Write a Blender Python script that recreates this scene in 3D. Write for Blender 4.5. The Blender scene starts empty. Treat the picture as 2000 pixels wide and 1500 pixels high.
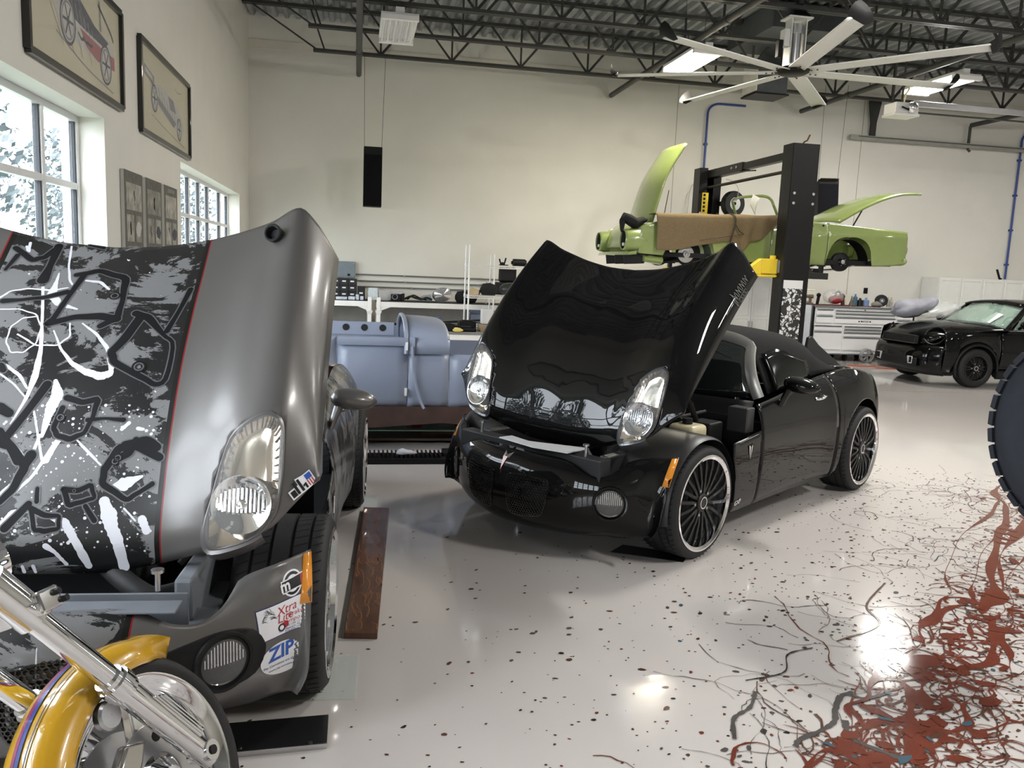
import bpy, math, random
from math import sin, cos, pi, radians as rad, sqrt
from mathutils import Vector as V, Matrix
from mathutils.bvhtree import BVHTree
random.seed(7)
SC = bpy.context.scene
COL = SC.collection
# ------------------------------------------------------------------ camera
cam = bpy.data.cameras.new('camera'); camo = bpy.data.objects.new('camera', cam); COL.objects.link(camo)
cam.sensor_width = 36.0; cam.lens = 36.0 * 1611.64 / 2000.0; cam.clip_end = 300; cam.clip_start = .02
_ya, _pi, _ro = 0.19063, 0.141205, -0.041449
_f = V((sin(_ya) * cos(_pi), cos(_ya) * cos(_pi), -sin(_pi))); _r = V((cos(_ya), -sin(_ya), 0)); _d = _f.cross(_r)
_r2 = _r * cos(_ro) + _d * sin(_ro); _d2 = _d * cos(_ro) - _r * sin(_ro)
_m = Matrix((_r2, -_d2, -_f)).transposed().to_4x4(); _m.translation = (0, 0, 1.65)
camo.matrix_world = _m
SC.camera = camo
# ------------------------------------------------------------------ world, exposure
SC.view_settings.view_transform = 'Standard'; SC.view_settings.look = 'None'; SC.view_settings.gamma = 1.0
SC.view_settings.use_curve_mapping = False
SC.view_settings.exposure = 0.0
W = bpy.data.worlds.new('sky'); SC.world = W; W.use_nodes = True
_nt = W.node_tree; _bg = _nt.nodes['Background']
_bg.inputs[0].default_value = (0.86, 0.93, 1.0, 1); _bg.inputs[1].default_value = 17.0
XL, YB, ZD = -1.96, 16.2, 5.93
def portal(name, loc, rot, sx, sy):
    l = bpy.data.lights.new(name, 'AREA'); l.shape = 'RECTANGLE'; l.size = sx; l.size_y = sy; l.cycles.is_portal = True
    o = bpy.data.objects.new(name, l); COL.objects.link(o); o.location = loc; o.rotation_euler = rot; return o
for _y0, _y1 in ((-5.6, -0.6), (1.1, 7.19), (10.08, 14.93)):
    portal('daylight_portal', (XL - .30, (_y0 + _y1) / 2, 1.8), (0, -pi / 2, 0), 1.74, _y1 - _y0)
LAMP_W = 115.0
SC.cycles.max_bounces = 8; SC.cycles.diffuse_bounces = 4; SC.cycles.glossy_bounces = 4; SC.cycles.transmission_bounces = 6
SC.cycles.transparent_max_bounces = 8; SC.cycles.sample_clamp_indirect = 8.0; SC.cycles.use_denoising = True
SC.cycles.caustics_reflective = False; SC.cycles.caustics_refractive = False

# ------------------------------------------------------------------ materials
_M = {}
def srgb(r, g, b):
    f = lambda c: (c / 255.0 / 12.92) if c <= 10 else ((c / 255.0 + .055) / 1.055) ** 2.4
    return (f(r), f(g), f(b))
def pm(name, col=(.5, .5, .5), rough=.5, metal=0., coat=0., var=.06, scale=8., bump=0., bscale=40., spec=.5, emit=None, trans=0., ior=1.45, stretch=None, coatr=.03, alpha=1.):
    if name in _M: return _M[name]
    m = bpy.data.materials.new(name); m.use_nodes = True; nt = m.node_tree; b = nt.nodes['Principled BSDF']; L = nt.links
    b.inputs['Roughness'].default_value = rough; b.inputs['Metallic'].default_value = metal
    b.inputs['Coat Weight'].default_value = coat; b.inputs['Coat Roughness'].default_value = coatr
    b.inputs['Specular IOR Level'].default_value = spec; b.inputs['Transmission Weight'].default_value = trans; b.inputs['IOR'].default_value = ior
    if alpha < 1: b.inputs['Alpha'].default_value = alpha
    tc = nt.nodes.new('ShaderNodeTexCoord'); mp = nt.nodes.new('ShaderNodeMapping'); L.new(tc.outputs['Object'], mp.inputs[0])
    if stretch: mp.inputs['Scale'].default_value = stretch
    nz = nt.nodes.new('ShaderNodeTexNoise'); nz.inputs['Scale'].default_value = scale; nz.inputs['Detail'].default_value = 4; L.new(mp.outputs[0], nz.inputs[0])
    rp = nt.nodes.new('ShaderNodeValToRGB'); L.new(nz.outputs[0], rp.inputs[0])
    rp.color_ramp.elements[0].position = .3; rp.color_ramp.elements[1].position = .7
    rp.color_ramp.elements[0].color = (*[max(0, c * (1 - var)) for c in col], 1); rp.color_ramp.elements[1].color = (*[min(1, c * (1 + var)) for c in col], 1)
    L.new(rp.outputs[0], b.inputs['Base Color'])
    if bump:
        n2 = nt.nodes.new('ShaderNodeTexNoise'); n2.inputs['Scale'].default_value = bscale; n2.inputs['Detail'].default_value = 3; L.new(mp.outputs[0], n2.inputs[0])
        bp = nt.nodes.new('ShaderNodeBump'); bp.inputs['Strength'].default_value = bump; bp.inputs['Distance'].default_value = .01
        L.new(n2.outputs[0], bp.inputs['Height']); L.new(bp.outputs[0], b.inputs['Normal'])
    if emit:
        b.inputs['Emission Color'].default_value = (*emit[0], 1); b.inputs['Emission Strength'].default_value = emit[1]
    _M[name] = m; return m

# ------------------------------------------------------------------ mesh building
class MB:
    def __init__(s): s.v = []; s.f = []
    def add(s, vs, fs):
        o = len(s.v); s.v += [V(p) for p in vs]; s.f += [tuple(i + o for i in f) for f in fs]; return s
    def box(s, c, d, M=None):
        x, y, z = d[0] / 2, d[1] / 2, d[2] / 2; c = V(c)
        vs = [V((a, b, e)) for a in (-x, x) for b in (-y, y) for e in (-z, z)]
        vs = [(M @ p if M else p) + c for p in vs]
        return s.add(vs, [(0, 1, 3, 2), (4, 6, 7, 5), (0, 4, 5, 1), (2, 3, 7, 6), (0, 2, 6, 4), (1, 5, 7, 3)])
    def mm(s, a, b): return s.box([(p + q) / 2 for p, q in zip(a, b)], [abs(q - p) for p, q in zip(a, b)])
    def bar(s, a, b, w, h, up=(0, 0, 1)):
        a, b = V(a), V(b); d = (b - a); l = d.length; d.normalize(); u = V(up)
        r = d.cross(u)
        if r.length < 1e-4: r = d.cross(V((1, 0, 0)))
        r.normalize(); u = r.cross(d)
        return s.box((a + b) / 2, (l, w, h), Matrix((d, r, u)).transposed())
    def ring(s, c, ax, r, n, ph=0):
        ax = V(ax).normalized(); t = V((0, 0, 1)) if abs(ax.z) < .9 else V((1, 0, 0))
        u = ax.cross(t).normalized(); w = ax.cross(u)
        return [V(c) + u * (r * cos(ph + 2 * pi * k / n)) + w * (r * sin(ph + 2 * pi * k / n)) for k in range(n)]
    def cyl(s, a, b, r, r2=None, n=16, cap=True):
        a, b = V(a), V(b); ax = b - a; r2 = r if r2 is None else r2
        vs = s.ring(a, ax, r, n) + s.ring(b, ax, r2, n)
        fs = [(k, (k + 1) % n, n + (k + 1) % n, n + k) for k in range(n)]
        if cap: fs += [tuple(range(n))[::-1], tuple(range(n, 2 * n))]
        return s.add(vs, fs)
    def loft(s, rings, closed=True, cap=True, wrap=False):
        n = len(rings[0]); vs = [p for r in rings for p in r]; fs = []; m = len(rings)
        for i in range(m if wrap else m - 1):
            j = (i + 1) % m
            for k in range(n if closed else n - 1): fs.append((i * n + k, i * n + (k + 1) % n, j * n + (k + 1) % n, j * n + k))
        if cap and closed and not wrap: fs += [tuple(range(n))[::-1], tuple(range((m - 1) * n, m * n))]
        return s.add(vs, fs)
    def grid(s, rows): return s.loft(rows, closed=False, cap=False)
    def tube(s, pts, r, n=8, closed=False, rs=None):
        pts = [V(p) for p in pts]; m = len(pts); rings = []; up = None
        for i, p in enumerate(pts):
            if closed: t = pts[(i + 1) % m] - pts[i - 1]
            else: t = pts[min(i + 1, m - 1)] - pts[max(i - 1, 0)]
            t.normalize()
            if up is None:
                up = t.cross(V((0, 0, 1)))
                if up.length < .1: up = t.cross(V((1, 0, 0)))
            up = (up - t * up.dot(t)).normalized(); w = t.cross(up); rr = rs[i] if rs else r
            rings.append([p + up * (rr * cos(2 * pi * k / n)) + w * (rr * sin(2 * pi * k / n)) for k in range(n)])
        return s.loft(rings, wrap=closed)
    def lathe(s, prof, c=(0, 0, 0), ax=(0, 0, 1), n=32, closed=False):
        ax = V(ax).normalized(); rings = [s.ring(V(c) + ax * h, ax, max(r, 1e-4), n) for r, h in prof]
        return s.loft(rings, cap=False, wrap=closed)
    def ball(s, c, r, n=16, m=10):
        r = (r, r, r) if not hasattr(r, '__len__') else r; c = V(c); rings = []
        for i in range(m + 1):
            a = -pi / 2 + pi * i / m; q = max(cos(a), 1e-3)
            rings.append([c + V((r[0] * q * cos(2 * pi * k / n), r[1] * q * sin(2 * pi * k / n), r[2] * sin(a))) for k in range(n)])
        return s.loft(rings)
    def prism(s, poly, a, b):                 # poly: list of 3D points, extruded from offset a to offset b (vectors)
        n = len(poly); a, b = V(a), V(b)
        return s.loft([[V(p) + a for p in poly], [V(p) + b for p in poly]])
def link(o, parent=None):
    COL.objects.link(o)
    if parent is not None: o.parent = parent
    return o
def obj(name, mb, mat, parent=None, smooth=40, bevel=0, solid=0, sub=0, off=-1, seg=2):
    me = bpy.data.meshes.new(name); me.from_pydata([tuple(p) for p in mb.v], [], mb.f); me.validate()
    import bmesh
    bm = bmesh.new(); bm.from_mesh(me); bmesh.ops.recalc_face_normals(bm, faces=bm.faces); bm.to_mesh(me); bm.free()
    if smooth:
        me.polygons.foreach_set('use_smooth', [True] * len(me.polygons))
        me.set_sharp_from_angle(angle=rad(smooth))
    for m in (mat if isinstance(mat, (list, tuple)) else [mat]): me.materials.append(m)
    o = link(bpy.data.objects.new(name, me), parent)
    if solid: md = o.modifiers.new('s', 'SOLIDIFY'); md.thickness = solid; md.offset = off
    if bevel: md = o.modifiers.new('b', 'BEVEL'); md.width = bevel; md.segments = seg; md.limit_method = 'ANGLE'; md.angle_limit = rad(35)
    if sub: md = o.modifiers.new('u', 'SUBSURF'); md.levels = sub; md.render_levels = sub
    return o
def share(name, o, parent, loc=(0, 0, 0), rot=None, M=None):      # another object on the same mesh data
    c = link(o.copy(), parent); c.name = name
    if M is not None: c.matrix_local = M
    else:
        c.location = loc
        if rot: c.rotation_euler = rot
    return c
def tag(o, label=None, cat=None, group=None, kind=None):
    if label: o['label'] = label
    if cat: o['category'] = cat
    if group: o['group'] = group
    if kind: o['kind'] = kind
    return o
def thing(name, label, cat, loc=(0, 0, 0), rz=0, group=None):
    o = bpy.data.objects.new(name, None); o.empty_display_size = .1; COL.objects.link(o)
    o.location = loc; o.rotation_euler = (0, 0, rz); return tag(o, label, cat, group)
def dup(root, loc=None, rz=None, label=None, parent=None):
    r = link(root.copy(), parent)
    if loc is not None: r.location = loc
    if rz is not None: r.rotation_euler = (0, 0, rz)
    if label: r['label'] = label
    for ch in list(root.children): dup(ch, parent=r)
    return r
def cr(tab, t):                                # Catmull-Rom through [(t, value)], value float or tuple
    n = len(tab)
    if t <= tab[0][0]: return tab[0][1]
    if t >= tab[-1][0]: return tab[-1][1]
    i = max(k for k in range(n - 1) if tab[k][0] <= t)
    t0, p1 = tab[i]; t1, p2 = tab[i + 1]; u = (t - t0) / (t1 - t0)
    def ev(p0, p1, p2, p3, ta, td):
        m1 = (p2 - p0) / (t1 - ta) * (t1 - t0) if i > 0 else p2 - p1
        m2 = (p3 - p1) / (td - t0) * (t1 - t0) if i < n - 2 else p2 - p1
        return (2 * u ** 3 - 3 * u * u + 1) * p1 + (u ** 3 - 2 * u * u + u) * m1 + (-2 * u ** 3 + 3 * u * u) * p2 + (u ** 3 - u * u) * m2
    a = tab[max(i - 1, 0)]; d = tab[min(i + 2, n - 1)]
    if hasattr(p1, '__len__'): return tuple(ev(a[1][k], p1[k], p2[k], d[1][k], a[0], d[0]) for k in range(len(p1)))
    return ev(a[1], p1, p2, d[1], a[0], d[0])
def crv(pts, n, closed=False):                 # smooth polyline through points
    pts = [tuple(p) for p in pts]
    if closed: pts = pts[-2:] + pts + pts[:3]
    tab = [(i, p) for i, p in enumerate(pts)]
    if closed: a, b = 2, len(pts) - 3
    else: a, b = 0, len(pts) - 1
    return [V(cr(tab, a + (b - a) * k / (n if closed else n - 1))) for k in range(n)]
def text_mb(s, size, M, align='CENTER', ext=.0004, bold=0.):
    cu = bpy.data.curves.new('t', 'FONT'); cu.body = s; cu.size = size; cu.align_x = align; cu.align_y = 'CENTER'; cu.extrude = ext; cu.offset = bold; cu.resolution_u = 2
    o = bpy.data.objects.new('t', cu); COL.objects.link(o); dg = bpy.context.evaluated_depsgraph_get(); me = o.evaluated_get(dg).to_mesh()
    mb = MB(); mb.add([M @ v.co for v in me.vertices], [tuple(p.vertices) for p in me.polygons])
    o.evaluated_get(dg).to_mesh_clear(); bpy.data.objects.remove(o); bpy.data.curves.remove(cu); return mb
def frame(o, x, y):                             # 4x4 with origin o, x axis, y axis
    x = V(x).normalized(); y = V(y); z = x.cross(y).normalized(); y = z.cross(x)
    m = Matrix((x, y, z)).transposed().to_4x4(); m.translation = V(o); return m
# ------------------------------------------------------------------ common materials
WALL = pm('wall_paint', srgb(226, 224, 216), .75, var=.02, scale=2, bump=.15, bscale=120)
WHITE = pm('white_paint', (.82, .82, .80), .35, var=.02)
WHITEC = pm('white_cabinet', (.80, .80, .77), .3, var=.02)
BLACKM = pm('black_metal', (.007, .007, .0075), .45, spec=.25, var=.1)
STEELD = pm('dark_painted_steel', (.035, .036, .034), .55, var=.12, scale=14)
CHROME = pm('chrome', (.86, .86, .88), .06, metal=1, var=.02)
STEEL = pm('brushed_steel', (.55, .55, .56), .28, metal=1, var=.05)
RUBBER = pm('tyre_rubber', (.010, .010, .011), .65, var=.15, scale=30, bump=.1)
PLASTB = pm('black_plastic', (.008, .008, .0085), .5, spec=.3, var=.1)
GLASS = pm('window_glass', (.75, .88, .95), .02, alpha=.10, var=.01)
ALU = pm('window_white_aluminium', (.78, .79, .80), .35, var=.02)
# ------------------------------------------------------------------ walls
def wall_with_holes(name, x0, x1, y0, y1, z0, z1, holes, mat):
    mb = MB(); hs = sorted(holes); y = y0
    for a, b, c, d in hs:
        mb.mm((x0, y, z0), (x1, a, z1)); mb.mm((x0, a, z0), (x1, b, c)); mb.mm((x0, a, d), (x1, b, z1)); y = b
    mb.mm((x0, y, z0), (x1, y1, z1)); o = obj(name, mb, mat, smooth=0); o['kind'] = 'structure'; return o
HOLES = [(-5.6, -0.6, .93, 2.67), (1.1, 7.19, .93, 2.67), (10.08, 14.93, .93, 2.67)]
wall_with_holes('wall_left', XL - .32, XL, -7, YB, 0, 6.3, HOLES, WALL)
tag(obj('wall_back', MB().mm((XL - .32, YB, 0), (19, YB + .3, 6.3)), WALL, smooth=0), kind='structure')
tag(obj('wall_right', MB().mm((19, -7, 0), (19.3, YB + .3, 6.3)), WALL, smooth=0), kind='structure')
tag(obj('wall_front', MB().mm((XL - .32, -7.3, 0), (19.3, -7, 6.3)), WALL, smooth=0), kind='structure')
tag(obj('trim_1', MB().mm((XL, YB - .012, 5.36), (19, YB, 5.52)), pm('ledge_paint', srgb(222, 218, 206), .6, var=.02), smooth=0, bevel=.004), kind='structure')
# windows
def window(n, y0, y1, z0, z1, bars, hz):
    t = bpy.data.objects.new('window_%d' % n, None); link(t); t.location = (XL - .187, (y0 + y1) / 2, z0); t['kind'] = 'structure'
    ym = (y0 + y1) / 2; L = lambda y: y - ym
    for a, b in ((y0, y0 + .055), (y1 - .055, y1)): obj('frame_jamb', MB().mm((-.06, L(a), 0), (0, L(b), z1 - z0)), ALU, t, 0, .004)
    for a, b in ((0, .05), (z1 - z0 - .05, z1 - z0)): obj('frame_rail', MB().mm((-.06, L(y0) + .055, a), (0, L(y1) - .055, b)), ALU, t, 0, .004)
    ys = [y0 + .055] + bars + [y1 - .055]
    for b in bars: obj('mullion', MB().mm((-.06, L(b) - .03, .05), (.0, L(b) + .03, z1 - z0 - .05)), ALU, t, 0, .004)
    zs = [.05] + sorted(h - z0 for h in hz) + [z1 - z0 - .05]
    for h in hz:
        for a, b in zip(ys, ys[1:]): obj('glazing_bar', MB().mm((-.055, L(a) + .03 * (a in bars), h - z0 - .025), (-.003, L(b) - .03 * (b in bars), h - z0 + .025)), ALU, t, 0, .003)
    gm = MB()
    for a, b in zip(ys, ys[1:]):
        for c, d in zip(zs, zs[1:]):
            obj('pane', MB().mm((-.034, L(a) + .03, c + .02), (-.03, L(b) - .03, d - .02)), GLASS, t, 0)
            g = MB(); y_0, y_1 = L(a) + .03 * (a in bars), L(b) - .03 * (b in bars)
            for q in ((y_0, y_0 + .022), (y_1 - .022, y_1)): g.mm((-.05, q[0], c), (-.012, q[1], d))
            obj('mullion_shade', g, pm('mullion_side_shade', (.012, .014, .02), .5), t, 0)  # dark strips put the shading of the mullion sides into colour
    return t
window(1, 1.1, 7.19, .93, 2.67, [2.3, 3.2, 4.4, 5.3, 6.42], [2.13, 1.55])
window(2, 10.08, 14.93, .93, 2.67, [11.6, 12.35, 13.05, 14.12], [2.13, 1.55])
window(3, -5.6, -.6, .93, 2.67, [-4.6, -3.6, -2.6, -1.6], [2.13, 1.55])
# ------------------------------------------------------------------ floor with paint splatter
FLOORM = pm('epoxy_floor', srgb(206, 200, 196), .13, coat=.3, coatr=.05, var=.025, scale=.7, bump=.06, bscale=7, spec=.5)
floor = obj('floor', MB().mm((XL - .32, -7.3, -.2), (19.3, YB + .3, 0)), FLOORM, smooth=0); floor['kind'] = 'structure'
def splatter():
    R = random.Random(11); RIV = [(6.4, 6.7), (5.37, 5.67), (4.76, 5.01), (3.57, 3.92), (3.1, 3.47), (2.7, 3.12), (2.4, 2.86), (2.14, 2.61), (1.91, 2.44), (1.70, 2.28), (1.2, 1.8), (.7, 1.2)]
    u = V((.73, .68, 0)).normalized(); nrm = V((.68, -.73, 0)).normalized()
    P0 = V((3.1, 3.45, 0)); groups = {k: MB() for k in ('rust', 'brown', 'grey', 'teal', 'dark')}
    ctr = [0]
    def dz(): ctr[0] += 1; return ctr[0] * 4e-7
    def speck(mb, c, r, asp=1., rot=0., n=7):
        ps = []; z_ = .0006 + dz()
        for k in range(n):
            a = 2 * pi * k / n; q = r * R.uniform(.75, 1.2); x, y = q * cos(a) * asp, q * sin(a)
            ps.append((c[0] + x * cos(rot) - y * sin(rot), c[1] + x * sin(rot) + y * cos(rot), z_))
        mb.add(ps, [tuple(range(n))])
    def ribbon(mb, pts, ws, z=.0009):
        L_, R_ = [], []; z += dz()
        for i, p in enumerate(pts):
            t = (pts[min(i + 1, len(pts) - 1)] - pts[max(i - 1, 0)]); t = V((t.x, t.y, 0)).normalized(); n_ = V((-t.y, t.x, 0))
            L_.append((p.x + n_.x * ws[i], p.y + n_.y * ws[i], z)); R_.append((p.x - n_.x * ws[i], p.y - n_.y * ws[i], z))
        mb.grid([L_, R_])
    def at(s, d): return P0 + u * s + nrm * d
    def pick():
        x = R.random(); return 'rust' if x < .30 else 'brown' if x < .62 else 'grey' if x < .82 else 'dark' if x < .94 else 'teal'
    for k in range(4200):                                    # flung drops, denser towards the river
        s = R.uniform(-3.2, 3.4); d = .5 - R.expovariate(1.15) * 1.0
        if d < -3.0: continue
        p = at(s, d); r = R.choice((.003, .004, .005, .006, .008, .011)) * R.uniform(.6, 1.1)
        speck(groups[pick() if R.random() < .6 else R.choice(('grey', 'dark', 'brown'))], p, r, R.uniform(1, 1.9), R.uniform(-.4, 1.2))
    for k in range(520):                                     # thin flung strings
        s = R.uniform(-3.2, 3.2); d = (R.uniform(-.30, 1.3) if R.random() < .86 else R.uniform(-.7, -.2)) - .12 * max(0, s)
        a = R.uniform(0, 2 * pi); da = R.gauss(0, .35); p = at(s, d); pts = [p.copy()]; n = R.randint(7, 20); st = R.uniform(.02, .05)
        for i in range(n):
            a += da * .5 + R.gauss(0, .32); da *= .93; p = p + V((cos(a), sin(a), 0)) * st; pts.append(p.copy())
        w = R.choice((.0010, .0013, .0017, .0026)); ribbon(groups['brown' if R.random() < .5 else pick()], pts, [w * R.uniform(.5, 1.5) for _ in pts])
    riv = crv([(x, y, 0) for x, y in RIV], 160)
    for j in range(5):                                       # the rust river itself: smooth wandering ribbons that swell and thin
        ph = [R.uniform(0, 6.3) for _ in range(6)]; off = (0, .09, -.10, .17, -.17)[j]; bw = (.030, .020, .016, .010, .009)[j]
        pts = [p + nrm * (off + .05 * sin(i * .11 + ph[0]) + .03 * sin(i * .27 + ph[1]) + .012 * sin(i * .63 + ph[2])) for i, p in enumerate(riv)]
        ws = [max(.0015, bw * (.55 + .8 * sin(i * .17 + ph[3]) + .55 * sin(i * .41 + ph[4]) + .35 * sin(i * .83 + ph[5]))) for i in range(len(riv))]
        ribbon(groups['rust'], pts, ws, .0014 + .0002 * j)
    def blob(mb, c, r, rot, asp):
        n = 9; zb_ = .0030 + dz(); q = [(r * asp * cos(2 * pi * k / n) * R.uniform(.55, 1.25), r * sin(2 * pi * k / n) * R.uniform(.55, 1.25)) for k in range(n)]
        o = crv([(c[0] + x * cos(rot) - y * sin(rot), c[1] + x * sin(rot) + y * cos(rot), zb_) for x, y in q], 30, True); cc = V((c[0], c[1], zb_)); mb.add([cc] + o, [(0, 1 + k, 1 + (k + 1) % 30) for k in range(30)])
    for k in range(420):
        p = R.choice(riv) + nrm * R.gauss(.05, .13) + u * R.gauss(0, .05); a = R.uniform(0, 2 * pi); da = R.gauss(0, .3); pts = [p.copy()]
        for i in range(R.randint(5, 14)):
            a += da + R.gauss(0, .2); p = p + V((cos(a), sin(a), 0)) * R.uniform(.015, .04); pts.append(p.copy())
        w = R.uniform(.002, .008); ribbon(groups['rust' if R.random() < .75 else 'brown'], pts, [w * (1 - .8 * i / len(pts)) * R.uniform(.6, 1.3) for i in range(len(pts))], .0012)
    for k in range(130): blob(groups['rust'], R.choice(riv) + nrm * R.gauss(.02, .10), R.uniform(.010, .034), R.uniform(0, 3), R.uniform(1, 2.4))
    for k in range(22): blob(groups['teal'], R.choice(riv[70:]) + nrm * R.gauss(.06, .12), R.uniform(.006, .018), R.uniform(0, 3), R.uniform(1, 2.4))
    for pts, w, g in (([(1.93, 2.79), (1.85, 2.70), (1.80, 2.62), (1.72, 2.57), (1.60, 2.52), (1.56, 2.48)], .011, 'grey'), ([(2.14, 2.79), (2.02, 2.76), (1.95, 2.80), (1.83, 2.67)], .009, 'grey'), ([(1.60, 2.86), (1.52, 2.75), (1.42, 2.68), (1.36, 2.55)], .008, 'grey'), ([(1.9, 2.36), (1.8, 2.5), (1.84, 2.62)], .012, 'grey'), ([(2.9, 3.9), (2.6, 3.62), (2.52, 3.4), (2.2, 3.25)], .005, 'brown'), ([(2.05, 3.2), (1.9, 3.15), (1.8, 3.0), (1.6, 2.95)], .004, 'dark')):
        q = crv([(x, y, 0) for x, y in pts], 24); ribbon(groups[g], q, [w * R.uniform(.6, 1.3) for _ in q], .0018)
    cols = {'rust': srgb(112, 56, 42), 'brown': srgb(92, 66, 54), 'grey': srgb(84, 80, 78), 'teal': srgb(70, 92, 104), 'dark': srgb(52, 46, 44)}
    nm = {'rust': 'rust_paint_splatter', 'brown': 'brown_paint_splatter', 'grey': 'grey_paint_splatter', 'teal': 'blue_paint_splatter', 'dark': 'dark_paint_splatter'}
    for k, mb in groups.items(): tag(obj(nm[k], mb, pm('epoxy_' + k, cols[k], .10, coat=.3, coatr=.05, var=.18, scale=9), floor, 0), kind='stuff')
splatter()
obj('floor_joint', MB().mm((6.2, 11.22, -.002), (19, 11.25, .0012)), pm('joint_sealant', (.22, .21, .2), .6, var=.5, scale=9, stretch=(3, 1, 1)), floor, 0)
# ------------------------------------------------------------------ corrugated deck
def deck():
    mb = MB(); pitch, h = .20, .075; xs = []; x = XL - .3
    while x < 19.2:
        xs += [(x, 0), (x + .035, h), (x + .11, h), (x + .145, 0)]; x += pitch
    rows = [[V((a, y, ZD + b)) for a, b in xs] for y in (-7.2, YB + .02)]
    mb.grid(rows); return mb
ceil = obj('ceiling', deck(), pm('galvanised_deck', (.40, .42, .44), .45, metal=.55, var=.15, scale=3), smooth=0, solid=.01); ceil['kind'] = 'structure'
tag(obj('wall_roof', MB().mm((XL - .4, -7.4, 6.3), (19.4, YB + .4, 6.4)), STEELD, smooth=0), kind='structure')
# ------------------------------------------------------------------ bar joists
ZB = 5.16
JL = ['dark steel bar joist closest to the back wall, carrying the hung speaker', 'dark steel bar joist second from the back wall, above the unlit lamp', 'dark steel bar joist third from the back wall, above the ceiling fan', 'dark steel bar joist fourth from the back wall, at the top edge']
joist = None
def build_joist():
    t = thing('roof_joist', JL[0], 'roof joist', (0, 0, 0), group='steel bar joists under the roof deck')
    x0, x1, p = XL + .02, 18.9, 1.24; ztop = ZD - .035
    for s in (-.035, .035):
        obj('top_chord', MB().mm((x0, s - .03, ztop - .05), (x1, s + .03, ztop)), STEELD, t, 0)
        obj('bottom_chord', MB().mm((-.77, s - .028, ZB), (x1, s + .028, ZB + .045)), STEELD, t, 0)
    obj('end_diagonal', MB().cyl((x0 + .15, 0, ztop - .04), (-.7, 0, ZB + .03), .014, n=8), STEELD, t)
    obj('end_diagonal', MB().cyl((-.58, 0, ZB + .03), (-.82, 0, ztop - .04), .014, n=8), STEELD, t)
    d1 = d2 = vv = None; x = -.25
    while x < x1 - .7:
        a = (0, 0, 0); h = ztop - ZB - .06
        if d1 is None:
            d1 = obj('web_bar', MB().bar((0, 0, 0), (-.56, 0, h), .03, .03), STEELD, t, 0); d2 = obj('web_bar', MB().bar((0, 0, 0), (.56, 0, h), .04, .04), STEELD, t, 0)
            vv = obj('web_bar', MB().bar((0, 0, 0), (0, 0, h), .03, .03), STEELD, t, 0)
            for o in (d1, d2, vv): o.location = (x + .62, 0, ZB + .03)
        else:
            for o in (d1, d2, vv): share('web_bar', o, t, (x + .62, 0, ZB + .03))
        x += p
    return t
joist = build_joist(); joist.location = (0, 15.2, 0)
for _i, _y in enumerate((13.68, 12.16, 10.64)): dup(joist, (0, _y, 0), label=JL[_i + 1])
# sprinkler pipes along the depth of the room
PIPE = pm('painted_pipe', (.055, .055, .052), .5, var=.1)
for _x, _lab in ((0.0, 'dark sprinkler pipe ending above the hung speaker, beside the unlit lamp'), (4.82, 'dark sprinkler pipe running past the lit lamp left of the fan'), (8.85, 'dark sprinkler pipe ending below the fan blades right of the duct'), (12.8, 'dark sprinkler pipe with a drop elbow at the right edge')):
    _t = thing('sprinkler_pipe', _lab, 'pipe', (_x, 16.05, 5.02), group='sprinkler pipes under the joists')
    obj('pipe_run', MB().cyl((0, 0, 0), (0, -12, 0), .048, n=12), PIPE, _t)
    obj('coupling', MB().cyl((0, -1.6, 0), (0, -1.72, 0), .058, n=12), PIPE, _t)
    obj('coupling', MB().cyl((0, -5.1, 0), (0, -5.22, 0), .058, n=12), PIPE, _t)
    if _x > 12: obj('drop', MB().tube([(0, 0, 0), (0, .03, -.03), (0, .03, -.5), (.05, .03, -.53)], .03, 10), PIPE, _t)
    for k in (-2.3, -3.82, -6.9): obj('hanger', MB().cyl((0, k, .04), (0, k, .14), .008, n=6), STEELD, _t)
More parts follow.
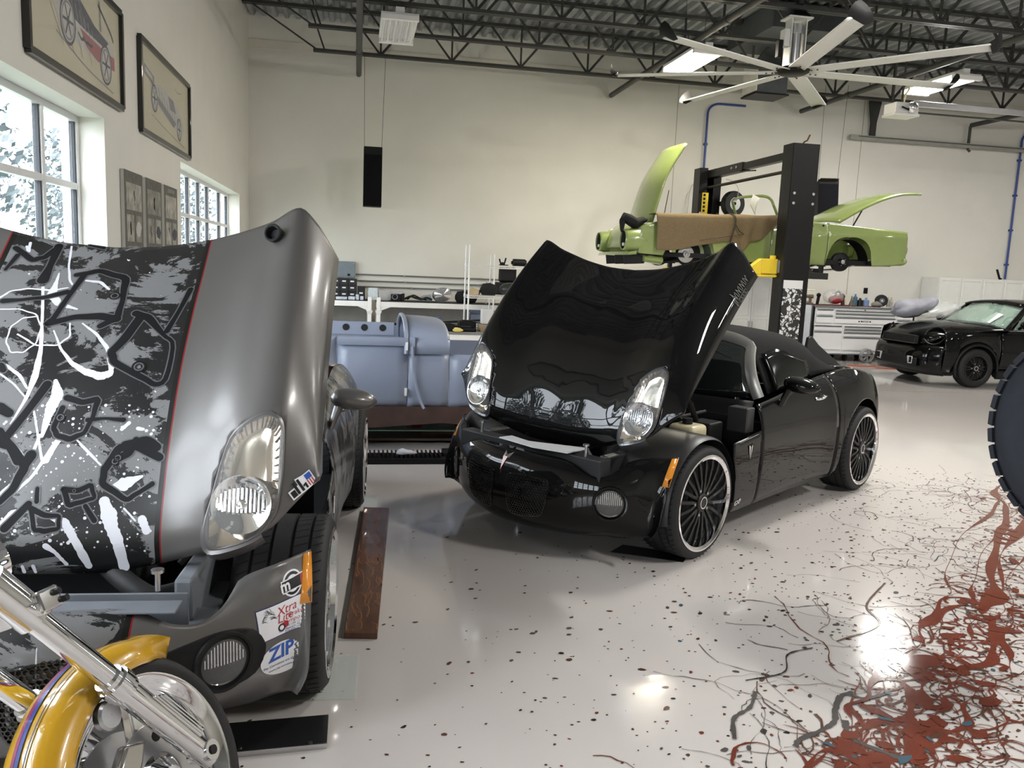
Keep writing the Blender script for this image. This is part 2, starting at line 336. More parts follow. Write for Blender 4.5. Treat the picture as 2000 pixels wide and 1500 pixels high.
# ------------------------------------------------------------------ high-bay lamps
LAMPW = pm('lamp_white_enamel', (.85, .85, .84), .4, var=.01)
TUBE_ON = pm('lit_tube', (1, 1, 1), .4, emit=((1.0, .93, .80), 12.0)); TUBE_ON.cycles.emission_sampling = 'NONE'; TUBE_OFF = pm('unlit_tube', (.92, .92, .92), .25, var=.01)
def lamp(label, loc, on, rz=0, pw=1., lc=(1.0, .975, .93)):
    t = thing('high_bay_lamp', label, 'ceiling lamp', loc, rz, group='fluorescent high-bay lamps')
    hw, hl = .25, .62
    obj('housing', MB().mm((-hw, -hl, .05), (hw, hl, .09)), LAMPW, t, 0, .004)
    obj('ballast_cover', MB().mm((-.06, -hl + .02, .09), (.06, hl - .02, .17)), LAMPW, t, 0, .006)
    for s in (-1, 1): obj('end_cap', MB().mm((-hw, s * hl - .035, -.01), (hw, s * hl + .035, .06)), LAMPW, t, 0, .005)
    for k in range(6):
        x = -hw + .045 + k * (2 * hw - .09) / 5
        obj('tube', MB().cyl((x, -hl + .03, .018), (x, hl - .03, .018), .012, n=10), TUBE_ON if on else TUBE_OFF, t)
        if k < 5:
            xr = x + (2 * hw - .09) / 10
            obj('reflector_rib', MB().prism([(xr - .02, -hl + .035, .05), (xr + .02, -hl + .035, .05), (xr, -hl + .035, .022)], (0, 0, 0), (0, 2 * hl - .07, 0)), LAMPW, t, 0)
    if on:
        l = bpy.data.lights.new('lamp_light', 'AREA'); l.shape = 'RECTANGLE'; l.size = .44; l.size_y = 1.16; l.energy = LAMP_W * pw; l.color = lc
        o = link(bpy.data.objects.new('lamp_light', l), t); o.location = (0, 0, .002)
        l = bpy.data.lights.new('lamp_spill', 'POINT'); l.energy = LAMP_W * pw * .45; l.color = lc; l.shadow_soft_size = .06
        o = link(bpy.data.objects.new('lamp_spill', l), t); o.location = (0, 0, -.07)
    for y in (-.4, .4): obj('hanger_wire', MB().cyl((0, y, .17), (0, y, 5.9 - loc[2]), .004, n=5), STEELD, t)
    return t
lamp('unlit white fluorescent high-bay lamp hanging above the black speaker', (.53, 12.27, 4.84), False)
lamp('lit high-bay lamp glowing behind the left fan blades', (5.02, 12.5, 4.84), True, pw=1.3, lc=(1.0, .91, .72))
lamp('lit high-bay lamp right of the fan, above the opener rail', (9.34, 12.55, 4.84), True, pw=1.)
for _k, (_x, _y) in enumerate(((13.6, 12.3), (5.02, 6.6), (9.35, 6.6), (13.6, 6.6), (5.02, .9), (9.35, .9), (13.6, .9), (.53, 6.6), (.53, .9))):  # unseen lamps added past the frame; powers set per column to balance the light
    lamp(('unseen lit high-bay lamp beyond the right edge beside the back wall', 'unseen lit high-bay lamp over the black roadster, nearest the window wall', 'unseen lit high-bay lamp over the open floor, middle of its row', 'unseen lit high-bay lamp over the open floor, nearest the right wall', 'unseen lit high-bay lamp behind the camera, nearest the window wall', 'unseen lit high-bay lamp behind the camera, middle of its row', 'unseen lit high-bay lamp behind the camera, nearest the right wall', 'unlit high-bay lamp over the silver roadster by the windows', 'unlit high-bay lamp behind the camera, beside the windows')[_k], (_x, _y, 4.84), _x > 1, pw= 1.7 if _x < 6 else .75 if _x < 10 else .4)
# ------------------------------------------------------------------ two-seat roadsters (x forward, y left, z up, origin on the floor under the front axle)
HY = [0, .2, .38, .5, .62, .735, .80, .86, .885]
HXF = [.62, .615, .60, .59, .57, .52, .45, .38, .36]
HXR = [-.687, -.695, -.72, -.745, -.765, -.785, -.755, -.70, -.684]
HS = [0, .05, .15, .3, .5, .7, .85, 1]
HZ = [[.46, .46, .50, .55, .585, .60, .62, .635, .65], [.54, .54, .57, .605, .635, .65, .66, .66, .652], [.60, .60, .625, .66, .70, .72, .71, .69, .655], [.66, .665, .68, .715, .765, .79, .765, .71, .655],
      [.705, .71, .715, .745, .79, .825, .79, .715, .655], [.70, .705, .71, .735, .785, .83, .795, .715, .65], [.675, .68, .69, .715, .765, .825, .785, .705, .64], [.638, .65, .675, .70, .745, .81, .76, .68, .626]]
_th = rad(47); _HX, _HZ = .625, .836
def hopen(p): x, z = p[0] - _HX, p[2] - _HZ; return V((x * cos(_th) + z * sin(_th) + _HX, p[1], -x * sin(_th) + z * cos(_th) + _HZ))
def tb(xs, ys): return list(zip(xs, ys))
def hood_pt(s, y):
    a = abs(y); xf = cr(tb(HY, HXF), a); xr = cr(tb(HY, HXR), a)
    return V((xf + (xr - xf) * s, y, cr(tb(HS, [cr(tb(HY, r), a) for r in HZ]), s)))
def hood_xy(x, y):
    a = abs(y); xf = cr(tb(HY, HXF), a); xr = cr(tb(HY, HXR), a); return hood_pt((xf - x) / (xf - xr), y)
def hood_n(x, y):
    e = .004; a = hopen(hood_xy(x + e, y)) - hopen(hood_xy(x - e, y)); b = hopen(hood_xy(x, y + e)) - hopen(hood_xy(x, y - e)); return a.cross(b).normalized()
def hood_at(x, y, off=0.): return hopen(hood_xy(x, y)) + hood_n(x, y) * off
HL = [(.182, .697), (.185, .733), (.213, .758), (.302, .764), (.386, .762), (.462, .752), (.505, .727), (.545, .69), (.572, .63), (.581, .559), (.556, .526), (.507, .526), (.436, .545), (.336, .567), (.255, .593), (.211, .636)]
def in_poly(x, y, P):
    c = False; n = len(P)
    for i in range(n):
        (x1, y1), (x2, y2) = P[i], P[i - 1]
        if (y1 > y) != (y2 > y) and x < (x2 - x1) * (y - y1) / (y2 - y1) + x1: c = not c
    return c
def hood_mesh():
    mb = MB(); NS, NY = 64, 96; rows = [[hood_pt(s / NS, -.885 + 1.77 * j / NY) for j in range(NY + 1)] for s in range(NS + 1)]
    vs = [hopen(p) for r in rows for p in r]; fs = []
    for i in range(NS):
        for j in range(NY):
            c = (rows[i][j] + rows[i + 1][j + 1]) / 2
            if not in_poly(c.x, abs(c.y), HL): fs.append((i * (NY + 1) + j, i * (NY + 1) + j + 1, (i + 1) * (NY + 1) + j + 1, (i + 1) * (NY + 1) + j))
    mb.add(vs, fs); return mb
PXT = tb([0, .15, .3, .45, .6, .72, .80, .87], [.81, .80, .755, .685, .585, .49, .425, .37])
KZT = tb([.12, .16, .22, .30, .40, .48, .54, .58, .60, .66], [.20, .10, .035, .005, 0, .012, .04, .085, .13, .2])
ZTT = tb([0, .3, .42, .5, .57, .63, .70, .78, .87], [.60, .59, .575, .53, .515, .54, .60, .635, .64])
XET = tb([.12, .2, .35, .5, .66], [.50, .475, .43, .375, .255])
def fas(y, z=None, w=None, off=0.):
    a = abs(y); sg = 1 if y >= 0 else -1
    if z is None: zb = .13 + .075 * min(max((a - .55) / .3, 0), 1) ** 1.5; z = zb + (cr(ZTT, a) - zb) * w
    x = cr(PXT, a); a0, a1 = max(a - .01, 0), min(a + .01, .87); dx = (cr(PXT, a1) - cr(PXT, a0)) / (a1 - a0)
    n = V((1, -dx)).normalized(); q = min(max((a - .6) / .22, 0), 1); q = q * q * (3 - 2 * q); k = cr(KZT, z) * (1 - .85 * q) - off
    X, Y = x - k * n.x, a - k * n.y; e = min(max((a - .74) / .13, 0), 1) ** 2; X += (cr(XET, z) - X) * e
    lowq = min(max((.30 - z) / .17, 0), 1); Y -= .10 * lowq * lowq * min(max((a - .55) / .3, 0), 1)
    return V((X, Y * sg, z))
def fas_n(y, z):
    e = .006; a = fas(y + e, z) - fas(y - e, z); b = fas(y, z + e) - fas(y, z - e); n = a.cross(b).normalized(); return n if n.x > 0 else -n
YZT = tb([.15, .17, .22, .35, .5, .62, .72, .82, .90, .98], [.79, .815, .84, .858, .866, .862, .848, .815, .765, .68])
PLT = tb([-3.12, -3.05, -2.9, -2.7, -2.42, -2.1, -1.7, -1.2, -.7, -.3], [.72, .82, .93, 1.0, 1.035, 1.02, .985, .98, .99, 1.0])
BELT = tb([-3.12, -3.0, -2.8, -2.5, -2.2, -1.6, -1.0, -.72], [.66, .79, .89, .955, .965, .92, .86, .835])
def side_y(x, z): return cr(YZT, z) * cr(PLT, x)
def lower(x):
    z = .18 + (.06 * min(max((-2.8 - x) / .3, 0), 1))
    for c in (0, -2.415):
        d = abs(x - c)
        if d < .4: z = max(z, .335 + sqrt(.4 ** 2 - d * d))
    return z
def panel(x0, x1, top, nx, nz, sg, off=0.):
    rows = []
    for i in range(nx + 1):
        x = x0 + (x1 - x0) * i / nx; lo, hi = lower(x), top(x)
        rows.append([V((x, sg * (side_y(x, lo + (hi - lo) * k / nz) + off), lo + (hi - lo) * k / nz)) for k in range(nz + 1)])
    return MB().grid(rows)
def wheel(parent, x, y, sg, r, rr, w, rimmat, lipmat, spokes=10, name='wheel'):
    t = bpy.data.objects.new(name, None); link(t, parent); t.location = (x, y, r)
    ax = (0, sg, 0); h = w / 2
    tp = [(rr - .01, -h + .01), (rr + .005, -h), (r - .03, -h), (r - .006, -h + .02), (r, -h + .045), (r, h - .045), (r - .006, h - .02), (r - .03, h), (rr + .008, h), (rr - .004, h - .012)]
    gr = []
    for k in range(len(tp)):
        gr.append(tp[k])
    prof = gr[:5]
    for q in (-.6, -.22, .22, .6): prof += [(r, q * h - .007), (r - .009, q * h - .005), (r - .009, q * h + .005), (r, q * h + .007)]
    prof += gr[5:]
    obj('tyre', MB().lathe(prof, ax=ax, n=56), RUBBER, t, 50)
    sip = MB()
    for k in range(56):
        a = 2 * pi * k / 56
        for q0, q1 in ((.64, .88), (.26, .55), (-.55, -.26), (-.88, -.64)):
            u0, u1 = q0 * h * sg, q1 * h * sg; a2 = a + .045
            sip.bar((cos(a) * (r + .0002), u0, sin(a) * (r + .0002)), (cos(a2) * (r + .0002), u1, sin(a2) * (r + .0002)), .004, .0012, up=(cos(a), 0, sin(a)))
    tag(obj('tread_groove', sip, pm('tread_shadow', (.004, .004, .004), .9), t, 0), kind='stuff')
    obj('rim_lip', MB().lathe([(rr - .012, h - .016), (rr + .004, h - .004), (rr + .004, h + .003), (rr - .006, h + .005), (rr - .022, h - .004), (rr - .03, h - .05), (rr - .03, -h + .02)], ax=ax, n=56), lipmat, t, 35)
    sp = None
    d = h - .03
    obj('rim_dish', MB().lathe([(rr - .031, d - .045), (.12, d - .075), (.02, d - .075)], ax=ax, n=40), pm('wheel_well_black', (.006, .006, .006), .6), t)
    for k in range(spokes):
        a = 2 * pi * k / spokes
        if sp is None:
            mb = MB()
            for da in (-.16, .16):
                pts = [V((.05, d * sg, 0)), V((.12, (d + .004) * sg, .02 * da / .16)), V((cos(da) * (rr - .06), (d - .004) * sg, sin(da) * (rr - .06))), V((cos(da) * (rr - .026), (d - .012) * sg, sin(da) * (rr - .026)))]
                for p, q in zip(pts, pts[1:]): mb.bar(p, q, .018, .016, up=(0, 1, 0))
            sp = obj('spoke', mb, rimmat, t, 30); sp.rotation_euler = (0, -a, 0)
        else: share('spoke', sp, t, rot=(0, -a, 0))
    obj('hub_cap', MB().lathe([(.055, d - .03), (.055, d + .012), (.048, d + .018), (.0, d + .018)], ax=ax, n=24), rimmat, t)
    obj('hub_ring', MB().lathe([(.036, d + .017), (.036, d + .022), (.030, d + .022), (.030, d + .017)], ax=ax, n=24), CHROME, t)
    for k in range(5):
        a = 2 * pi * k / 5
        obj('lug_nut', MB().cyl((.075 * cos(a), (d - .01) * sg, .075 * sin(a)), (.075 * cos(a), (d + .01) * sg, .075 * sin(a)), .009, n=6), STEEL, t)
    dr = MB().lathe([(.03, -.03), (.15, -.03), (.15, -.005), (.03, -.005)], ax=ax, n=32)
    obj('brake_disc', dr, STEEL, t)
    return t
def ribbon3(pts, ws, fn, fnn):
    """a printed stroke lying on a surface: pts in surface coordinates, fn gives the point, fnn the normal"""
    L_, R_ = [], []
    Q = [fn(*p) for p in pts]
    for i, p in enumerate(Q):
        t = Q[min(i + 1, len(Q) - 1)] - Q[max(i - 1, 0)]
        n = fnn(*pts[i]); s = n.cross(t).normalized(); L_.append(p + s * ws[i]); R_.append(p - s * ws[i])
    return [L_, R_]
def roadster(name, label, loc, rz, st):
    t = thing(name, label, 'car', (loc[0], loc[1], 0), rz)
    paint, hoodm, frontm, sidem = st['paint'], st['hood'], st['front'], st['side']
    # --- clamshell bonnet with its lamps
    hd = obj('bonnet', hood_mesh(), hoodm, t, 60, solid=.010)
    for sg in (1, -1):
        hl = bpy.data.objects.new('headlamp', None); link(hl, t)
        out = crv([(x, y, 0) for x, y in HL], 48, True); c = V((.39, .65, 0))
        def ringp(k, off): return [hood_at(c.x + (p.x - c.x) * k, sg * (c.y + (p.y - c.y) * k), off) for p in out]
        obj('bezel', MB().loft([ringp(1.035, .001), ringp(1.03, .007), ringp(.985, .009), ringp(.97, .0), ringp(.965, -.03)], cap=False), st['bezel'], hl)
        obj('reflector', MB().loft([ringp(.97, -.004), ringp(.90, -.018), ringp(.75, -.03), ringp(.5, -.036), ringp(.2, -.038), ringp(.01, -.038)], cap=False), st['refl'], hl)
        mb = MB(); kk = 60
        for k in range(kk):                       # fluted upper band
            p0, p1 = [[hood_at(c.x + (out[int(j) % 48].x - c.x) * f, sg * (c.y + (out[int(j) % 48].y - c.y) * f), o) for f, o in ((.965, -.002), (.80, -.022))] for j in ((k * 26 / kk + 36), (k * 26 / kk + 36.5))]
            mb.bar(p0[0], p0[1], .004, .004)
        obj('fluted_band', mb, st['refl'], hl, 0)
        lc = hood_at(.462, sg * .640, -.016); n = hood_n(.462, sg * .640)
        obj('lamp_bowl', MB().lathe([(.098, .010), (.098, .015), (.093, .014), (.078, -.002), (.045, -.016), (.014, -.02), (.001, -.02)], lc, n, 40), CHROME, hl)
        fl = MB(); u = n.cross(V((0, 0, 1))).normalized(); w = u.cross(n)
        for k in range(13):
            q = (k - 6) * .0135; hh = sqrt(max(.088 ** 2 - q * q, 0)) * .62
            fl.bar(lc + u * q + n * -.002 - w * hh * .5, lc + u * q + n * -.002 + w * hh, .006, .01, up=n)
        obj('lamp_flute', fl, CHROME, hl, 0)
        obj('bulb_shield', MB().lathe([(.017, -.012), (.017, .004), (.012, .009), (.001, .010)], lc, n, 20), CHROME, hl)
        obj('lens', MB().loft([ringp(.985, .008), ringp(.93, .015), ringp(.8, .021), ringp(.55, .025), ringp(.25, .027), ringp(.01, .027)], cap=False), LENS, hl)
        obj('lower_shroud', MB().loft([[hood_at(c.x + (p.x - c.x) * k, sg * (c.y + (p.y - c.y) * k), o) for p in out[20:34]] for k, o in ((1.035, .004), (1.10, .0), (1.12, -.02), (1.09, -.05))], closed=False, cap=False), st['bezel'], hl)
    # --- front fascia
    ys = [-.87 + 1.74 * j / 88 for j in range(89)]
    obj('bumper', MB().grid([[fas(y, w=w / 30) for y in ys] for w in range(31)]), frontm, t, 60, solid=.003, off=0)
    for sg in (1, -1):
        g = bpy.data.objects.new('grille', None); link(g, t)
        o4 = [(.058, .455), (.10, .478), (.20, .487), (.29, .482), (.318, .455), (.316, .40), (.300, .315), (.275, .262), (.20, .245), (.11, .238), (.078, .255), (.062, .33)]
        oc = crv([(y, z, 0) for y, z in o4], 40, True); gc = V((.19, .37, 0))
        def gr_(k, off): return [fas(sg * (gc.x + (p.x - gc.x) * k), gc.y + (p.y - gc.y) * k, off=off) for p in oc]
        obj('grille_surround', MB().loft([gr_(1.03, .0015), gr_(1.02, .008), gr_(.98, .008), gr_(.965, .002)], cap=False), st['grille'], g)
        obj('grille_backing', MB().loft([gr_(.97, .0025), gr_(.5, .0025), gr_(.02, .0025)], cap=False), pm('grille_dark', (.004, .004, .004), .7), g)
        hx = MB(); dy = .017
        for i in range(18):
            for j in range(22):
                y = .05 + i * dy + (j % 2) * dy / 2; z = .235 + j * dy * .866
                if not in_poly(y, z, [(p.x, p.y) for p in oc]): continue
                ps = [fas(sg * (y + cos(a) * .0088), z + sin(a) * .0088, off=.006) for a in [pi / 6 + k * pi / 3 for k in range(6)]]
                for k in range(6): hx.bar(ps[k], ps[(k + 1) % 6], .0028, .004, up=(1, 0, 0))
        tag(obj('honeycomb', hx, st['grille'], g, 0), kind='stuff')
        f = bpy.data.objects.new('fog_lamp', None); link(f, t)
        fc = fas(sg * .62, .375); n = fas_n(sg * .62, .375)
        obj('recess_ring', MB().lathe([(.10, -.006), (.097, .004), (.088, .003), (.076, -.02), (.074, -.05)], fc + n * .004, n, 36), st['fogring'], f)
        obj('fog_reflector', MB().lathe([(.074, .0), (.05, -.015), (.02, -.02), (.001, -.02)], fc + n * -.002, n, 32), CHROME, f)
        u = V((0, 0, 1)).cross(n).normalized(); w = n.cross(u); fl = MB()
        for k in range(13):
            q = (k - 6) * .0105; hh = sqrt(max(.068 ** 2 - q * q, 0)); fl.bar(fc + u * q + n * .002 - w * hh * .1, fc + u * q + n * .002 + w * hh, .003, .006, up=n)
        obj('fog_flute', fl, CHROME, f, 0)
        obj('fog_lens', MB().lathe([(.075, .003), (.06, .012), (.03, .018), (.001, .019)], fc, n, 32), LENS, f)
        if st.get('foglid'):                       # the black teardrop recess round the lamp
            dp = crv([(.62, .475, 0), (.70, .455, 0), (.735, .385, 0), (.705, .30, 0), (.62, .275, 0), (.54, .305, 0), (.44, .395, 0), (.405, .43, 0), (.46, .452, 0), (.54, .467, 0)], 40, True); dc = V((.6, .375, 0))
            def dr_(k, off): return [fas(sg * (dc.x + (p.x - dc.x) * k), dc.y + (p.y - dc.y) * k, off=off) for p in dp]
            obj('recess_panel', MB().loft([dr_(1., .0015), dr_(.97, .005), dr_(.4, .003), dr_(.02, .003)], cap=False), PLASTB, f)
        mk = [fas(sg * y, z, off=.008) for y, z in ((.868, .635), (.868, .585), (.868, .54), (.868, .49))]; mk2 = [fas(sg * y, z, off=.008) for y, z in ((.845, .635), (.84, .585), (.835, .54), (.83, .49))]
        obj('side_marker', MB().grid([mk, mk2]), pm('amber_lens', (.75, .28, .03), .15, coat=.5, var=.08), t, 60, solid=.004)
        if not (st.get('noliner') and sg > 0): obj('arch_liner', MB().loft([[V((.392 * cos(a) * k, sg * y, .335 + .392 * sin(a) * k)) for a in [pi * (1.06 - 1.12 * j / 28) for j in range(29)]] for y, k in ((.50, .96), (.55, 1.), (.80, 1.), (.852, .985), (.872, .95))], closed=False, cap=False), st['liner'], t, 60)
    # arrow badge on the nose
    bd = MB(); A_ = lambda y, z, o=.006: fas(y, z, off=o)
    for y0, y1, y2 in ((-.034, -.005, -.001), (.034, .005, .001)): bd.add([A_(y0, .582), A_(y1, .566), A_(y1, .552, .012), A_(y2, .462), A_(y0 * .72, .55, .003)], [(0, 1, 2, 4), (4, 2, 3)])
    bdo = obj('nose_badge', bd, CHROME, t, 0, solid=.003)
    obj('badge_inlay', MB().add([A_(-.018, .556, .010), A_(.018, .556, .010), A_(0, .482, .010)], [(0, 1, 2)]), pm('badge_red', (.35, .025, .02), .3, coat=.6), bdo, 0, solid=.003)
    # --- flanks
    for sg in (1, -1):
        obj('front_quarter', panel(-.34, -.715, lambda x: .64 + .035 * (-.34 - x) / .375, 14, 14, sg), sidem, t, 60, solid=.006)
        dr = obj('door', panel(-.722, -1.925, lambda x: cr(BELT, x), 30, 18, sg), sidem, t, 60, solid=.006)
        hy = side_y(-1.68, .80)
        obj('door_handle', MB().tube([(-1.61, sg * (hy - .004), .795), (-1.63, sg * (hy + .016), .797), (-1.69, sg * (hy + .022), .803), (-1.75, sg * (hy + .014), .807), (-1.765, sg * (hy - .006), .808)], .011, 10), CHROME if not st.get('dull') else paint, dr)
        obj('handle_recess', MB().lathe([(.038, .0), (.034, -.002), (.001, -.002)], (-1.69, sg * (hy + .002), .787), (0, sg, .2), 20), PLASTB, dr)
        obj('rear_quarter', panel(-1.932, -3.12, lambda x: cr(BELT, x), 48, 18, sg), sidem, t, 60, solid=.006)
        # side badge
        y_ = side_y(-.555, .56) + .004; b2 = MB()
        b2.add([(-.535, sg * y_, .605), (-.551, sg * (y_ + .002), .595), (-.553, sg * y_, .515)], [(0, 1, 2)]); b2.add([(-.575, sg * y_, .605), (-.559, sg * (y_ + .002), .595), (-.557, sg * y_, .515)], [(0, 1, 2)])
        obj('vent_scoop', MB().prism([(-.53, sg * (y_ - .003), .60), (-.60, sg * (y_ - .003), .61), (-.585, sg * (y_ - .003), .56), (-.555, sg * (y_ - .003), .51)], (0, 0, 0), (0, sg * .002, 0)), PLASTB, t, 0)
        obj('flank_badge', b2, CHROME, t, 0, solid=.003)
        # wheels
        wh = dict(r=.335, rr=.282, w=st['tw'], rimmat=st['rim'], lipmat=st['lip'])
        wheel(t, 0, sg * (st['tr'] - st['tw'] / 2), sg, **wh); wheel(t, -2.415, sg * (st['tr'] + .01 - st['tw'] / 2), sg, **wh)
        # mirror
        mr = bpy.data.objects.new('door_mirror', None); link(mr, t)
        mb = MB(); rings = []
        for k in range(11):
            q = k / 10; yy = .80 + .23 * q; r_ = sqrt(max(1 - (2 * q - .86) ** 2 / 1.3, .02)) if q > .05 else .35
            rings.append([V((-1.10 - .03 * q + .062 * r_ * cos(a) * (1 if cos(a) < 0 else 1.35), sg * yy, .955 - .02 * q + .055 * r_ * sin(a))) for a in [2 * pi * j / 16 for j in range(16)]])
        obj('mirror_shell', mb.loft(rings), paint, mr, 60)
        obj('mirror_stalk', MB().loft([[V((-1.07 + dx * s, sg * y, z)) for dx, dz in ((0, 0),) for s in (0,)] + [] for y, z in ()] or [[V((x + a * cos(k * pi / 4), sg * (y + b * sin(k * pi / 4)), z)) for k in range(8)] for x, y, z, a, b in ((-1.06, .80, .80, .045, .02), (-1.075, .82, .86, .035, .022), (-1.09, .85, .94, .035, .03))]), paint, mr, 60)
    # --- tail and deck
    dk = []
    for i in range(17):
        x = -2.28 - .84 * i / 16; b = cr(BELT, x); y = side_y(x, b) - .004
        dk.append([V((x - .06 * (1 - (2 * j / 14 - 1) ** 2) * (i / 16) ** 3, y * (2 * j / 14 - 1), b + .035 * (1 - (2 * j / 14 - 1) ** 2))) for j in range(15)])
    obj('deck_lid', MB().grid(dk), paint, t, 60, solid=.006)
    obj('tail_panel', MB().grid([[V((-3.115 - .06 * (1 - (2 * j / 14 - 1) ** 2) - .03 * sin(pi * k / 6), side_y(-3.115, .66 - .42 * k / 6) * (2 * j / 14 - 1), .685 - .44 * k / 6)) for j in range(15)] for k in range(7)]), paint, t, 60, solid=.006)
    for sg in (1, -1): obj('tail_lamp', MB().ball((-3.06, sg * .58, .74), (.05, .10, .05)), pm('red_lens', (.4, .01, .01), .15, coat=.6), t)
    obj('underbody', MB().mm((-2.95, -.74, .20), (-.42, .74, .30)).mm((.42, -.5, .2), (.60, .5, .30)).mm((-.45, -.45, .2), (.45, .45, .34)), PLASTB, t, 0)
    # --- windscreen, roof
    def ws(y, k, off=0.):
        a = abs(y) / .68; b0 = V((-.80 - .13 * a * a, y, .82 + .025 * a * a)); yt = y * .80; b1 = V((-1.0 - .03 * a * a, yt, 1.245 - .06 * a ** 3)); p = b0 + (b1 - b0) * k; p.x += .05 * sin(pi * k) ; return p + V((off, 0, 0))
    obj('windscreen', MB().grid([[ws(-.68 + 1.36 * j / 20, k / 8) for j in range(21)] for k in range(9)]), SCREEN, t, 60, solid=.005)
    fr = [ws(.70, k / 6, .006) for k in range(7)] + [ws(.70 - 1.4 * j / 14, 1.0, .006) + V((-.005, 0, .012)) for j in range(1, 14)] + [ws(-.70, 1 - k / 6, .006) for k in range(7)]
    fr = crv(fr, 60); mb = MB(); rings = []
    for i, p in enumerate(fr):
        tg = (fr[min(i + 1, 59)] - fr[max(i - 1, 0)]).normalized(); n = V((1, 0, .35)).normalized(); s = tg.cross(n).normalized(); n = s.cross(tg)
        rings.append([p + s * a * .036 + n * b * .016 for a, b in ((-1, -1), (-1, .3), (-.5, 1), (.5, 1), (1, .3), (1, -1))])
    obj('windscreen_frame', mb.loft(rings), st['wsframe'], t, 50)
    if st.get('top', True):
        tp = []
        for x, zt, hw, zr, bel in ((-1.02, 1.258, .52, 1.19, .87), (-1.2, 1.285, .555, 1.20, .885), (-1.45, 1.29, .57, 1.19, .905), (-1.7, 1.27, .57, 1.16, .93), (-1.95, 1.225, .56, 1.11, .945), (-2.15, 1.16, .54, 1.05, .955), (-2.32, 1.07, .51, .99, .96), (-2.48, .985, .48, .965, .955)):
            by = side_y(x, bel) - .05
            tp.append([V((x, y, z)) for y, z in ((-by, bel), (-(by * .55 + hw * .45), bel + (zr - bel) * .55), (-hw, zr), (-hw * .82, zr + (zt - zr) * .62), (-hw * .45, zt - .012), (0, zt), (hw * .45, zt - .012), (hw * .82, zr + (zt - zr) * .62), (hw, zr), (by * .55 + hw * .45, bel + (zr - bel) * .55), (by, bel))])
        tt = []
        for i in range(29):
            q = i / 28 * 7; tt.append([V(tuple(cr([(k, tuple(tp[k][j])) for k in range(8)], q))) for j in range(11)])
        tt = [crv(r, 31) for r in tt]
        obj('soft_top', MB().grid(tt), pm('soft_top_fabric', (.0045, .0045, .005), .85, spec=.25, var=.2, bump=.3, bscale=400), t, 60, solid=.008)
        for sg in (1, -1):
            rws = []
            for i in range(13):
                x = -1.10 - .62 * i / 12; q = (-1.02 - x); bel = cr([(0, .87), (.43, .905), (.68, .93)], q); hw = cr([(0, .52), (.18, .555), (.68, .57)], q); zr = cr([(0, 1.19), (.43, 1.19), (.68, 1.16)], q); by = side_y(x, bel) - .05; up = cr([(.08, .80), (.3, .86), (.7, .55)], q)
                rws.append([V((x, sg * (by + (hw - by) * u + .030 + .015 * sin(pi * u)), bel + (zr - bel) * u)) for u in [.04 + (up - .04) * k / 6 for k in range(7)]])
            obj('side_window', MB().grid(rws), pm('dark_side_glass', (.006, .007, .007), .12, spec=.15, var=.05), t, 60, solid=.004)
            obj('roof_buttress', MB().prism([(-2.12, sg * .47, 1.08), (-2.20, sg * .45, 1.19), (-2.25, sg * .45, 1.20), (-2.34, sg * .47, 1.13), (-2.66, sg * .54, .95), (-2.40, sg * .53, .955)], (0, -.015, 0), (0, .015, 0)), PLASTB, t, 30, bevel=.006)
    # --- what the open bonnet uncovers
    obj('cowl', MB().grid([[V((-.70 - .02 * k - .14 * abs(y) ** 2, y, .70 + .045 * k)) for y in [-.72 + 1.44 * j / 12 for j in range(13)]] for k in range(4)]), PLASTB, t, 40, solid=.01)
    obj('bulkhead', MB().mm((-.74, -.76, .25), (-.70, .76, .74)), PLASTB, t, 0)
    obj('inner_wing', MB().mm((-.70, .44, .40), (.45, .50, .60)), st['bay'], t, 0, .01); obj('inner_wing', MB().mm((-.70, -.50, .40), (.45, -.44, .60)), st['bay'], t, 0, .01)
    en = obj('engine', MB().mm((-.55, -.22, .38), (.1, .22, .62)), pm('engine_dark', (.03, .03, .032), .5), t, 0, .02)
    obj('engine_cover', MB().mm((-.5, -.16, .62), (.05, .16, .67)), PLASTB, en, 0, .02)
    obj('intake_hose', MB().tube(crv([(.1, .1, .56), (.3, .2, .58), (.38, .34, .52), (.3, .42, .5)], 16), .035, 12), RUBBER, en)
    rs = bpy.data.objects.new('coolant_reservoir', None); link(rs, t)
    obj('bottle', MB().mm((-.30, .52, .62), (-.12, .70, .74)), pm('reservoir_plastic', (.62, .55, .36), .35, var=.1), rs, 40, .03, seg=3); obj('cap', MB().cyl((-.20, .61, .74), (-.20, .61, .775), .032, n=20), PLASTB, rs)
    rs = bpy.data.objects.new('washer_bottle', None); link(rs, t)
    obj('bottle', MB().mm((.08, .40, .62), (.2, .54, .76)), pm('reservoir_plastic', (.62, .55, .36), .35), rs, 40, .025, seg=3); obj('cap', MB().cyl((.14, .47, .76), (.14, .47, .785), .025, n=20), PLASTB, rs)
    obj('strut_bar', MB().tube(crv([(-.36, .52, .72), (-.36, .2, .75), (-.36, -.2, .75), (-.36, -.52, .72)], 14), .014, 8), STEEL, t)
    obj('fuse_box', MB().mm((-.52, .52, .58), (-.36, .68, .73)), PLASTB, t, 0, .012)
    obj('hinge_bracket', MB().mm((-.70, .66, .66), (-.60, .80, .82)), st['bay'], t, 0, .008)
    obj('wiring_loom', MB().tube(crv([(-.6, .5, .76), (-.4, .45, .74), (-.2, .5, .78), (0, .42, .75), (.2, .5, .7), (.3, .42, .6)], 24), .012, 8), RUBBER, t)
    rd = obj('radiator_support', MB().mm((.50, -.56, .46), (.60, .56, .606)) if not st.get('foglid') else MB().mm((.57, -.50, .575), (.66, .50, .583)).mm((.50, -.50, .46), (.51, .50, .58)), st['bay'], t, 0, .003)
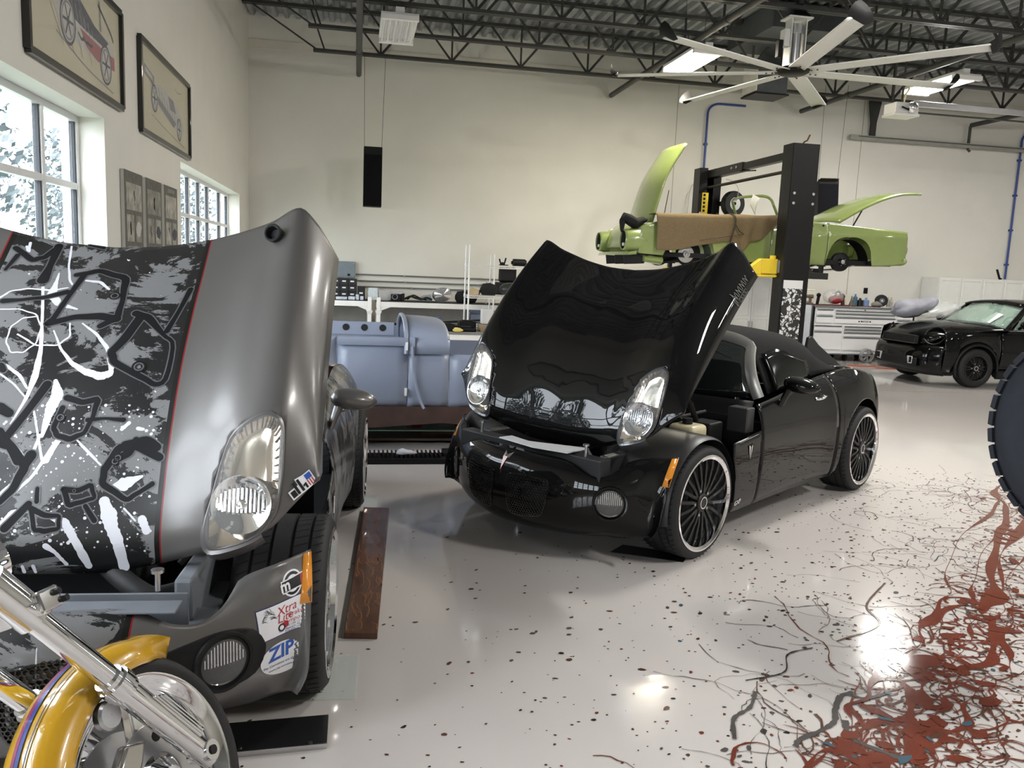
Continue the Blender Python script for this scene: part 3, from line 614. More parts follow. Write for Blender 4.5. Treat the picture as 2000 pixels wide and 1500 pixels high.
    for y in (-.42, .42):
        obj('bump_stop', MB().cyl((.55, y, .606), (.55, y, .665), .009, n=10).cyl((.55, y, .665), (.55, y, .675), .02, n=14), STEEL, rd)
    obj('hood_strut', MB().cyl((-.45, .55, .66), (-.02, .60, 1.15), .012, n=10).cyl((-.45, .55, .66), (-.28, .57, .86), .018, n=10), PLASTB, t); obj('hood_strut', MB().cyl((-.45, -.55, .66), (-.02, -.60, 1.15), .012, n=10).cyl((-.45, -.55, .66), (-.28, -.57, .86), .018, n=10), PLASTB, t)
    obj('frame_rail', MB().mm((.1, .46, .36), (.56, .56, .46)).mm((.3, .56, .40), (.36, .80, .45)), st['bay'], t, 0, .01); obj('frame_rail', MB().mm((.1, -.56, .36), (.56, -.46, .46)), st['bay'], t, 0, .01)
    return t, hd
LENS = pm('clear_lens', (1, 1, 1), .02, alpha=.10, spec=.8, coat=.6, var=.0)
SCREEN = pm('tinted_glass', (.012, .016, .015), .03, coat=1., spec=.8, var=.05)
BPAINT = pm('black_car_paint', (.002, .002, .0022), .5, coat=.6, coatr=.012, spec=.05, var=.1)
SILVER = pm('silver_car_paint', (.125, .119, .116), .36, metal=.35, coat=.6, coatr=.10, var=.03)
BAY = pm('bay_dark_grey', (.03, .03, .032), .45); BAYG = pm('bay_primer_grey', (.15, .16, .18), .5, var=.1)
def graphic_mat(name, axis, half, plain):
    """silver paint; inside |axis| < half a printed grey and black grunge pattern with black and red pinstripes"""
    m = bpy.data.materials.new(name); m.use_nodes = True; nt = m.node_tree; L = nt.links; N = nt.nodes.new; b = nt.nodes['Principled BSDF']
    tc = N('ShaderNodeTexCoord'); sp = N('ShaderNodeSeparateXYZ'); L.new(tc.outputs['Object'], sp.inputs[0])
    def mth(op, a, c):
        n = N('ShaderNodeMath'); n.operation = op
        for i, x in enumerate((a, c)):
            if isinstance(x, (int, float)): n.inputs[i].default_value = x
            else: L.new(x, n.inputs[i])
        return n.outputs[0]
    ab = mth('ABSOLUTE', sp.outputs[axis], 0)
    inside = mth('LESS_THAN', ab, half)
    def nz(scale, det, sc=(1, 1, 1), dist=0., loc=(0, 0, 0)):
        mp = N('ShaderNodeMapping'); mp.inputs['Scale'].default_value = sc; mp.inputs['Location'].default_value = loc; L.new(tc.outputs['Object'], mp.inputs[0])
        n = N('ShaderNodeTexNoise'); n.inputs['Scale'].default_value = scale; n.inputs['Detail'].default_value = det; n.inputs['Roughness'].default_value = .72; n.inputs['Distortion'].default_value = dist; L.new(mp.outputs[0], n.inputs[0]); return n.outputs[0]
    def mix(f, a, c):
        n = N('ShaderNodeMix'); n.data_type = 'RGBA'
        if isinstance(f, (int, float)): n.inputs[0].default_value = f
        else: L.new(f, n.inputs[0])
        for i, x in ((6, a), (7, c)):
            if isinstance(x, tuple): n.inputs[i].default_value = (*x, 1)
            else: L.new(x, n.inputs[i])
        return n.outputs[2]
    g = mth('GREATER_THAN', mth('ADD', nz(5, 8, (1, .6, 1), .6), mth('MULTIPLY', mth('SUBTRACT', nz(2.2, 2), .5), .55)), .49)
    col = mix(g, (.012, .012, .013), srgb(112, 112, 113))
    col = mix(mth('GREATER_THAN', nz(26, 3, (1, 1, 1), 0, (3, 1, 2)), .70), col, (.012, .012, .013))
    col = mix(mth('GREATER_THAN', nz(34, 2, (1, 1, 1), 0, (9, 4, 6)), .735), col, (.62, .62, .66))
    col = mix(mth('GREATER_THAN', ab, half - .022), col, (.006, .006, .006))
    col = mix(mth('GREATER_THAN', ab, half - .005), col, (.20, .012, .014))
    col = mix(inside, plain, col)
    L.new(col, b.inputs['Base Color'])
    L.new(mth('MULTIPLY', mth('SUBTRACT', 1.0, inside), .35), b.inputs['Metallic'])
    b.inputs['Roughness'].default_value = .36; b.inputs['Coat Weight'].default_value = .45; b.inputs['Coat Roughness'].default_value = .16; b.inputs['Specular IOR Level'].default_value = .2
    return m
GRAPH = graphic_mat('silver_paint_with_grunge_print', 1, .38, (.125, .119, .116))
GRAPHS = graphic_mat('grunge_print_flank', 1, 3., (.125, .119, .116))
styleA = dict(paint=BPAINT, hood=BPAINT, front=BPAINT, side=BPAINT, bezel=pm('dark_bezel', (.05, .05, .055), .3, coat=.5), refl=pm('bright_reflector', (.62, .56, .48), .10, metal=1), grille=pm('gloss_black_grille', (.006, .006, .006), .15, coat=1.), fogring=BPAINT, liner=pm('satin_black_liner', (.02, .02, .02), .42, spec=.5), tw=.27, tr=.885, rim=pm('black_wheel', (.006, .006, .006), .45), lip=CHROME, wsframe=pm('silver_frame', (.50, .49, .46), .35, metal=.6), bay=BAY)
styleB = dict(styleA, paint=SILVER, hood=GRAPH, front=GRAPH, side=GRAPHS, bezel=pm('grey_bezel', (.16, .15, .15), .35, metal=.5), fogring=PLASTB, tw=.33, tr=.905, rim=STEEL, lip=CHROME, wsframe=SILVER, bay=BAYG, dull=True, foglid=True, top=False, noliner=True)
carA, hoodA = roadster('black_roadster', 'black two-seat roadster with its clamshell bonnet tipped open in mid floor', (1.4913, 5.07), -2.5132, styleA)
carB, hoodB = roadster('silver_roadster', 'silver roadster with grunge-printed bonnet open, parked along the window wall', (-.979, 3.1826), -1.6301, styleB)
HW=[[(-0.294,-0.296,2.8),(-0.296,-0.263,2.8),(-0.298,-0.23,2.8),(-0.287,-0.2,2.8),(-0.276,-0.169,2.8),(-0.246,-0.152,2.8),(-0.216,-0.135,2.7),(-0.178,-0.134,2.7),(-0.141,-0.133,2.7),(-0.12,-0.149,2.7),(-0.1,-0.164,2.7),(-0.099,-0.184,2.7),(-0.098,-0.204,2.7),(-0.121,-0.218,2.7),(-0.144,-0.232,2.7),(-0.177,-0.233,2.7),(-0.21,-0.235,2.7),(-0.233,-0.221,2.7),(-0.255,-0.206,2.8),(-0.261,-0.184,2.8),(-0.267,-0.161,2.8)],
 [(-0.178,-0.203,3.3),(-0.156,-0.167,3.3),(-0.133,-0.131,3.2),(-0.135,-0.096,3.2),(-0.137,-0.061,3.3),(-0.159,-0.045,3.3),(-0.18,-0.03,3.3),(-0.21,-0.037,3.3),(-0.24,-0.044,3.3)],
 [(-0.202,-0.089,2.7),(-0.162,-0.067,3.5),(-0.122,-0.046,4.3),(-0.092,-0.021,5.9),(-0.062,0.004,7.5),(-0.046,0.028,9.6),(-0.029,0.053,11.8),(-0.019,0.082,13.9),(-0.009,0.11,16.0),(-0.014,0.124,15.0),(-0.02,0.138,13.9),(-0.032,0.142,9.1),(-0.045,0.146,4.3)],
 [(-0.042,0.14,7.5),(-0.083,0.126,7.6),(-0.126,0.111,7.6),(-0.159,0.085,6.6),(-0.192,0.059,5.5),(-0.217,0.029,4.2),(-0.243,-0.002,2.8)],
 [(-0.417,-0.185,5.7),(-0.331,-0.161,5.3),(-0.251,-0.141,5.0),(-0.183,-0.125,6.3),(-0.118,-0.111,7.5),(-0.065,-0.106,9.6),(-0.013,-0.103,11.6),(0.032,-0.107,8.9),(0.076,-0.113,6.3),(0.125,-0.128,4.4),(0.173,-0.145,2.6)],
 [(-0.671,-0.155,4.2),(-0.61,-0.143,3.9),(-0.549,-0.131,3.5),(-0.507,-0.117,4.1),(-0.466,-0.104,4.6),(-0.436,-0.083,3.8),(-0.407,-0.063,2.9)],
 [(-0.504,-0.153,2.3),(-0.477,-0.15,4.6),(-0.451,-0.148,6.9),(-0.415,-0.145,12.0),(-0.38,-0.143,17.0),(-0.357,-0.124,14.7),(-0.335,-0.106,12.4),(-0.323,-0.072,7.9),(-0.312,-0.038,3.4)],
 [(-0.352,-0.313,4.5),(-0.37,-0.3,3.9),(-0.388,-0.288,3.4),(-0.398,-0.26,3.7),(-0.407,-0.232,4.0),(-0.406,-0.188,4.3),(-0.405,-0.144,4.6),(-0.415,-0.122,3.7),(-0.424,-0.099,2.9)],
 [(-0.47,-0.048,5.2),(-0.467,-0.021,6.1),(-0.464,0.005,7.0),(-0.444,0.027,5.5),(-0.424,0.048,4.1)],
 [(0.012,-0.033,7.4),(0.039,-0.025,14.2),(0.066,-0.017,21.0),(0.086,-0.022,19.4),(0.106,-0.027,17.7),(0.129,-0.03,15.1),(0.151,-0.033,12.4),(0.183,-0.036,8.8),(0.214,-0.039,5.1)],
 [(0.127,-0.08,3.6),(0.165,-0.067,3.9),(0.202,-0.055,4.1),(0.248,-0.04,4.3),(0.292,-0.026,4.6)],
 [(0.225,0.017,7.2),(0.241,0.011,6.7),(0.256,0.005,6.1),(0.276,-0.003,7.1),(0.296,-0.011,8.1)],
 [(0.225,0.074,3.1),(0.258,0.111,3.1),(0.291,0.147,3.1)],
 [(-0.009,-0.217,3.2),(0.011,-0.189,3.1),(0.031,-0.162,3.1),(0.057,-0.137,2.9),(0.083,-0.111,2.6)],
 [(-0.045,-0.208,4.8),(-0.024,-0.18,5.5),(-0.004,-0.153,6.3),(0.019,-0.136,5.0),(0.043,-0.119,3.7)],
 [(0.187,0.214,6.2),(0.176,0.224,6.8),(0.165,0.234,7.3)],
 [(0.184,0.266,7.3),(0.186,0.275,6.3),(0.187,0.284,5.2)],
 [(-0.642,-0.307,4.8),(-0.628,-0.3,5.3),(-0.613,-0.293,5.9),(-0.639,-0.297,5.4),(-0.665,-0.301,4.8)],
 [(0.423,0.187,16.3),(0.444,0.196,20.7),(0.465,0.206,25.0),(0.485,0.213,23.1),(0.505,0.22,21.2),(0.525,0.231,20.6),(0.544,0.24,19.9),(0.574,0.249,18.1),(0.602,0.256,16.3)],
 [(0.466,0.013,7.4),(0.477,0.041,10.5),(0.489,0.07,13.6),(0.513,0.088,13.0),(0.536,0.104,12.4),(0.56,0.12,13.0),(0.581,0.133,13.7),(0.599,0.144,11.9)],
 [(0.555,0.017,9.9),(0.563,0.032,8.0),(0.571,0.046,6.2),(0.584,0.061,6.2),(0.596,0.076,6.2)],
 [(0.21,-0.046,5.1),(0.266,-0.057,5.4),(0.321,-0.069,5.6),(0.346,-0.09,5.0),(0.37,-0.11,4.4),(0.385,-0.125,5.0),(0.401,-0.14,5.6)],
 [(0.224,0.012,6.4),(0.284,-0.016,6.0),(0.342,-0.046,5.6),(0.372,-0.072,5.0),(0.401,-0.099,4.3)],
 [(0.498,-0.127,9.8),(0.48,-0.109,11.7),(0.462,-0.091,13.6),(0.455,-0.064,9.9),(0.449,-0.037,6.2)],
 [(0.239,0.086,3.2),(0.276,0.126,3.2),(0.312,0.167,3.2)],
 [(0.446,0.253,3.1),(0.465,0.273,3.1),(0.485,0.293,3.1)],
 [(0.382,0.203,8.8),(0.376,0.224,15.1),(0.369,0.245,21.5),(0.357,0.272,13.3),(0.346,0.3,5.1)],
 [(0.482,0.315,13.8),(0.5,0.324,13.1),(0.516,0.332,12.5)],
 [(0.601,-0.061,4.9),(0.613,-0.057,5.6)],
 [(0.601,-0.027,6.2),(0.614,-0.022,5.6)]]
HK=[[(-0.335,-0.296,12.3),(-0.34,-0.267,10.1),(-0.345,-0.238,7.9),(-0.355,-0.201,8.5),(-0.364,-0.163,9.0),(-0.381,-0.129,10.8),(-0.399,-0.095,12.6)],
 [(-0.499,-0.088,11.7),(-0.514,-0.05,12.3),(-0.53,-0.012,13.0),(-0.509,0.04,14.1),(-0.488,0.091,15.3),(-0.426,0.101,12.2),(-0.365,0.111,9.2),(-0.317,0.111,11.3),(-0.272,0.11,13.5),(-0.251,0.086,12.9),(-0.231,0.063,12.2)],
 [(-0.501,-0.062,11.7),(-0.442,-0.072,10.4),(-0.385,-0.082,9.1),(-0.322,-0.093,9.6),(-0.262,-0.105,10.0),(-0.249,-0.111,11.6),(-0.235,-0.116,13.2)],
 [(-0.235,-0.116,13.2),(-0.253,-0.075,12.8),(-0.271,-0.034,12.3),(-0.276,0.008,14.6),(-0.279,0.051,16.8),(-0.273,0.081,16.8),(-0.267,0.111,16.8)],
 [(-0.43,0.346,10.5),(-0.37,0.336,9.2),(-0.314,0.325,8.0),(-0.261,0.312,9.0),(-0.211,0.299,10.1)],
 [(-0.296,0.174,14.7),(-0.285,0.199,15.2),(-0.274,0.223,15.8),(-0.231,0.26,11.8),(-0.189,0.296,7.8),(-0.148,0.332,7.2),(-0.009,0.332,8.6),(0.02,0.301,9.6),(0.001,0.265,10.7),(-0.018,0.229,11.8),(-0.042,0.188,12.4),(-0.068,0.147,13.0),(-0.089,0.138,13.6),(-0.111,0.129,14.1),(-0.143,0.146,15.3),(-0.177,0.162,16.6),(-0.229,0.179,16.7),(-0.283,0.196,16.9)],
 [(0.027,-0.057,14.8),(0.075,-0.077,13.6),(0.121,-0.098,12.4),(0.17,-0.123,12.9),(0.217,-0.148,13.3)],
 [(0.199,-0.173,12.3),(0.223,-0.155,11.7),(0.247,-0.137,11.2),(0.272,-0.118,13.2),(0.297,-0.1,15.2)],
 [(0.075,0.017,11.5),(0.083,0.043,11.0),(0.091,0.069,10.5),(0.086,0.093,10.5),(0.081,0.118,10.5),(0.112,0.115,8.9),(0.143,0.113,7.3),(0.172,0.103,7.3),(0.2,0.093,7.2),(0.211,0.072,8.8),(0.222,0.051,10.3),(0.216,0.03,9.8),(0.21,0.009,9.3),(0.196,0.001,8.8),(0.182,-0.007,8.3),(0.147,0.001,8.8),(0.112,0.009,9.4)],
 [(0.155,0.098,8.3),(0.152,0.126,6.5),(0.149,0.155,4.7),(0.152,0.185,6.5),(0.154,0.215,8.4)],
 [(-0.664,-0.199,15.7),(-0.602,-0.197,13.7),(-0.542,-0.196,11.7),(-0.499,-0.196,16.3),(-0.457,-0.197,20.7)],
 [(-0.625,-0.34,11.8),(-0.598,-0.304,12.4),(-0.569,-0.267,12.9),(-0.58,-0.248,12.4),(-0.591,-0.229,11.8),(-0.627,-0.214,10.8),(-0.664,-0.199,9.6)],
 [(-0.502,-0.341,5.8),(-0.544,-0.332,7.6),(-0.587,-0.323,9.4)],
 [(-0.686,-0.093,4.9),(-0.681,-0.065,6.7),(-0.676,-0.037,8.5)],
 [(0.118,-0.189,18.6),(0.127,-0.173,17.0),(0.136,-0.157,15.5)],
 [(-0.037,-0.224,15.8),(-0.03,-0.216,13.2),(-0.023,-0.209,10.5)],
 [(0.243,0.233,15.5),(0.237,0.267,17.1),(0.231,0.302,18.7),(0.251,0.337,15.5)],
 [(0.225,0.266,11.4),(0.246,0.257,12.4),(0.267,0.248,13.4),(0.281,0.226,12.4),(0.294,0.205,11.3)],
 [(0.319,0.178,12.7),(0.286,0.197,13.4),(0.253,0.216,14.1),(0.25,0.245,14.7),(0.246,0.273,15.4),(0.266,0.312,14.7),(0.286,0.351,14.1)],
 [(0.319,0.175,11.4),(0.344,0.176,11.4),(0.368,0.177,11.3),(0.393,0.217,10.1),(0.418,0.257,8.8),(0.405,0.281,8.2),(0.392,0.305,7.6),(0.372,0.337,8.9)],
 [(0.387,0.057,10.0),(0.388,0.078,9.4),(0.389,0.099,8.8),(0.381,0.119,8.2),(0.372,0.139,7.6),(0.391,0.146,6.9),(0.41,0.154,6.3),(0.417,0.135,6.9),(0.424,0.117,7.5),(0.429,0.097,8.1),(0.434,0.077,8.7),(0.411,0.067,8.7),(0.387,0.057,8.8)],
 [(0.437,0.129,7.5),(0.459,0.145,8.1),(0.481,0.162,8.7)],
 [(0.446,-0.038,9.9),(0.456,-0.016,9.3),(0.466,0.006,8.7),(0.468,0.028,7.4),(0.469,0.051,6.2),(0.487,0.052,6.2),(0.505,0.053,6.2),(0.51,0.032,7.4),(0.514,0.011,8.6),(0.511,-0.004,8.0),(0.509,-0.02,7.4),(0.479,-0.028,7.4),(0.449,-0.037,7.4)],
 [(0.432,-0.047,11.2),(0.469,-0.079,12.3),(0.505,-0.112,13.5)],
 [(0.384,-0.026,6.2),(0.405,-0.025,6.8),(0.425,-0.023,7.4)],
 [(0.228,-0.168,25.2),(0.242,-0.144,18.9),(0.256,-0.121,12.6),(0.285,-0.099,13.8),(0.314,-0.077,15.0),(0.349,-0.089,13.7),(0.384,-0.102,12.4),(0.404,-0.119,11.2),(0.425,-0.137,9.9)],
 [(0.314,-0.077,13.8),(0.296,-0.07,15.7),(0.278,-0.062,17.6)]]
HRG=[(-0.387, 0.077, 0.0209), (-0.049, 0.233, 0.0248), (0.147, 0.008, 0.0169), (0.296, 0.207, 0.0145), (0.39, 0.089, 0.0081), (0.285, 0.215, 0.0143)]
HWHITE = pm('white_print', (.60, .60, .65), .4, coat=.2, var=.03); HBLACK = pm('black_print', (.004, .004, .005), .6, spec=.2); HGREY = pm('grey_print', (.09, .09, .095), .35, coat=.8)
def hood_strokes(name, L, mat, off, grow=0., jag=0.):
    R = random.Random(3)
    for s in L:
        if len(s) < 2: continue
        mb = MB(); d = crv([(x, y, w) for x, y, w in s], max(4, len(s) * 3)); ws = [max(.0008, p.z * .001 * (1 + R.uniform(-jag, jag)) + grow) for p in d]
        Lr, Rr = ribbon3([(p.x, p.y) for p in d], ws, lambda x, y: hood_at(x, y, off), hood_n)
        mb.grid([Lr, [(a + b) / 2 for a, b in zip(Lr, Rr)], Rr])
        def cap(p, w, e, sg):
            n = hood_n(p.x, p.y); c = hood_at(p.x, p.y, off); t_ = n.cross(e).normalized() * sg; e = e.normalized()
            return [c + e * (w * cos(a)) + t_ * (w * sin(a)) for a in [pi * k / 6 for k in range(7)]]
        for k, sg in ((0, 1), (-1, -1)):
            e = Lr[k] - Rr[k]; c = (Lr[k] + Rr[k]) / 2; mb.add([c] + cap(d[k], ws[k], e, sg), [(0, i, i + 1) for i in range(1, 7)])
        obj(name, mb, mat, hoodB, 0)
hood_strokes('white_swirl_print', HW, HWHITE, .0008, jag=.12)
hood_strokes('grey_halo_print', HK, HGREY, .0012, grow=.0045)
hood_strokes('black_piston_print', HK, HBLACK, .0016)
_r = random.Random(5); _mb = MB()
for _k in range(420):                                        # white paint flecks
    x, y = _r.uniform(.1, .57), _r.gauss(.1, .2)
    if abs(y) > .35: continue
    n = hood_n(x, y); q = _r.choice((.0012, .002, .003, .005)) * _r.uniform(.6, 1.3); _mb.add(_mb.ring(hood_at(x, y, .0009), n, q, 6), [tuple(range(6))])
tag(obj('white_fleck_print', _mb, HWHITE, hoodB, 0), kind='stuff')
for x, y, r in HRG:
    n = hood_n(x, y)
    for rr in (1., .5): obj('black_ring_print', MB().lathe([(r * rr, .0024), (r * rr * .72, .0024)], hood_at(x, y), n, 20), HBLACK, hoodB, 0)
    obj('grey_ring_print', MB().lathe([(r * .72, .0023), (r * .5, .0023)], hood_at(x, y), n, 20), HGREY, hoodB, 0)
# rubber bump stop on the silver bonnet
_n = hood_n(-.69, .665); _c = hood_at(-.69, .665)
_q = (V((.55, 0, -.1)) + _n * .6).normalized(); _c = hood_at(-.655, .655)
obj('rubber_stop', MB().lathe([(.028, -.01), (.036, .03), (.036, .042), (.031, .045), (.026, .042), (.020, .015), (.001, .015)], _c, _q, 24), RUBBER, carB, 40)
_n = hood_n(-.69, .665)
# white drips on the printed part of the bumper, and stickers
_mb = MB(); _r = random.Random(9)
for k in range(26):
    y = _r.uniform(-.3, .355); z = .56 - .3 * _r.random() ** 2; ln = _r.uniform(.05, .3); w = _r.choice((.002, .003, .006, .011, .016))
    zz = [z - ln * i / 8 for i in range(9) if z - ln * i / 8 > .2]
    if len(zz) > 1: _mb.grid([[fas(y + s * w * (1 + .3 * sin(i * 2.1 + k)), q, off=.003) for i, q in enumerate(zz)] for s in (-1, 1)])
tag(obj('white_drip_print', _mb, HWHITE, carB, 0), kind='stuff')
def fas_patch(poly, mat, name, off, par):                   # poly in (y, z) on the bumper
    poly = [(a[0] + (b[0] - a[0]) * k / 8, a[1] + (b[1] - a[1]) * k / 8) for a, b in zip(poly, poly[1:] + poly[:1]) for k in range(8)] if len(poly) < 12 else poly
    n = len(poly); cy = sum(p[0] for p in poly) / n; cz = sum(p[1] for p in poly) / n
    rings = [[fas(cy + (y - cy) * k, cz + (z - cz) * k, off=off) for y, z in poly] for k in (1., .8, .6, .4, .2, .01)]
    return obj(name, MB().loft(rings, cap=False), mat, par, 0)
def fas_text(s, size, y, z, ang, mat, name, par, off=.0042, shear=0., align='CENTER', bold=0., sx=1.):
    mb = text_mb(s, size, Matrix.Identity(4), align, 0.0, bold)
    # text x runs along the surface towards +y, foreshortened arc length
    out = MB(); ca, sa = cos(ang), sin(ang)
    def P_(v):
        x, q = v.x * sx + shear * v.y, v.y; a, b = x * ca - q * sa, x * sa + q * ca
        ds = (fas(y + .01, z) - fas(y - .01, z)).length / .02
        return fas(min(y + a / ds, .869), z + b, off=off)
    out.v = [P_(v) for v in mb.v]; out.f = mb.f
    return obj(name, out, mat, par, 0)
def fas_xy(y, z, ang, pts):
    ca, sa = cos(ang), sin(ang); ds = (fas(y + .01, z) - fas(y - .01, z)).length / .02
    return [(min(y + (x * ca - q * sa) / ds, .869), z + x * sa + q * ca) for x, q in pts]
STK = pm('sticker_white', (.80, .80, .84), .3, coat=.3, var=.01); SKB = pm('sticker_blue', (.03, .10, .42), .35); SKN = pm('sticker_navy', (.03, .03, .12), .35); SKR = pm('sticker_red', (.42, .025, .03), .35); SKK = pm('sticker_black', (.012, .012, .014), .35)
def circ(r, n=28, a0=0., a1=2 * pi, sy=1.): return [(r * cos(a0 + (a1 - a0) * k / n), r * sy * sin(a0 + (a1 - a0) * k / n)) for k in range(n)]
_a = .0
s1 = fas_patch(fas_xy(.812, .562, _a, circ(.042)), STK, 'gear_sticker', 0.0029, carB)
fas_patch(fas_xy(.812, .562, _a, circ(.036)), SKK, 'gear_disc', 0.0033, s1); fas_patch(fas_xy(.812, .562, _a, circ(.027)), STK, 'gear_centre', 0.0035, s1)
fas_patch(fas_xy(.815, .562, .12, [(-.05, -.021), (.05, -.021), (.05, .021), (-.05, .021)]), STK, 'letter_panel_edge', 0.0036, s1)
fas_patch(fas_xy(.815, .562, .12, [(-.046, -.017), (.046, -.017), (.046, .017), (-.046, .017)]), SKK, 'letter_panel', 0.0038, s1)
fas_text('m', .052, .792, .560, .12, STK, 'letter_m', s1, .0044, bold=.0015); fas_text('P', .038, .84, .566, .12, SKR, 'letter_p', s1, .0044, bold=.0015)
s2 = fas_patch(fas_xy(.785, .460, .10, [(-.10, -.056), (.10, -.056), (.10, .056), (-.10, .056)]), SKN, 'brake_sticker', 0.0029, carB)
fas_patch(fas_xy(.785, .460, .10, [(-.097, -.053), (.097, -.053), (.097, .053), (-.097, .053)]), STK, 'sticker_field', 0.0033, s2)
fas_text('Xtra', .042, .795, .488, .16, SKR, 'lettering', s2, shear=.3); fas_text('Lite', .040, .790, .462, .16, SKR, 'lettering', s2, shear=.3)
fas_text('Brakes &', .022, .832, .470, .16, SKR, 'lettering', s2, shear=.3); fas_text('Components', .021, .825, .449, .16, SKR, 'lettering', s2, shear=.3)
for k, (s_, q) in enumerate((('1170 Old 119 South', .434), ('Mt. Pleasant, PA  15666', .424), ('724-696-3731', .414))): fas_text(s_, .011, .822 - .004 * k, q, .16, SKN, 'lettering', s2)
_mb = MB(); _r = random.Random(2)                            # the pen drawing of an eagle and wheel on the sticker
for k in range(46):
    a = _r.uniform(.2, 2.9); x0, q0 = -.055 + .03 * cos(a), .0 + .034 * sin(a); ln = _r.uniform(.012, .03); b = a + _r.gauss(.3, .3)
    p = fas_xy(.785, .460, .10, [(x0, q0), (x0 - ln * .6 * cos(b) - .004, q0 + ln * .5 * sin(b)), (x0 - ln * cos(b) - .008, q0 + ln * .8 * sin(b) - .004)])
    P3 = [fas(y, z, off=.0042) for y, z in p]; _mb.grid([[q + V((0, 0, .0006)) for q in P3], [q - V((0, 0, .0006)) for q in P3]])
obj('eagle_sketch', _mb, SKK, s2, 0)
fas_patch(fas_xy(.785, .460, .10, [(x - .012, q - .03) for x, q in circ(.014)]), SKK, 'wheel_print', 0.0039, s2); fas_patch(fas_xy(.785, .460, .10, [(x - .012, q - .03) for x, q in circ(.008)]), STK, 'wheel_hub_print', 0.0042, s2); fas_patch(fas_xy(.785, .460, .10, [(x + .004, q - .024) for x, q in circ(.012)]), SKR, 'caliper_print', 0.0037, s2)
s3 = fas_patch(fas_xy(.782, .325, .10, circ(.078, 36, sy=.72)), STK, 'oval_sticker', 0.0029, carB)
fas_text('ZIP', .066, .778, .347, .16, SKB, 'lettering', s3, shear=.15, bold=.002); fas_text("Zip Corvettes are all we do", .0125, .785, .310, .14, SKN, 'lettering', s3); fas_text('www.zip-corvette.com', .011, .785, .294, .14, SKN, 'lettering', s3)
# three-letter sticker with a small flag on the bonnet flank
def hood_text(s, size, x, y, ang, mat, name, par, off, bold=0.):
    mb = text_mb(s, size, Matrix.Identity(4), 'CENTER', 0.0, bold); out = MB(); n = hood_n(x, y); c = hood_at(x, y); u = V((0, 1, 0)); u = (u - n * u.dot(n)).normalized(); w = n.cross(u)
    u, w = u * cos(ang) + w * sin(ang), w * cos(ang) - u * sin(ang); out.v = [c + u * v.x + w * v.y + n * off for v in mb.v]; out.f = mb.f; return obj(name, out, mat, par, 0)
_hx, _hy = .385, .828; _n = hood_n(_hx, _hy); _c = hood_at(_hx, _hy, .004)
_u = V((0, 1, 0)); _u = (_u - _n * _u.dot(_n)).normalized(); _w = _n.cross(_u)
if _w.z < 0: _w = -_w
_u2, _w2 = (_u * cos(.65) + _w * sin(.65)), (_w * cos(.65) - _u * sin(.65))
def _pp(pts, off): return [_c + _u2 * a + _w2 * b + _n * off for a, b in pts]
s4 = obj('flag_sticker', MB().add(_pp([(-.052, -.022), (.052, -.022), (.052, .03), (.02, .03), (-.01, .035), (-.01, .012), (-.052, .012)], .001), [(0, 1, 2, 3, 4, 5, 6)]), STK, hoodB, 0)
_mb = MB()
for pts in ([(-.047, -.017), (-.028, -.017), (-.028, .007), (-.047, .007)], [(-.026, -.017), (-.016, -.017), (-.016, .029), (-.026, .029)], [(-.008, -.017), (.002, -.017), (.002, .029), (-.008, .029)], [(.004, .000), (.018, .004), (.018, -.017), (.010, -.017), (.010, -.004), (.004, -.008)]): _mb.add(_pp(pts, .002), [tuple(range(len(pts)))])
obj('letter_print', _mb, SKK, s4, 0)
obj('flag_field', MB().add(_pp([(.024, .006), (.048, .006), (.048, .026), (.024, .026)], .002), [(0, 1, 2, 3)]), SKB, s4, 0)
_mb = MB()
for k in range(3): _mb.add(_pp([(.024 + k * .009, -.017), (.028 + k * .009, -.017), (.028 + k * .009, .005), (.024 + k * .009, .005)], .002), [(0, 1, 2, 3)])
obj('flag_stripes', _mb, SKR, s4, 0)
# chalk-grey script and boxed mark along the black bonnet's rear edge
SCR = pm('grey_script', (.16, .16, .15), .5)
_mb = MB(); _r = random.Random(4)
_pts = [(-.415 - .20 * k / 40 + .004 * sin(k * 1.9), .864 - .004 * k / 40 + .010 * sin(k * 1.25) * (1 if k > 4 else 2)) for k in range(41)]
_mb.grid(ribbon3(_pts, [.0022] * 41, lambda x, y: hood_at(x, min(y, .882), .003), lambda x, y: hood_n(x, min(y, .87))))
obj('script_print', _mb, SCR, hoodA, 0)
_bx = [(-.452, .8745), (-.545, .8735), (-.545, .8815), (-.452, .8825), (-.452, .8745)]
_mb = MB().grid(ribbon3(_bx, [.0014] * 5, lambda x, y: hood_at(x, y, .003), lambda x, y: hood_n(x, .87)))
for k in range(3): _mb.grid(ribbon3([(-.475 - .022 * k, .8755), (-.484 - .022 * k, .8805)], [.002] * 2, lambda x, y: hood_at(x, y, .003), lambda x, y: hood_n(x, .87)))
obj('boxed_mark', _mb, SCR, hoodA, 0)
# sheet of paper lying on the black car's radiator support
_pp2 = [(.623, -.195), (.525, -.181), (.557, -.01), (.49, .16), (.42, .338), (.618, .339), (.661, .112)]
_pt = obj('paper_sheet', MB().prism([(x, y, .004 + .006 * abs(y)) for x, y in _pp2], (0, 0, .608), (0, 0, .614)), pm('paper', (.80, .80, .80), .6, var=.02), None, 0)
_pt.location = carA.location; _pt.rotation_euler = carA.rotation_euler; tag(_pt, 'folded white paper sheets lying on the front edge of the black roadster', 'paper')
# the small grey script behind the front wheel of the black car
_M4 = frame((-.47, side_y(-.47, .245) + .004, .245), (-1, .0, .12), (0, .12, 1))
obj('model_script', text_mb('GXP', .042, _M4, ext=.0008, bold=.001), CHROME, carA, 0)
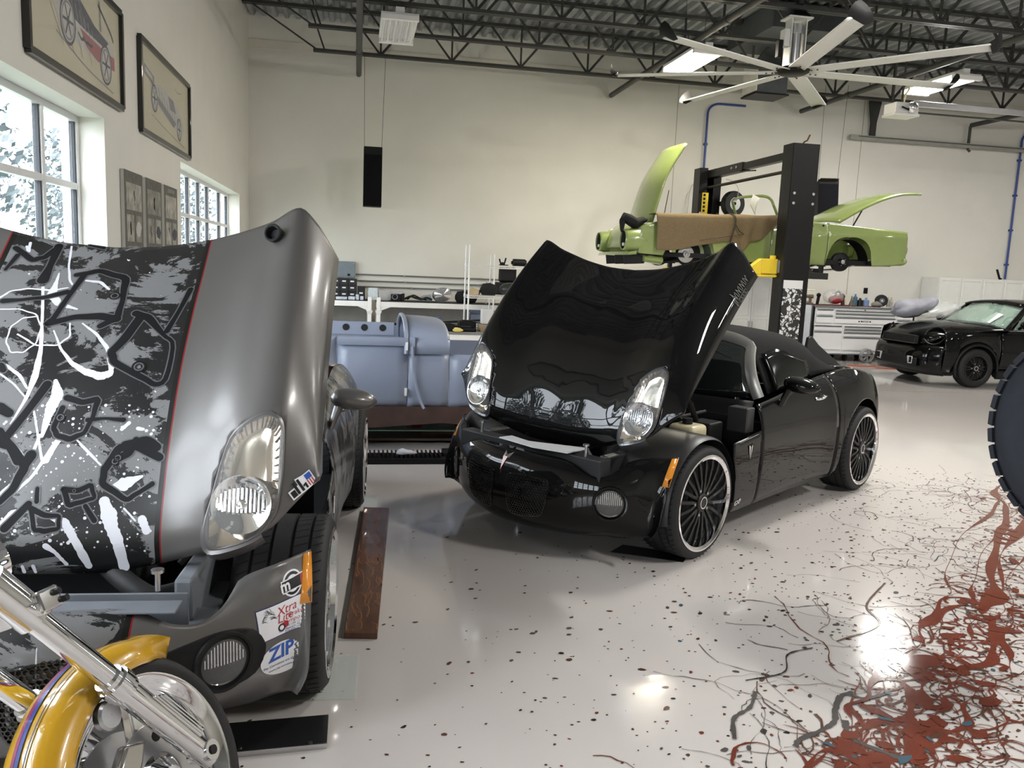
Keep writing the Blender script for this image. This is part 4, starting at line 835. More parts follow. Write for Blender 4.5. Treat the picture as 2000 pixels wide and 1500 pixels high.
# ------------------------------------------------------------------ two-post lift
LIFTB = pm('lift_black_enamel', (.005, .005, .0055), .4, coat=.08, spec=.3, var=.1)
YEL = pm('safety_yellow', (.72, .52, .03), .4, var=.05)
def lift():
    t = thing('two_post_lift', 'black two-post car lift with overhead beam holding up the green convertible', 'car lift', (6.30, 12.95, 0))
    CN, CF = -1.63, 1.63                                     # near and far column, local y
    for s, y in ((-1, CN), (1, CF)):
        c = bpy.data.objects.new('column', None); link(c, t); c.location = (0, y, 0)
        obj('back_plate', MB().mm((-.20, s * .14 - .01, 0), (.20, s * .14 + .01, 3.56)), LIFTB, c, 0, .003)
        for sx in (-1, 1):
            obj('side_plate', MB().mm((sx * .20 - .01, -.14, 0), (sx * .20 + .01, .14, 3.56)), LIFTB, c, 0, .003)
            obj('front_flange', MB().mm((sx * .13 - .07, -s * .14 - .006, 0), (sx * .13 + .07, -s * .14 + .006, 3.56)), LIFTB, c, 0, .002)
        obj('base_plate', MB().mm((-.32, -.26, 0), (.32, .26, .02)), LIFTB, c, 0, .003)
        obj('carriage', MB().mm((-.14, -.10, 1.55), (.14, .10, 2.35)), pm('carriage_dark', (.01, .01, .01), .4), c, 0, .005)
        for z in (2.72, 2.86):
            for x in (-.14, .16): obj('bolt', MB().cyl((x, s * .15, z), (x, s * .163, z), .02, n=12), STEEL, c)
        for x in (-.17, .17): obj('bolt', MB().cyl((x, -s * .14, 2.76), (x, -s * .155, 2.76), .018, n=12), STEEL, c)
    # printed cover on the near column
    pr = MB().grid([[V((x, -1.63 - .153, z)) for x in (-.175, .13)] for z in [.5 + .62 * k / 4 for k in range(5)]] )
    pr = MB().mm((-.185, CN - .158, .42), (.12, CN - .152, 1.62)); po = obj('printed_cover', pr, cover_mat(), t, 0)
    for y0, y1, z, h in ((CN, CF, 3.50, .11),):
        obj('overhead_beam', MB().mm((-.06, y0, z - h), (.06, 0.25, z)), LIFTB, t, 0, .006)
        obj('overhead_beam_sleeve', MB().mm((-.075, 0.1, z - h - .015), (.075, y1, z + .015)), LIFTB, t, 0, .006)
    obj('beam_bolt', MB().cyl((-.07, .3, 3.45), (-.088, .3, 3.45), .022, n=12), STEEL, t); obj('beam_bolt', MB().cyl((-.07, .48, 3.45), (-.088, .48, 3.45), .022, n=12), STEEL, t)
    obj('shutoff_bar', MB().cyl((-.02, CN + .1, 3.22), (-.02, CF - .1, 3.22), .026, n=12), pm('foam_bar', (.03, .025, .02), .8), t)
    obj('limit_lever', MB().bar((-.03, 0.25, 3.38), (-.05, -.35, 3.33), .02, .02), LIFTB, t, 0)
    obj('pulley_stub', MB().tube([(.0, CN, 3.55), (.02, CN - .02, 3.6), (.05, CN - .05, 3.62), (.08, CN - .06, 3.7)], .012, 8), pm('rusty', (.12, .05, .03), .7), t)
    # swing arms
    for y, s in ((CN, 1), (CF, -1)):
        for x in (-1, 1):
            a = bpy.data.objects.new('swing_arm', None); link(a, t)
            p0 = V((x * .18, y + s * .10, 1.70)); p1 = V((x * .95, y + s * .65, 1.70))
            obj('arm_tube', MB().bar(p0, p1, .11, .10), YEL if x < 0 else LIFTB, a, 0, .008)
            obj('arm_gusset', MB().prism([p0 + V((0, 0, .05)), p0 + (p1 - p0) * .55 + V((0, 0, .05)), p0 + (p1 - p0) * .2 + V((0, 0, .2)), p0 + V((0, 0, .2))], (0, -.01, 0), (0, .01, 0)), YEL if x < 0 else LIFTB, a, 0)
            obj('pad_screw', MB().cyl(p1 + V((-x * .08, 0, .0)), p1 + V((-x * .08, 0, .15)), .04, n=16).cyl(p1 + V((-x * .08, 0, .15)), p1 + V((-x * .08, 0, .17)), .065, n=16), LIFTB, a)
    gb = bpy.data.objects.new('arm_guard', None); link(gb, t)
    obj('guard_plate', MB().mm((-.46, CN + .02, 1.70), (-.20, CN + .14, 1.92)), YEL, gb, 0, .012); obj('guard_wedge', MB().prism([(-.46, CN + .02, 1.92), (-.46, CN + .02, 1.68), (-.62, CN + .02, 1.70), (-.62, CN + .02, 1.80)], (0, 0, 0), (0, .12, 0)), YEL, gb, 0, .006)
    obj('guard_knob', MB().cyl((-.26, CN + .08, 1.92), (-.26, CN + .08, 1.97), .045, n=16), YEL, gb); obj('guard_hinge', MB().mm((-.22, CN - .05, 1.72), (-.185, CN + .14, 1.90)), BAYG, gb, 0, .004)
    obj('guard_foot', MB().mm((-.62, CN + .0, 1.655), (-.22, CN + .16, 1.685)), YEL, gb, 0, .004)
    rk = bpy.data.objects.new('adapter_rack', None); link(rk, t)
    obj('rack_plate', MB().mm((-.15, CF - .17, 2.74), (-.03, CF - .15, 3.12)), YEL, rk, 0, .005)
    for k in range(5): obj('rack_slot', MB().mm((-.13, CF - .178, 2.78 + k * .07), (-.09, CF - .171, 2.82 + k * .07)), pm('slot_black', (.005, .005, .005), .8), rk, 0)
    return t
def cover_mat():
    m = bpy.data.materials.new('printed_lift_cover'); m.use_nodes = True; nt = m.node_tree; L = nt.links; N = nt.nodes.new; b = nt.nodes['Principled BSDF']
    tc = N('ShaderNodeTexCoord'); n1 = N('ShaderNodeTexNoise'); n1.inputs['Scale'].default_value = 9; n1.inputs['Detail'].default_value = 6; n1.inputs['Distortion'].default_value = 1.2; L.new(tc.outputs['Object'], n1.inputs[0])
    v = N('ShaderNodeTexVoronoi'); v.feature = 'DISTANCE_TO_EDGE'; v.inputs['Scale'].default_value = 14; L.new(tc.outputs['Object'], v.inputs['Vector'])
    m1 = N('ShaderNodeMath'); m1.operation = 'GREATER_THAN'; L.new(n1.outputs[0], m1.inputs[0]); m1.inputs[1].default_value = .5
    m2 = N('ShaderNodeMath'); m2.operation = 'GREATER_THAN'; L.new(v.outputs[0], m2.inputs[0]); m2.inputs[1].default_value = .07
    mm = N('ShaderNodeMath'); mm.operation = 'MULTIPLY'; L.new(m1.outputs[0], mm.inputs[0]); L.new(m2.outputs[0], mm.inputs[1])
    sp = N('ShaderNodeSeparateXYZ'); L.new(tc.outputs['Object'], sp.inputs[0]); gt = N('ShaderNodeMath'); gt.operation = 'GREATER_THAN'; L.new(sp.outputs[2], gt.inputs[0]); gt.inputs[1].default_value = 1.50
    mx = N('ShaderNodeMath'); mx.operation = 'MAXIMUM'; L.new(mm.outputs[0], mx.inputs[0]); L.new(gt.outputs[0], mx.inputs[1])
    r = N('ShaderNodeValToRGB'); L.new(mx.outputs[0], r.inputs[0]); r.color_ramp.elements[0].color = (.02, .02, .02, 1); r.color_ramp.elements[1].color = (.62, .63, .62, 1); L.new(r.outputs[0], b.inputs['Base Color']); b.inputs['Roughness'].default_value = .4; return m
lift()
# ------------------------------------------------------------------ green convertible on the lift (x forward = world -X, y left = towards camera)
GRN = pm('pale_green_car_paint', srgb(136, 152, 88), .30, coat=.9, coatr=.05, var=.03)
def green_car():
    X0, Z0 = 8.74, 0.0
    t = thing('green_convertible', 'pale green vintage convertible raised on the lift with bonnet and boot open', 'car', (X0, 12.95, 1.80), pi)
    # local: x = X0 - X (0 at tail, 4.72 at nose), z measured from world 1.80
    z = lambda w: w - 1.80
    TOP = [(0., 2.46), (.7, 2.49), (1.25, 2.52), (1.65, 2.545), (2.4, 2.545), (3.0, 2.53), (3.6, 2.50), (4.1, 2.45), (4.45, 2.36), (4.66, 2.22), (4.72, 2.10)]
    BOT = [(0.0, 1.95), (.03, 1.93), (.62, 1.885), (1.4, 1.875), (2.9, 1.87), (3.1, 1.885), (4.3, 1.92), (4.72, 1.95)]
    def lo(x):
        v = cr(BOT, x)
        for c, hw, top in ((1.03, .40, 2.33), (3.72, .40, 2.30)):
            d = abs(x - c) / hw
            if d < 1: v = max(v, 1.90 + (top - 1.90) * (1 - d ** 3) ** .5)
        return v
    def yy(x, w):
        k = (w - 1.87) / .65; prof = .845 + .045 * sin(pi * min(max(k * .9, 0), 1)) - .09 * max(0, k - .75) ** 1.2 * 4 * .25
        if abs(w - 2.355) < .02: prof += .006
        f = 1 - .12 * max(0, (x - 3.9) / .82) ** 2 - .06 * max(0, (.5 - x) / .5) ** 2
        return prof * f
    for sg, nm in ((1, 'near'), (-1, 'far')):
        for pname, xa, xb in (('rear_wing', 0., 1.435), ('door', 1.445, 2.40), ('front_wing', 2.41, 4.52)):
            rows = []; nx = int((xb - xa) / .035) + 2
            for i in range(nx + 1):
                x = xa + (xb - xa) * i / nx; a, b = lo(x), cr(TOP, x)
                rows.append([V((x, sg * yy(x, a + (b - a) * k / 16), z(a + (b - a) * k / 16))) for k in range(17)])
            po = obj(pname, MB().grid(rows), GRN, t, 60, solid=.008)
            if pname == 'door':
                obj('lock_hole', MB().cyl((1.52, sg * .845, z(2.49)), (1.52, sg * .857, z(2.49)), .018, n=12), PLASTB, po); obj('handle_stud', MB().cyl((1.70, sg * .85, z(2.47)), (1.70, sg * .862, z(2.47)), .012, n=10), CHROME, po)
        # fin lamp nacelle at the tail
        obj('tail_nacelle', MB().loft([[V((x, sg * (.74 + r * cos(a)), z(2.17) + r * 1.15 * sin(a))) for a in [2 * pi * k / 18 for k in range(18)]] for x, r in ((.10, .105), (.0, .105), (-.02, .09), (-.025, .06))]), GRN, t, 50)
        obj('bumper_corner', MB().ball((.02, sg * .72, z(1.99)), (.07, .16, .07)), GRN, t)
        # headlamp bucket
        hx = 4.60
        obj('headlamp_hood', MB().loft([[V((x, sg * (.66 + r * cos(a)), z(2.13) + r * sin(a) * 1.0)) for a in [2 * pi * k / 20 for k in range(20)]] for x, r in ((4.30, .19), (4.52, .18), (4.70, .165), (4.74, .15))], cap=False), GRN, t, 60, solid=.01)
        obj('headlamp_cavity', MB().lathe([(.15, .08), (.14, 0), (.05, -.03), (.001, -.03)], (4.64, sg * .66, z(2.13)), (1, 0, 0), 20), pm('cavity_dark', (.02, .03, .02), .6), t)
        obj('loose_connector', MB().box((4.70, sg * .66, z(2.06)), (.07, .06, .05)), WHITE, t, 0, .008)
        # wheel drums and tyres on the lifted car
    obj('front_valance', MB().loft([[V((4.55, y, z(1.97))), V((4.74 - .12 * abs(y) ** 2, y, z(1.95))), V((4.76 - .12 * abs(y) ** 2, y, z(1.90))), V((4.55, y, z(1.915)))] for y in [-.80 + 1.6 * k / 10 for k in range(11)]]), GRN, t, 40)
    obj('nose_panel', MB().grid([[V((4.40 + .27 * sin(k / 6 * pi / 2) - .1 * abs(y) ** 2, y, z(2.42 - .40 * (1 - cos(k / 6 * pi / 2))))) for y in [-.55 + 1.1 * j / 8 for j in range(9)]] for k in range(7)]), GRN, t, 60, solid=.008)
    for k, y in enumerate((.62, .18, -.3)): obj('air_deflector', MB().prism([(4.70, y, z(1.905)), (4.35, y + .12, z(1.905)), (4.40, y + .10, z(1.78)), (4.68, y, z(1.76))], (0, -.006, 0), (0, .006, 0)), PLASTB, t, 0)
    # deck behind the cockpit and cowl
    obj('rear_deck', MB().grid([[V((x, .84 * (2 * j / 10 - 1) * .96, z(cr(TOP, x) - .01 + .03 * (1 - (2 * j / 10 - 1) ** 2)))) for j in range(11)] for x in [.02 + .25 * k / 4 for k in range(5)]]), GRN, t, 60, solid=.008)
    obj('tonneau_deck', MB().grid([[V((x, .83 * (2 * j / 10 - 1) * .96, z(2.535 + .03 * (1 - (2 * j / 10 - 1) ** 2)))) for j in range(11)] for x in (1.15, 1.35, 1.55)]), GRN, t, 60, solid=.008)
    obj('cowl', MB().grid([[V((x, .83 * (2 * j / 10 - 1) * .96, z(2.535 + .05 * (1 - (2 * j / 10 - 1) ** 2)))) for j in range(11)] for x in (2.40, 2.7, 3.0)]), GRN, t, 60, solid=.008)
    obj('cockpit_floor', MB().mm((.2, -.74, z(1.90)), (4.2, .74, z(1.97))), PLASTB, t, 0)
    obj('tail_panel', MB().grid([[V((.01 + .04 * cos(pi * (k / 6 - .5)) * -1, .80 * (2 * j / 10 - 1), z(1.96 + .46 * k / 6))) for j in range(11)] for k in range(7)]), GRN, t, 60, solid=.008)
    # boot lid, open, hinged at its front edge
    bl = []
    for k in range(15):
        q = k / 14; x = 1.10 - 1.42 * q; zz = z(2.57) + cr([(0, 0), (.25, .21), (.5, .38), (.75, .49), (1, .52)], q)
        bl.append([V((x, y, zz + .045 * (1 - (y / .62) ** 2) - .10 * q * (1 - q) * 0)) for y in [-.62 + 1.24 * j / 10 for j in range(11)]])
    obj('boot_lid', MB().grid(bl), GRN, t, 60, solid=.03, off=0)
    obj('boot_prop', MB().cyl((.80, .50, z(2.50)), (.62, .50, z(2.84)), .012, n=8), PLASTB, t)
    # bonnet, open, hinged at the nose; its outer face looks forward
    hn = []
    for k in range(17):
        q = k / 16; x = 4.26 - cr([(0, 0), (.3, .10), (.6, .22), (1, .50)], q); zz = z(2.42) + cr([(0, 0), (.3, .37), (.6, .74), (1, 1.22)], q)
        hw = .60 - .06 * q
        hn.append([V((x + .07 * (1 - (y / hw) ** 2) * (1 - .3 * q), y, zz)) for y in [hw * (2 * j / 14 - 1) for j in range(15)]])
    bo = obj('bonnet', MB().grid(hn), GRN, t, 60, solid=.03, off=0)
    obj('bonnet_scoop', MB().ball((4.06, 0, z(3.02)), (.05, .16, .18)), GRN, bo)
    obj('bonnet_stay', MB().cyl((4.05, .52, z(2.50)), (4.0, .54, z(2.92)), .006, n=6), PLASTB, t)
    # windscreen surround
    wf = crv([(2.20, .70, z(2.55)), (2.30, .69, z(2.75)), (2.35, .66, z(2.86)), (2.42, .55, z(2.915)), (2.52, .2, z(2.93)), (2.52, -.2, z(2.93)), (2.42, -.55, z(2.915)), (2.35, -.66, z(2.86)), (2.30, -.69, z(2.75)), (2.20, -.70, z(2.55))], 50)
    obj('windscreen_surround', MB().tube(wf, .022, 8), GRN, t)
    # running gear
    for sg in (1, -1):
        d = bpy.data.objects.new('brake_drum', None); link(d, t)
        obj('drum', MB().lathe([(.02, .04), (.05, .05), (.06, .03), (.125, .025), (.15, .01), (.152, -.06), (.10, -.07)], (1.08, sg * .72, z(1.94)), (0, sg, 0), 32), BLACKM, d); obj('hub', MB().lathe([(.001, .075), (.035, .07), (.04, .04)], (1.08, sg * .72, z(1.94)), (0, sg, 0), 20), STEEL, d)
        for k in range(5): obj('stud', MB().cyl((1.08 + .06 * cos(k * 1.257), sg * .74, z(1.94) + .06 * sin(k * 1.257)), (1.08 + .06 * cos(k * 1.257), sg * .78, z(1.94) + .06 * sin(k * 1.257)), .007, n=6), STEEL, d)
        obj('leaf_spring', MB().tube(crv([(1.75, sg * .55, z(1.84)), (1.4, sg * .55, z(1.80)), (1.08, sg * .55, z(1.82)), (.7, sg * .55, z(1.92)), (.35, sg * .55, z(2.02))], 20), .02, 6), STEEL, t)
        obj('chassis_rail', MB().bar((.25, sg * .5, z(1.95)), (1.8, sg * .5, z(1.93)), .07, .10).bar((1.8, sg * .5, z(1.88)), (4.3, sg * .48, z(1.90)), .07, .10), BLACKM, t, 0)
        obj('shackle', MB().mm((1.62, sg * .55 - .03, z(1.72)), (1.72, sg * .55 + .03, z(1.83))).mm((1.36, sg * .55 - .03, z(1.70)), (1.46, sg * .55 + .03, z(1.82))), BLACKM, t, 0, .006)
        fh = bpy.data.objects.new('front_hub', None); link(fh, t)
        obj('rotor', MB().lathe([(.02, .05), (.055, .05), (.06, .02), (.13, .015), (.13, -.01), (.05, -.01)], (3.72, sg * .70, z(1.95)), (0, sg, 0), 32), STEEL, fh); obj('hub', MB().lathe([(.001, .08), (.03, .078), (.038, .05)], (3.72, sg * .70, z(1.95)), (0, sg, 0), 20), CHROME, fh)
        obj('splash_shield', MB().lathe([(.02, -.02), (.20, -.02), (.20, -.05)], (3.66, sg * .68, z(1.97)), (0, sg, 0), 28), BLACKM, fh)
        obj('control_arm', MB().bar((3.72, sg * .66, z(1.85)), (3.95, sg * .30, z(1.84)), .06, .05).bar((3.72, sg * .66, z(1.85)), (3.5, sg * .30, z(1.84)), .05, .05), BLACKM, t, 0)
    obj('axle_tube', MB().cyl((1.08, -.7, z(1.94)), (1.08, .7, z(1.94)), .05, n=14), BLACKM, t)
    obj('inner_arch', MB().loft([[V((1.03 + .39 * cos(a), y, z(1.92) + .38 * sin(a))) for a in [pi * k / 18 for k in range(19)]] for y in (.52, .79)], closed=False, cap=False), BLACKM, t, 60)
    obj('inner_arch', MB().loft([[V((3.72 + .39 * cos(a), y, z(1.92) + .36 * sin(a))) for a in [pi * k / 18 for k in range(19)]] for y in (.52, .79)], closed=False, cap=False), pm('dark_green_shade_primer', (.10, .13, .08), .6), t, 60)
    obj('lower_grille_pan', MB().loft([[V((4.42, .66 + .15 * cos(a), z(1.86) + .05 * sin(a))) for a in [2 * pi * k / 16 for k in range(16)]], [V((4.12, .66 + .15 * cos(a), z(1.84) + .07 * sin(a))) for a in [2 * pi * k / 16 for k in range(16)]]]), GRN, t, 40)
    obj('steering_linkage', MB().tube(crv([(4.2, .3, z(1.86)), (4.0, .5, z(1.83)), (3.8, .62, z(1.86))], 10), .03, 8).ball((4.15, .45, z(1.87)), .06), BLACKM, t)
    return t
green_car()
# towel, rag, cord, white cloth
def towel():
    rows = []; X = lambda x: x
    edge = [(4.42, 1.99), (4.75, 2.00), (5.2, 2.10), (5.55, 2.17), (5.72, 2.12), (5.85, 2.03), (5.97, 2.16), (6.12, 2.21), (6.25, 2.31), (6.36, 2.47), (6.42, 2.55)]
    for i in range(81):
        x = 4.42 + 2.0 * i / 80; zb = cr(edge, x); zt = 2.50 + .06 * (x - 4.42) / 2.0; row = []
        rip = (.012 + .02 * max(0, (x - 5.6) / .8)) * sin(x * (16 + 14 * (x > 5.6)))
        for k in range(25):
            q = k / 24
            if q < .35: u = q / .35; row.append(V((x, 12.95 - .60 - .28 * u, zt + .03 + .006 * sin(9 * x) * u)))
            else:
                u = (q - .35) / .65; row.append(V((x + .03 * sin(6 * x) * u, 12.05 - .008 - rip * u - .05 * sin(pi * min(u * 1.4, 1)) * .5 - .03, zt + .02 - (zt - zb + .02) * u)))
        rows.append(row)
    o = obj('tan_towel', MB().grid(rows), pm('tan_terry', srgb(124, 108, 82), .95, spec=.1, var=.12, scale=60, bump=.5, bscale=220), None, 80, solid=.014, off=1)
    return tag(o, 'tan towel draped over the front wing of the raised green convertible', 'towel')
towel()
tag(obj('bungee_cord', MB().tube(crv([(5.62, 12.3, 2.585), (5.64, 11.98, 2.57), (5.66, 11.925, 2.46), (5.63, 11.925, 2.30), (5.60, 11.95, 2.14)], 20), .009, 8).tube(crv([(5.66, 11.92, 2.42), (5.72, 11.915, 2.33), (5.80, 11.915, 2.28)], 8), .008, 8).tube(crv([(5.80, 11.915, 2.28), (5.5, 11.92, 2.23), (5.1, 11.95, 2.16)], 10), .004, 6), pm('dark_cord', (.03, .025, .02), .7), None), 'dark elastic cord tied around the tan towel', 'cord')
tag(obj('black_rag', MB().loft([[V((4.12 + a, 12.35 + .14 * cos(q) * r, 2.40 + b + .09 * sin(q) * r)) for q in [2 * pi * k / 14 for k in range(14)]] for a, b, r in ((-.16, .02, .2), (-.10, .07, .8), (0., .03, 1.), (.10, -.02, 1.), (.2, .03, .7), (.28, .05, .15))]).loft([[V((4.00 + .04 * cos(q) * r, 12.35 + .1 * sin(q) * r, zz)) for q in [2 * pi * k / 12 for k in range(12)]] for zz, r in ((2.46, .3), (2.40, 1.), (2.34, .8), (2.28, .6), (2.24, .2))]), pm('black_cloth', (.012, .012, .012), .95, bump=.4, bscale=60), None, 70), 'black rag bunched on the green convertible\'s nose', 'rag')
tag(obj('white_cloth', MB().grid([[V((6.13 + .02 * cos(4 * q) + .10 * (j / 6) * (1 if q < .5 else .6), 12.40 - .08 * j / 6 * (1 if k > 3 else .2) + .02 * sin(8 * q), 2.93 - .05 * (j / 6) - .40 * max(0, q - .35) * (.6 + .4 * (j / 6)))) for j in range(7)] for k, q in enumerate([i / 10 for i in range(11)])]), pm('white_cloth', (.72, .72, .68), .9, var=.05), None, 70, solid=.012), 'white cloth hung over the green convertible\'s windscreen surround', 'cloth')
# hose reel on the far column
_t = thing('hose_reel', 'black hose reel with white disc behind the raised green convertible', 'hose reel', (6.66, 14.22, 2.93))
obj('hose_coil', MB().lathe([(.10, -.07), (.215, -.07), (.23, -.04), (.23, .04), (.215, .07), (.10, .07)], ax=(-.25, 1, 0), n=40), RUBBER, _t); obj('side_disc', MB().lathe([(.001, -.078), (.10, -.078), (.115, -.072)], ax=(-.25, 1, 0), n=32), WHITE, _t)
obj('spindle', MB().cyl((.0, -.07, 0), (-.02, -.12, 0), .03, n=12), PLASTB, _t); obj('mount_bracket', MB().mm((-.20, .05, -.04), (.05, .12, .04)), BLACKM, _t, 0)
obj('cord', MB().tube(crv([(.03, -.08, .05), (.04, -.1, .25), (-.06, -.1, .38), (-.2, -.08, .42)], 16), .006, 6), pm('grey_cord', (.5, .5, .48), .6), _t)
# hung loudspeakers
def speaker(label, loc, w, d, h, rx, rz, cable):
    t = thing('hung_speaker', label, 'speaker', loc, rz, group='black loudspeakers hung on cables')
    M = Matrix.Rotation(rx, 3, 'X'); c = V((0, 0, -h / 2))
    obj('cabinet', MB().box(c, (w, d, h), M), pm('speaker_black', (.008, .008, .009), .7, spec=.25), t, 0, .008)
    obj('top_panel', MB().box(M @ V((0, 0, .002)), (w * .92, d * .92, .004), M), pm('speaker_wood_top', (.12, .09, .06), .7), t, 0)
    obj('grille_cloth', MB().box(c + M @ V((0, -d / 2 - .004, -.06 * h)), (w * .94, .008, h * .86), M), pm('speaker_cloth', (.006, .006, .008), .9, spec=.1), t, 0)
    obj('grille_seam', MB().box(c + M @ V((0, -d / 2 - .003, h * .22)), (w * .6, .004, .006), M), STEELD, t, 0)
    for x, dx in ((-w / 2 + .01, -.02), (w / 2 - .01, .04)): obj('cable', MB().cyl((x, 0, 0), (x + dx, 0, cable), .004, n=6), STEELD, t)
    return t
speaker('tall black loudspeaker hung on two cables left of centre', (.265, 15.2, 3.62), .32, .30, 1.02, 0, 0.0, 1.56)
speaker('black loudspeaker hung behind the lift above the green boot', (8.60, 14.4, 3.46), .36, .34, .70, rad(-14), rad(-18), 1.72)
# ------------------------------------------------------------------ small black hatchback at right (x forward = world -X)
def hatch():
    t = thing('black_hatchback', 'small black hatchback with empty headlamp socket parked at the right', 'car', (9.93, 12.56, 0), pi)
    BP = BPAINT
    # lower body loft
    ST = [(.86, .30, .62, .60, .60), (.83, .20, .74, .72, .70), (.74, .18, .82, .80, .80), (.60, .18, .90, .85, .83), (.40, .18, .965, .875, .845), (.10, .18, .995, .885, .85), (-.25, .18, 1.02, .885, .855), (-.50, .18, 1.03, .885, .86), (-1.2, .18, 1.04, .885, .86), (-2.0, .18, 1.05, .885, .86), (-2.5, .18, 1.05, .87, .84), (-2.85, .22, 1.02, .80, .78), (-2.95, .32, .95, .68, .66)]
    for sg in (1, -1):
        rows = []
        for i in range(120):
            x = .60 - 3.40 * i / 119; lo_, top, ym, yt = [cr([(-s[0], s[j]) for s in ST], -x) for j in (1, 2, 3, 4)]
            for c in (0, -2.467):
                d = abs(x - c)
                if d < .37: lo_ = max(lo_, .31 + sqrt(.37 ** 2 - d * d))
            sh = .90 - .03 * (x > .1); hi = min(top - .02, .93) if x > -.4 else .93
            rows.append([V((x, sg * (ym - .05 * ((q - .55) / .4) ** 2), lo_ + (hi - lo_) * q)) for q in [k / 12 for k in range(13)]])
        xs = [r[0].x for r in rows]; cut = [i for i, x in enumerate(xs) if x < -.42][0]; cut2 = [i for i, x in enumerate(xs) if x < -1.62][0]
        fw_ = obj('front_wing', MB().grid(rows[:cut]), BP, t, 60, solid=.006)
        dr = obj('door', MB().grid(rows[cut:cut2]), BP, t, 60, solid=.006); obj('rear_quarter', MB().grid(rows[cut2:]), BP, t, 60, solid=.006)
        obj('door_handle', MB().tube([(-1.36, sg * .875, .83), (-1.40, sg * .91, .835), (-1.52, sg * .91, .835), (-1.56, sg * .875, .83)], .012, 8), CHROME, dr)
        obj('side_vent', MB().mm((-.30, sg * .872 - .006, .78), (-.18, sg * .872 + .006, .81)), CHROME, fw_, 0, .006)
        for c in (0, -2.467):
            obj('arch_flare', MB().loft([[V((c + (.365 + .055 * q) * cos(a), sg * (.865 + .03 * sin(pi * q) - .02 * q), .31 + (.365 + .055 * q) * sin(a))) for a in [pi * (-.12 + 1.24 * k / 30) for k in range(31)]] for q in (0, .3, .6, 1.)], closed=False, cap=False), PLASTB, t, 60, solid=.01)
            wheel(t, c, sg * .77, sg, .318, .222, .21, pm('black_wheel', (.008, .008, .008), .3), pm('black_wheel', (.008, .008, .008), .3), 6)
            obj('arch_inner', MB().loft([[V((c + .36 * cos(a), sg * y, .31 + .36 * sin(a))) for a in [pi * k / 18 for k in range(19)]] for y in (.5, .86)], closed=False, cap=False), PLASTB, t)
        obj('sill', MB().loft([[V((x, sg * (.87 + a), .21 + b)) for a, b in ((0, -.06), (.03, -.03), (.03, .05), (0, .08), (-.08, .0))] for x in (-.36, -2.1)]), PLASTB, t, 40)
        obj('headlamp_socket', MB().lathe([(.17, .03), (.165, .045), (.15, .04), (.14, -.06), (.001, -.10)], (.60, sg * .60, .80), (.75, sg * .45, .5), 28), pm('socket_black', (.004, .004, .004), .5), t)
        obj('fog_lamp', MB().lathe([(.055, -.01), (.055, .01), (.045, .015), (.001, .012)], (.80, sg * .56, .37), (1, sg * .4, 0), 20), CHROME, t)
        db = obj('bumper_vent', MB().prism([(.885, sg * y, q) for y, q in ((.33, .46), (.47, .46), (.46, .34), (.36, .33))], (0, 0, 0), (.01, 0, 0)), CHROME, t, 0, .004); obj('vent_mouth', MB().prism([(.90, sg * y, q) for y, q in ((.40, .445), (.455, .445), (.445, .355), (.40, .35))], (0, 0, 0), (.003, 0, 0)), PLASTB, db, 0)
        ml = [V((-.72, sg * .90, 1.00)), V((-.72, sg * 1.02, 1.04))]; obj('door_mirror', MB().ball((-.70, sg * 1.0, 1.05), (.06, .10, .07)).cyl((-.70, sg * .87, .98), (-.70, sg * .95, 1.03), .025, n=10), BP, t)
    # bonnet with scoop
    bn = []
    for i in range(22):
        x = .84 - 1.27 * i / 21; top = cr([(-.86, .68), (-.82, .77), (-.72, .86), (-.55, .93), (-.3, .985), (0, 1.01), (.43, 1.03)], -x); w = cr([(-.86, .50), (-.75, .68), (-.5, .80), (0, .86), (.43, .86)], -x)
        bn.append([V((x - .10 * abs(y) ** 3, y * w, top + .02 - .105 * abs(y) ** 3.2)) for y in [2 * j / 20 - 1 for j in range(21)]])
    bo = obj('bonnet', MB().grid(bn), BP, t, 60, solid=.008)
    obj('bonnet_scoop', MB().loft([[V((x, y, zz + h * (1 - (y / .2) ** 2 * .4))) for y in [-.2 + .4 * j / 8 for j in range(9)]] for x, zz, h in ((.42, .94, .035), (.38, .955, .055), (.2, .985, .03), (.05, 1.005, .005))], closed=False, cap=False), BP, bo, 60, solid=.006); obj('scoop_mouth', MB().mm((.40, -.17, .945), (.425, .17, .985)), PLASTB, bo, 0)
    # front bumper
    obj('bumper', MB().grid([[V((.885 - .05 * (abs(q) ** 2.2) * 6 * .45 - cr([(.18, .10), (.26, .03), (.36, .0), (.46, .0), (.56, .02), (.62, .07), (.66, .12)], zz) * (1 - .4 * abs(q)) - .22 * max(0, abs(q) - .72) ** 1.3 * 6 * .4, .86 * q, zz)) for q in [2 * j / 40 - 1 for j in range(41)]] for zz in [.18 + .48 * k / 12 for k in range(13)]]), BP, t, 60, solid=.008)
    obj('lower_intake', MB().mm((.85, -.55, .29), (.892, .55, .44)), PLASTB, t, 0, .02)
    gr = obj('grille_opening', MB().mm((.79, -.45, .66), (.835, .45, .80)), pm('cavity_black', (.004, .004, .004), .6), t, 0, .01); obj('grille_frame', MB().tube([(.85, -.42, .67), (.85, .42, .67), (.83, .42, .80), (.83, -.42, .80)], .008, 6, True), STEELD, gr)
    obj('bulkhead', MB().mm((-.5, -.8, .3), (-.45, .8, .96)), PLASTB, t, 0); obj('floorpan', MB().mm((-2.7, -.72, .2), (.55, .72, .3)), PLASTB, t, 0)
    # greenhouse
    def gp(x, y, zz): return V((x, y, zz))
    gl = pm('green_tint_glass', (.45, .62, .52), .02, alpha=.35, spec=.6, var=.02)
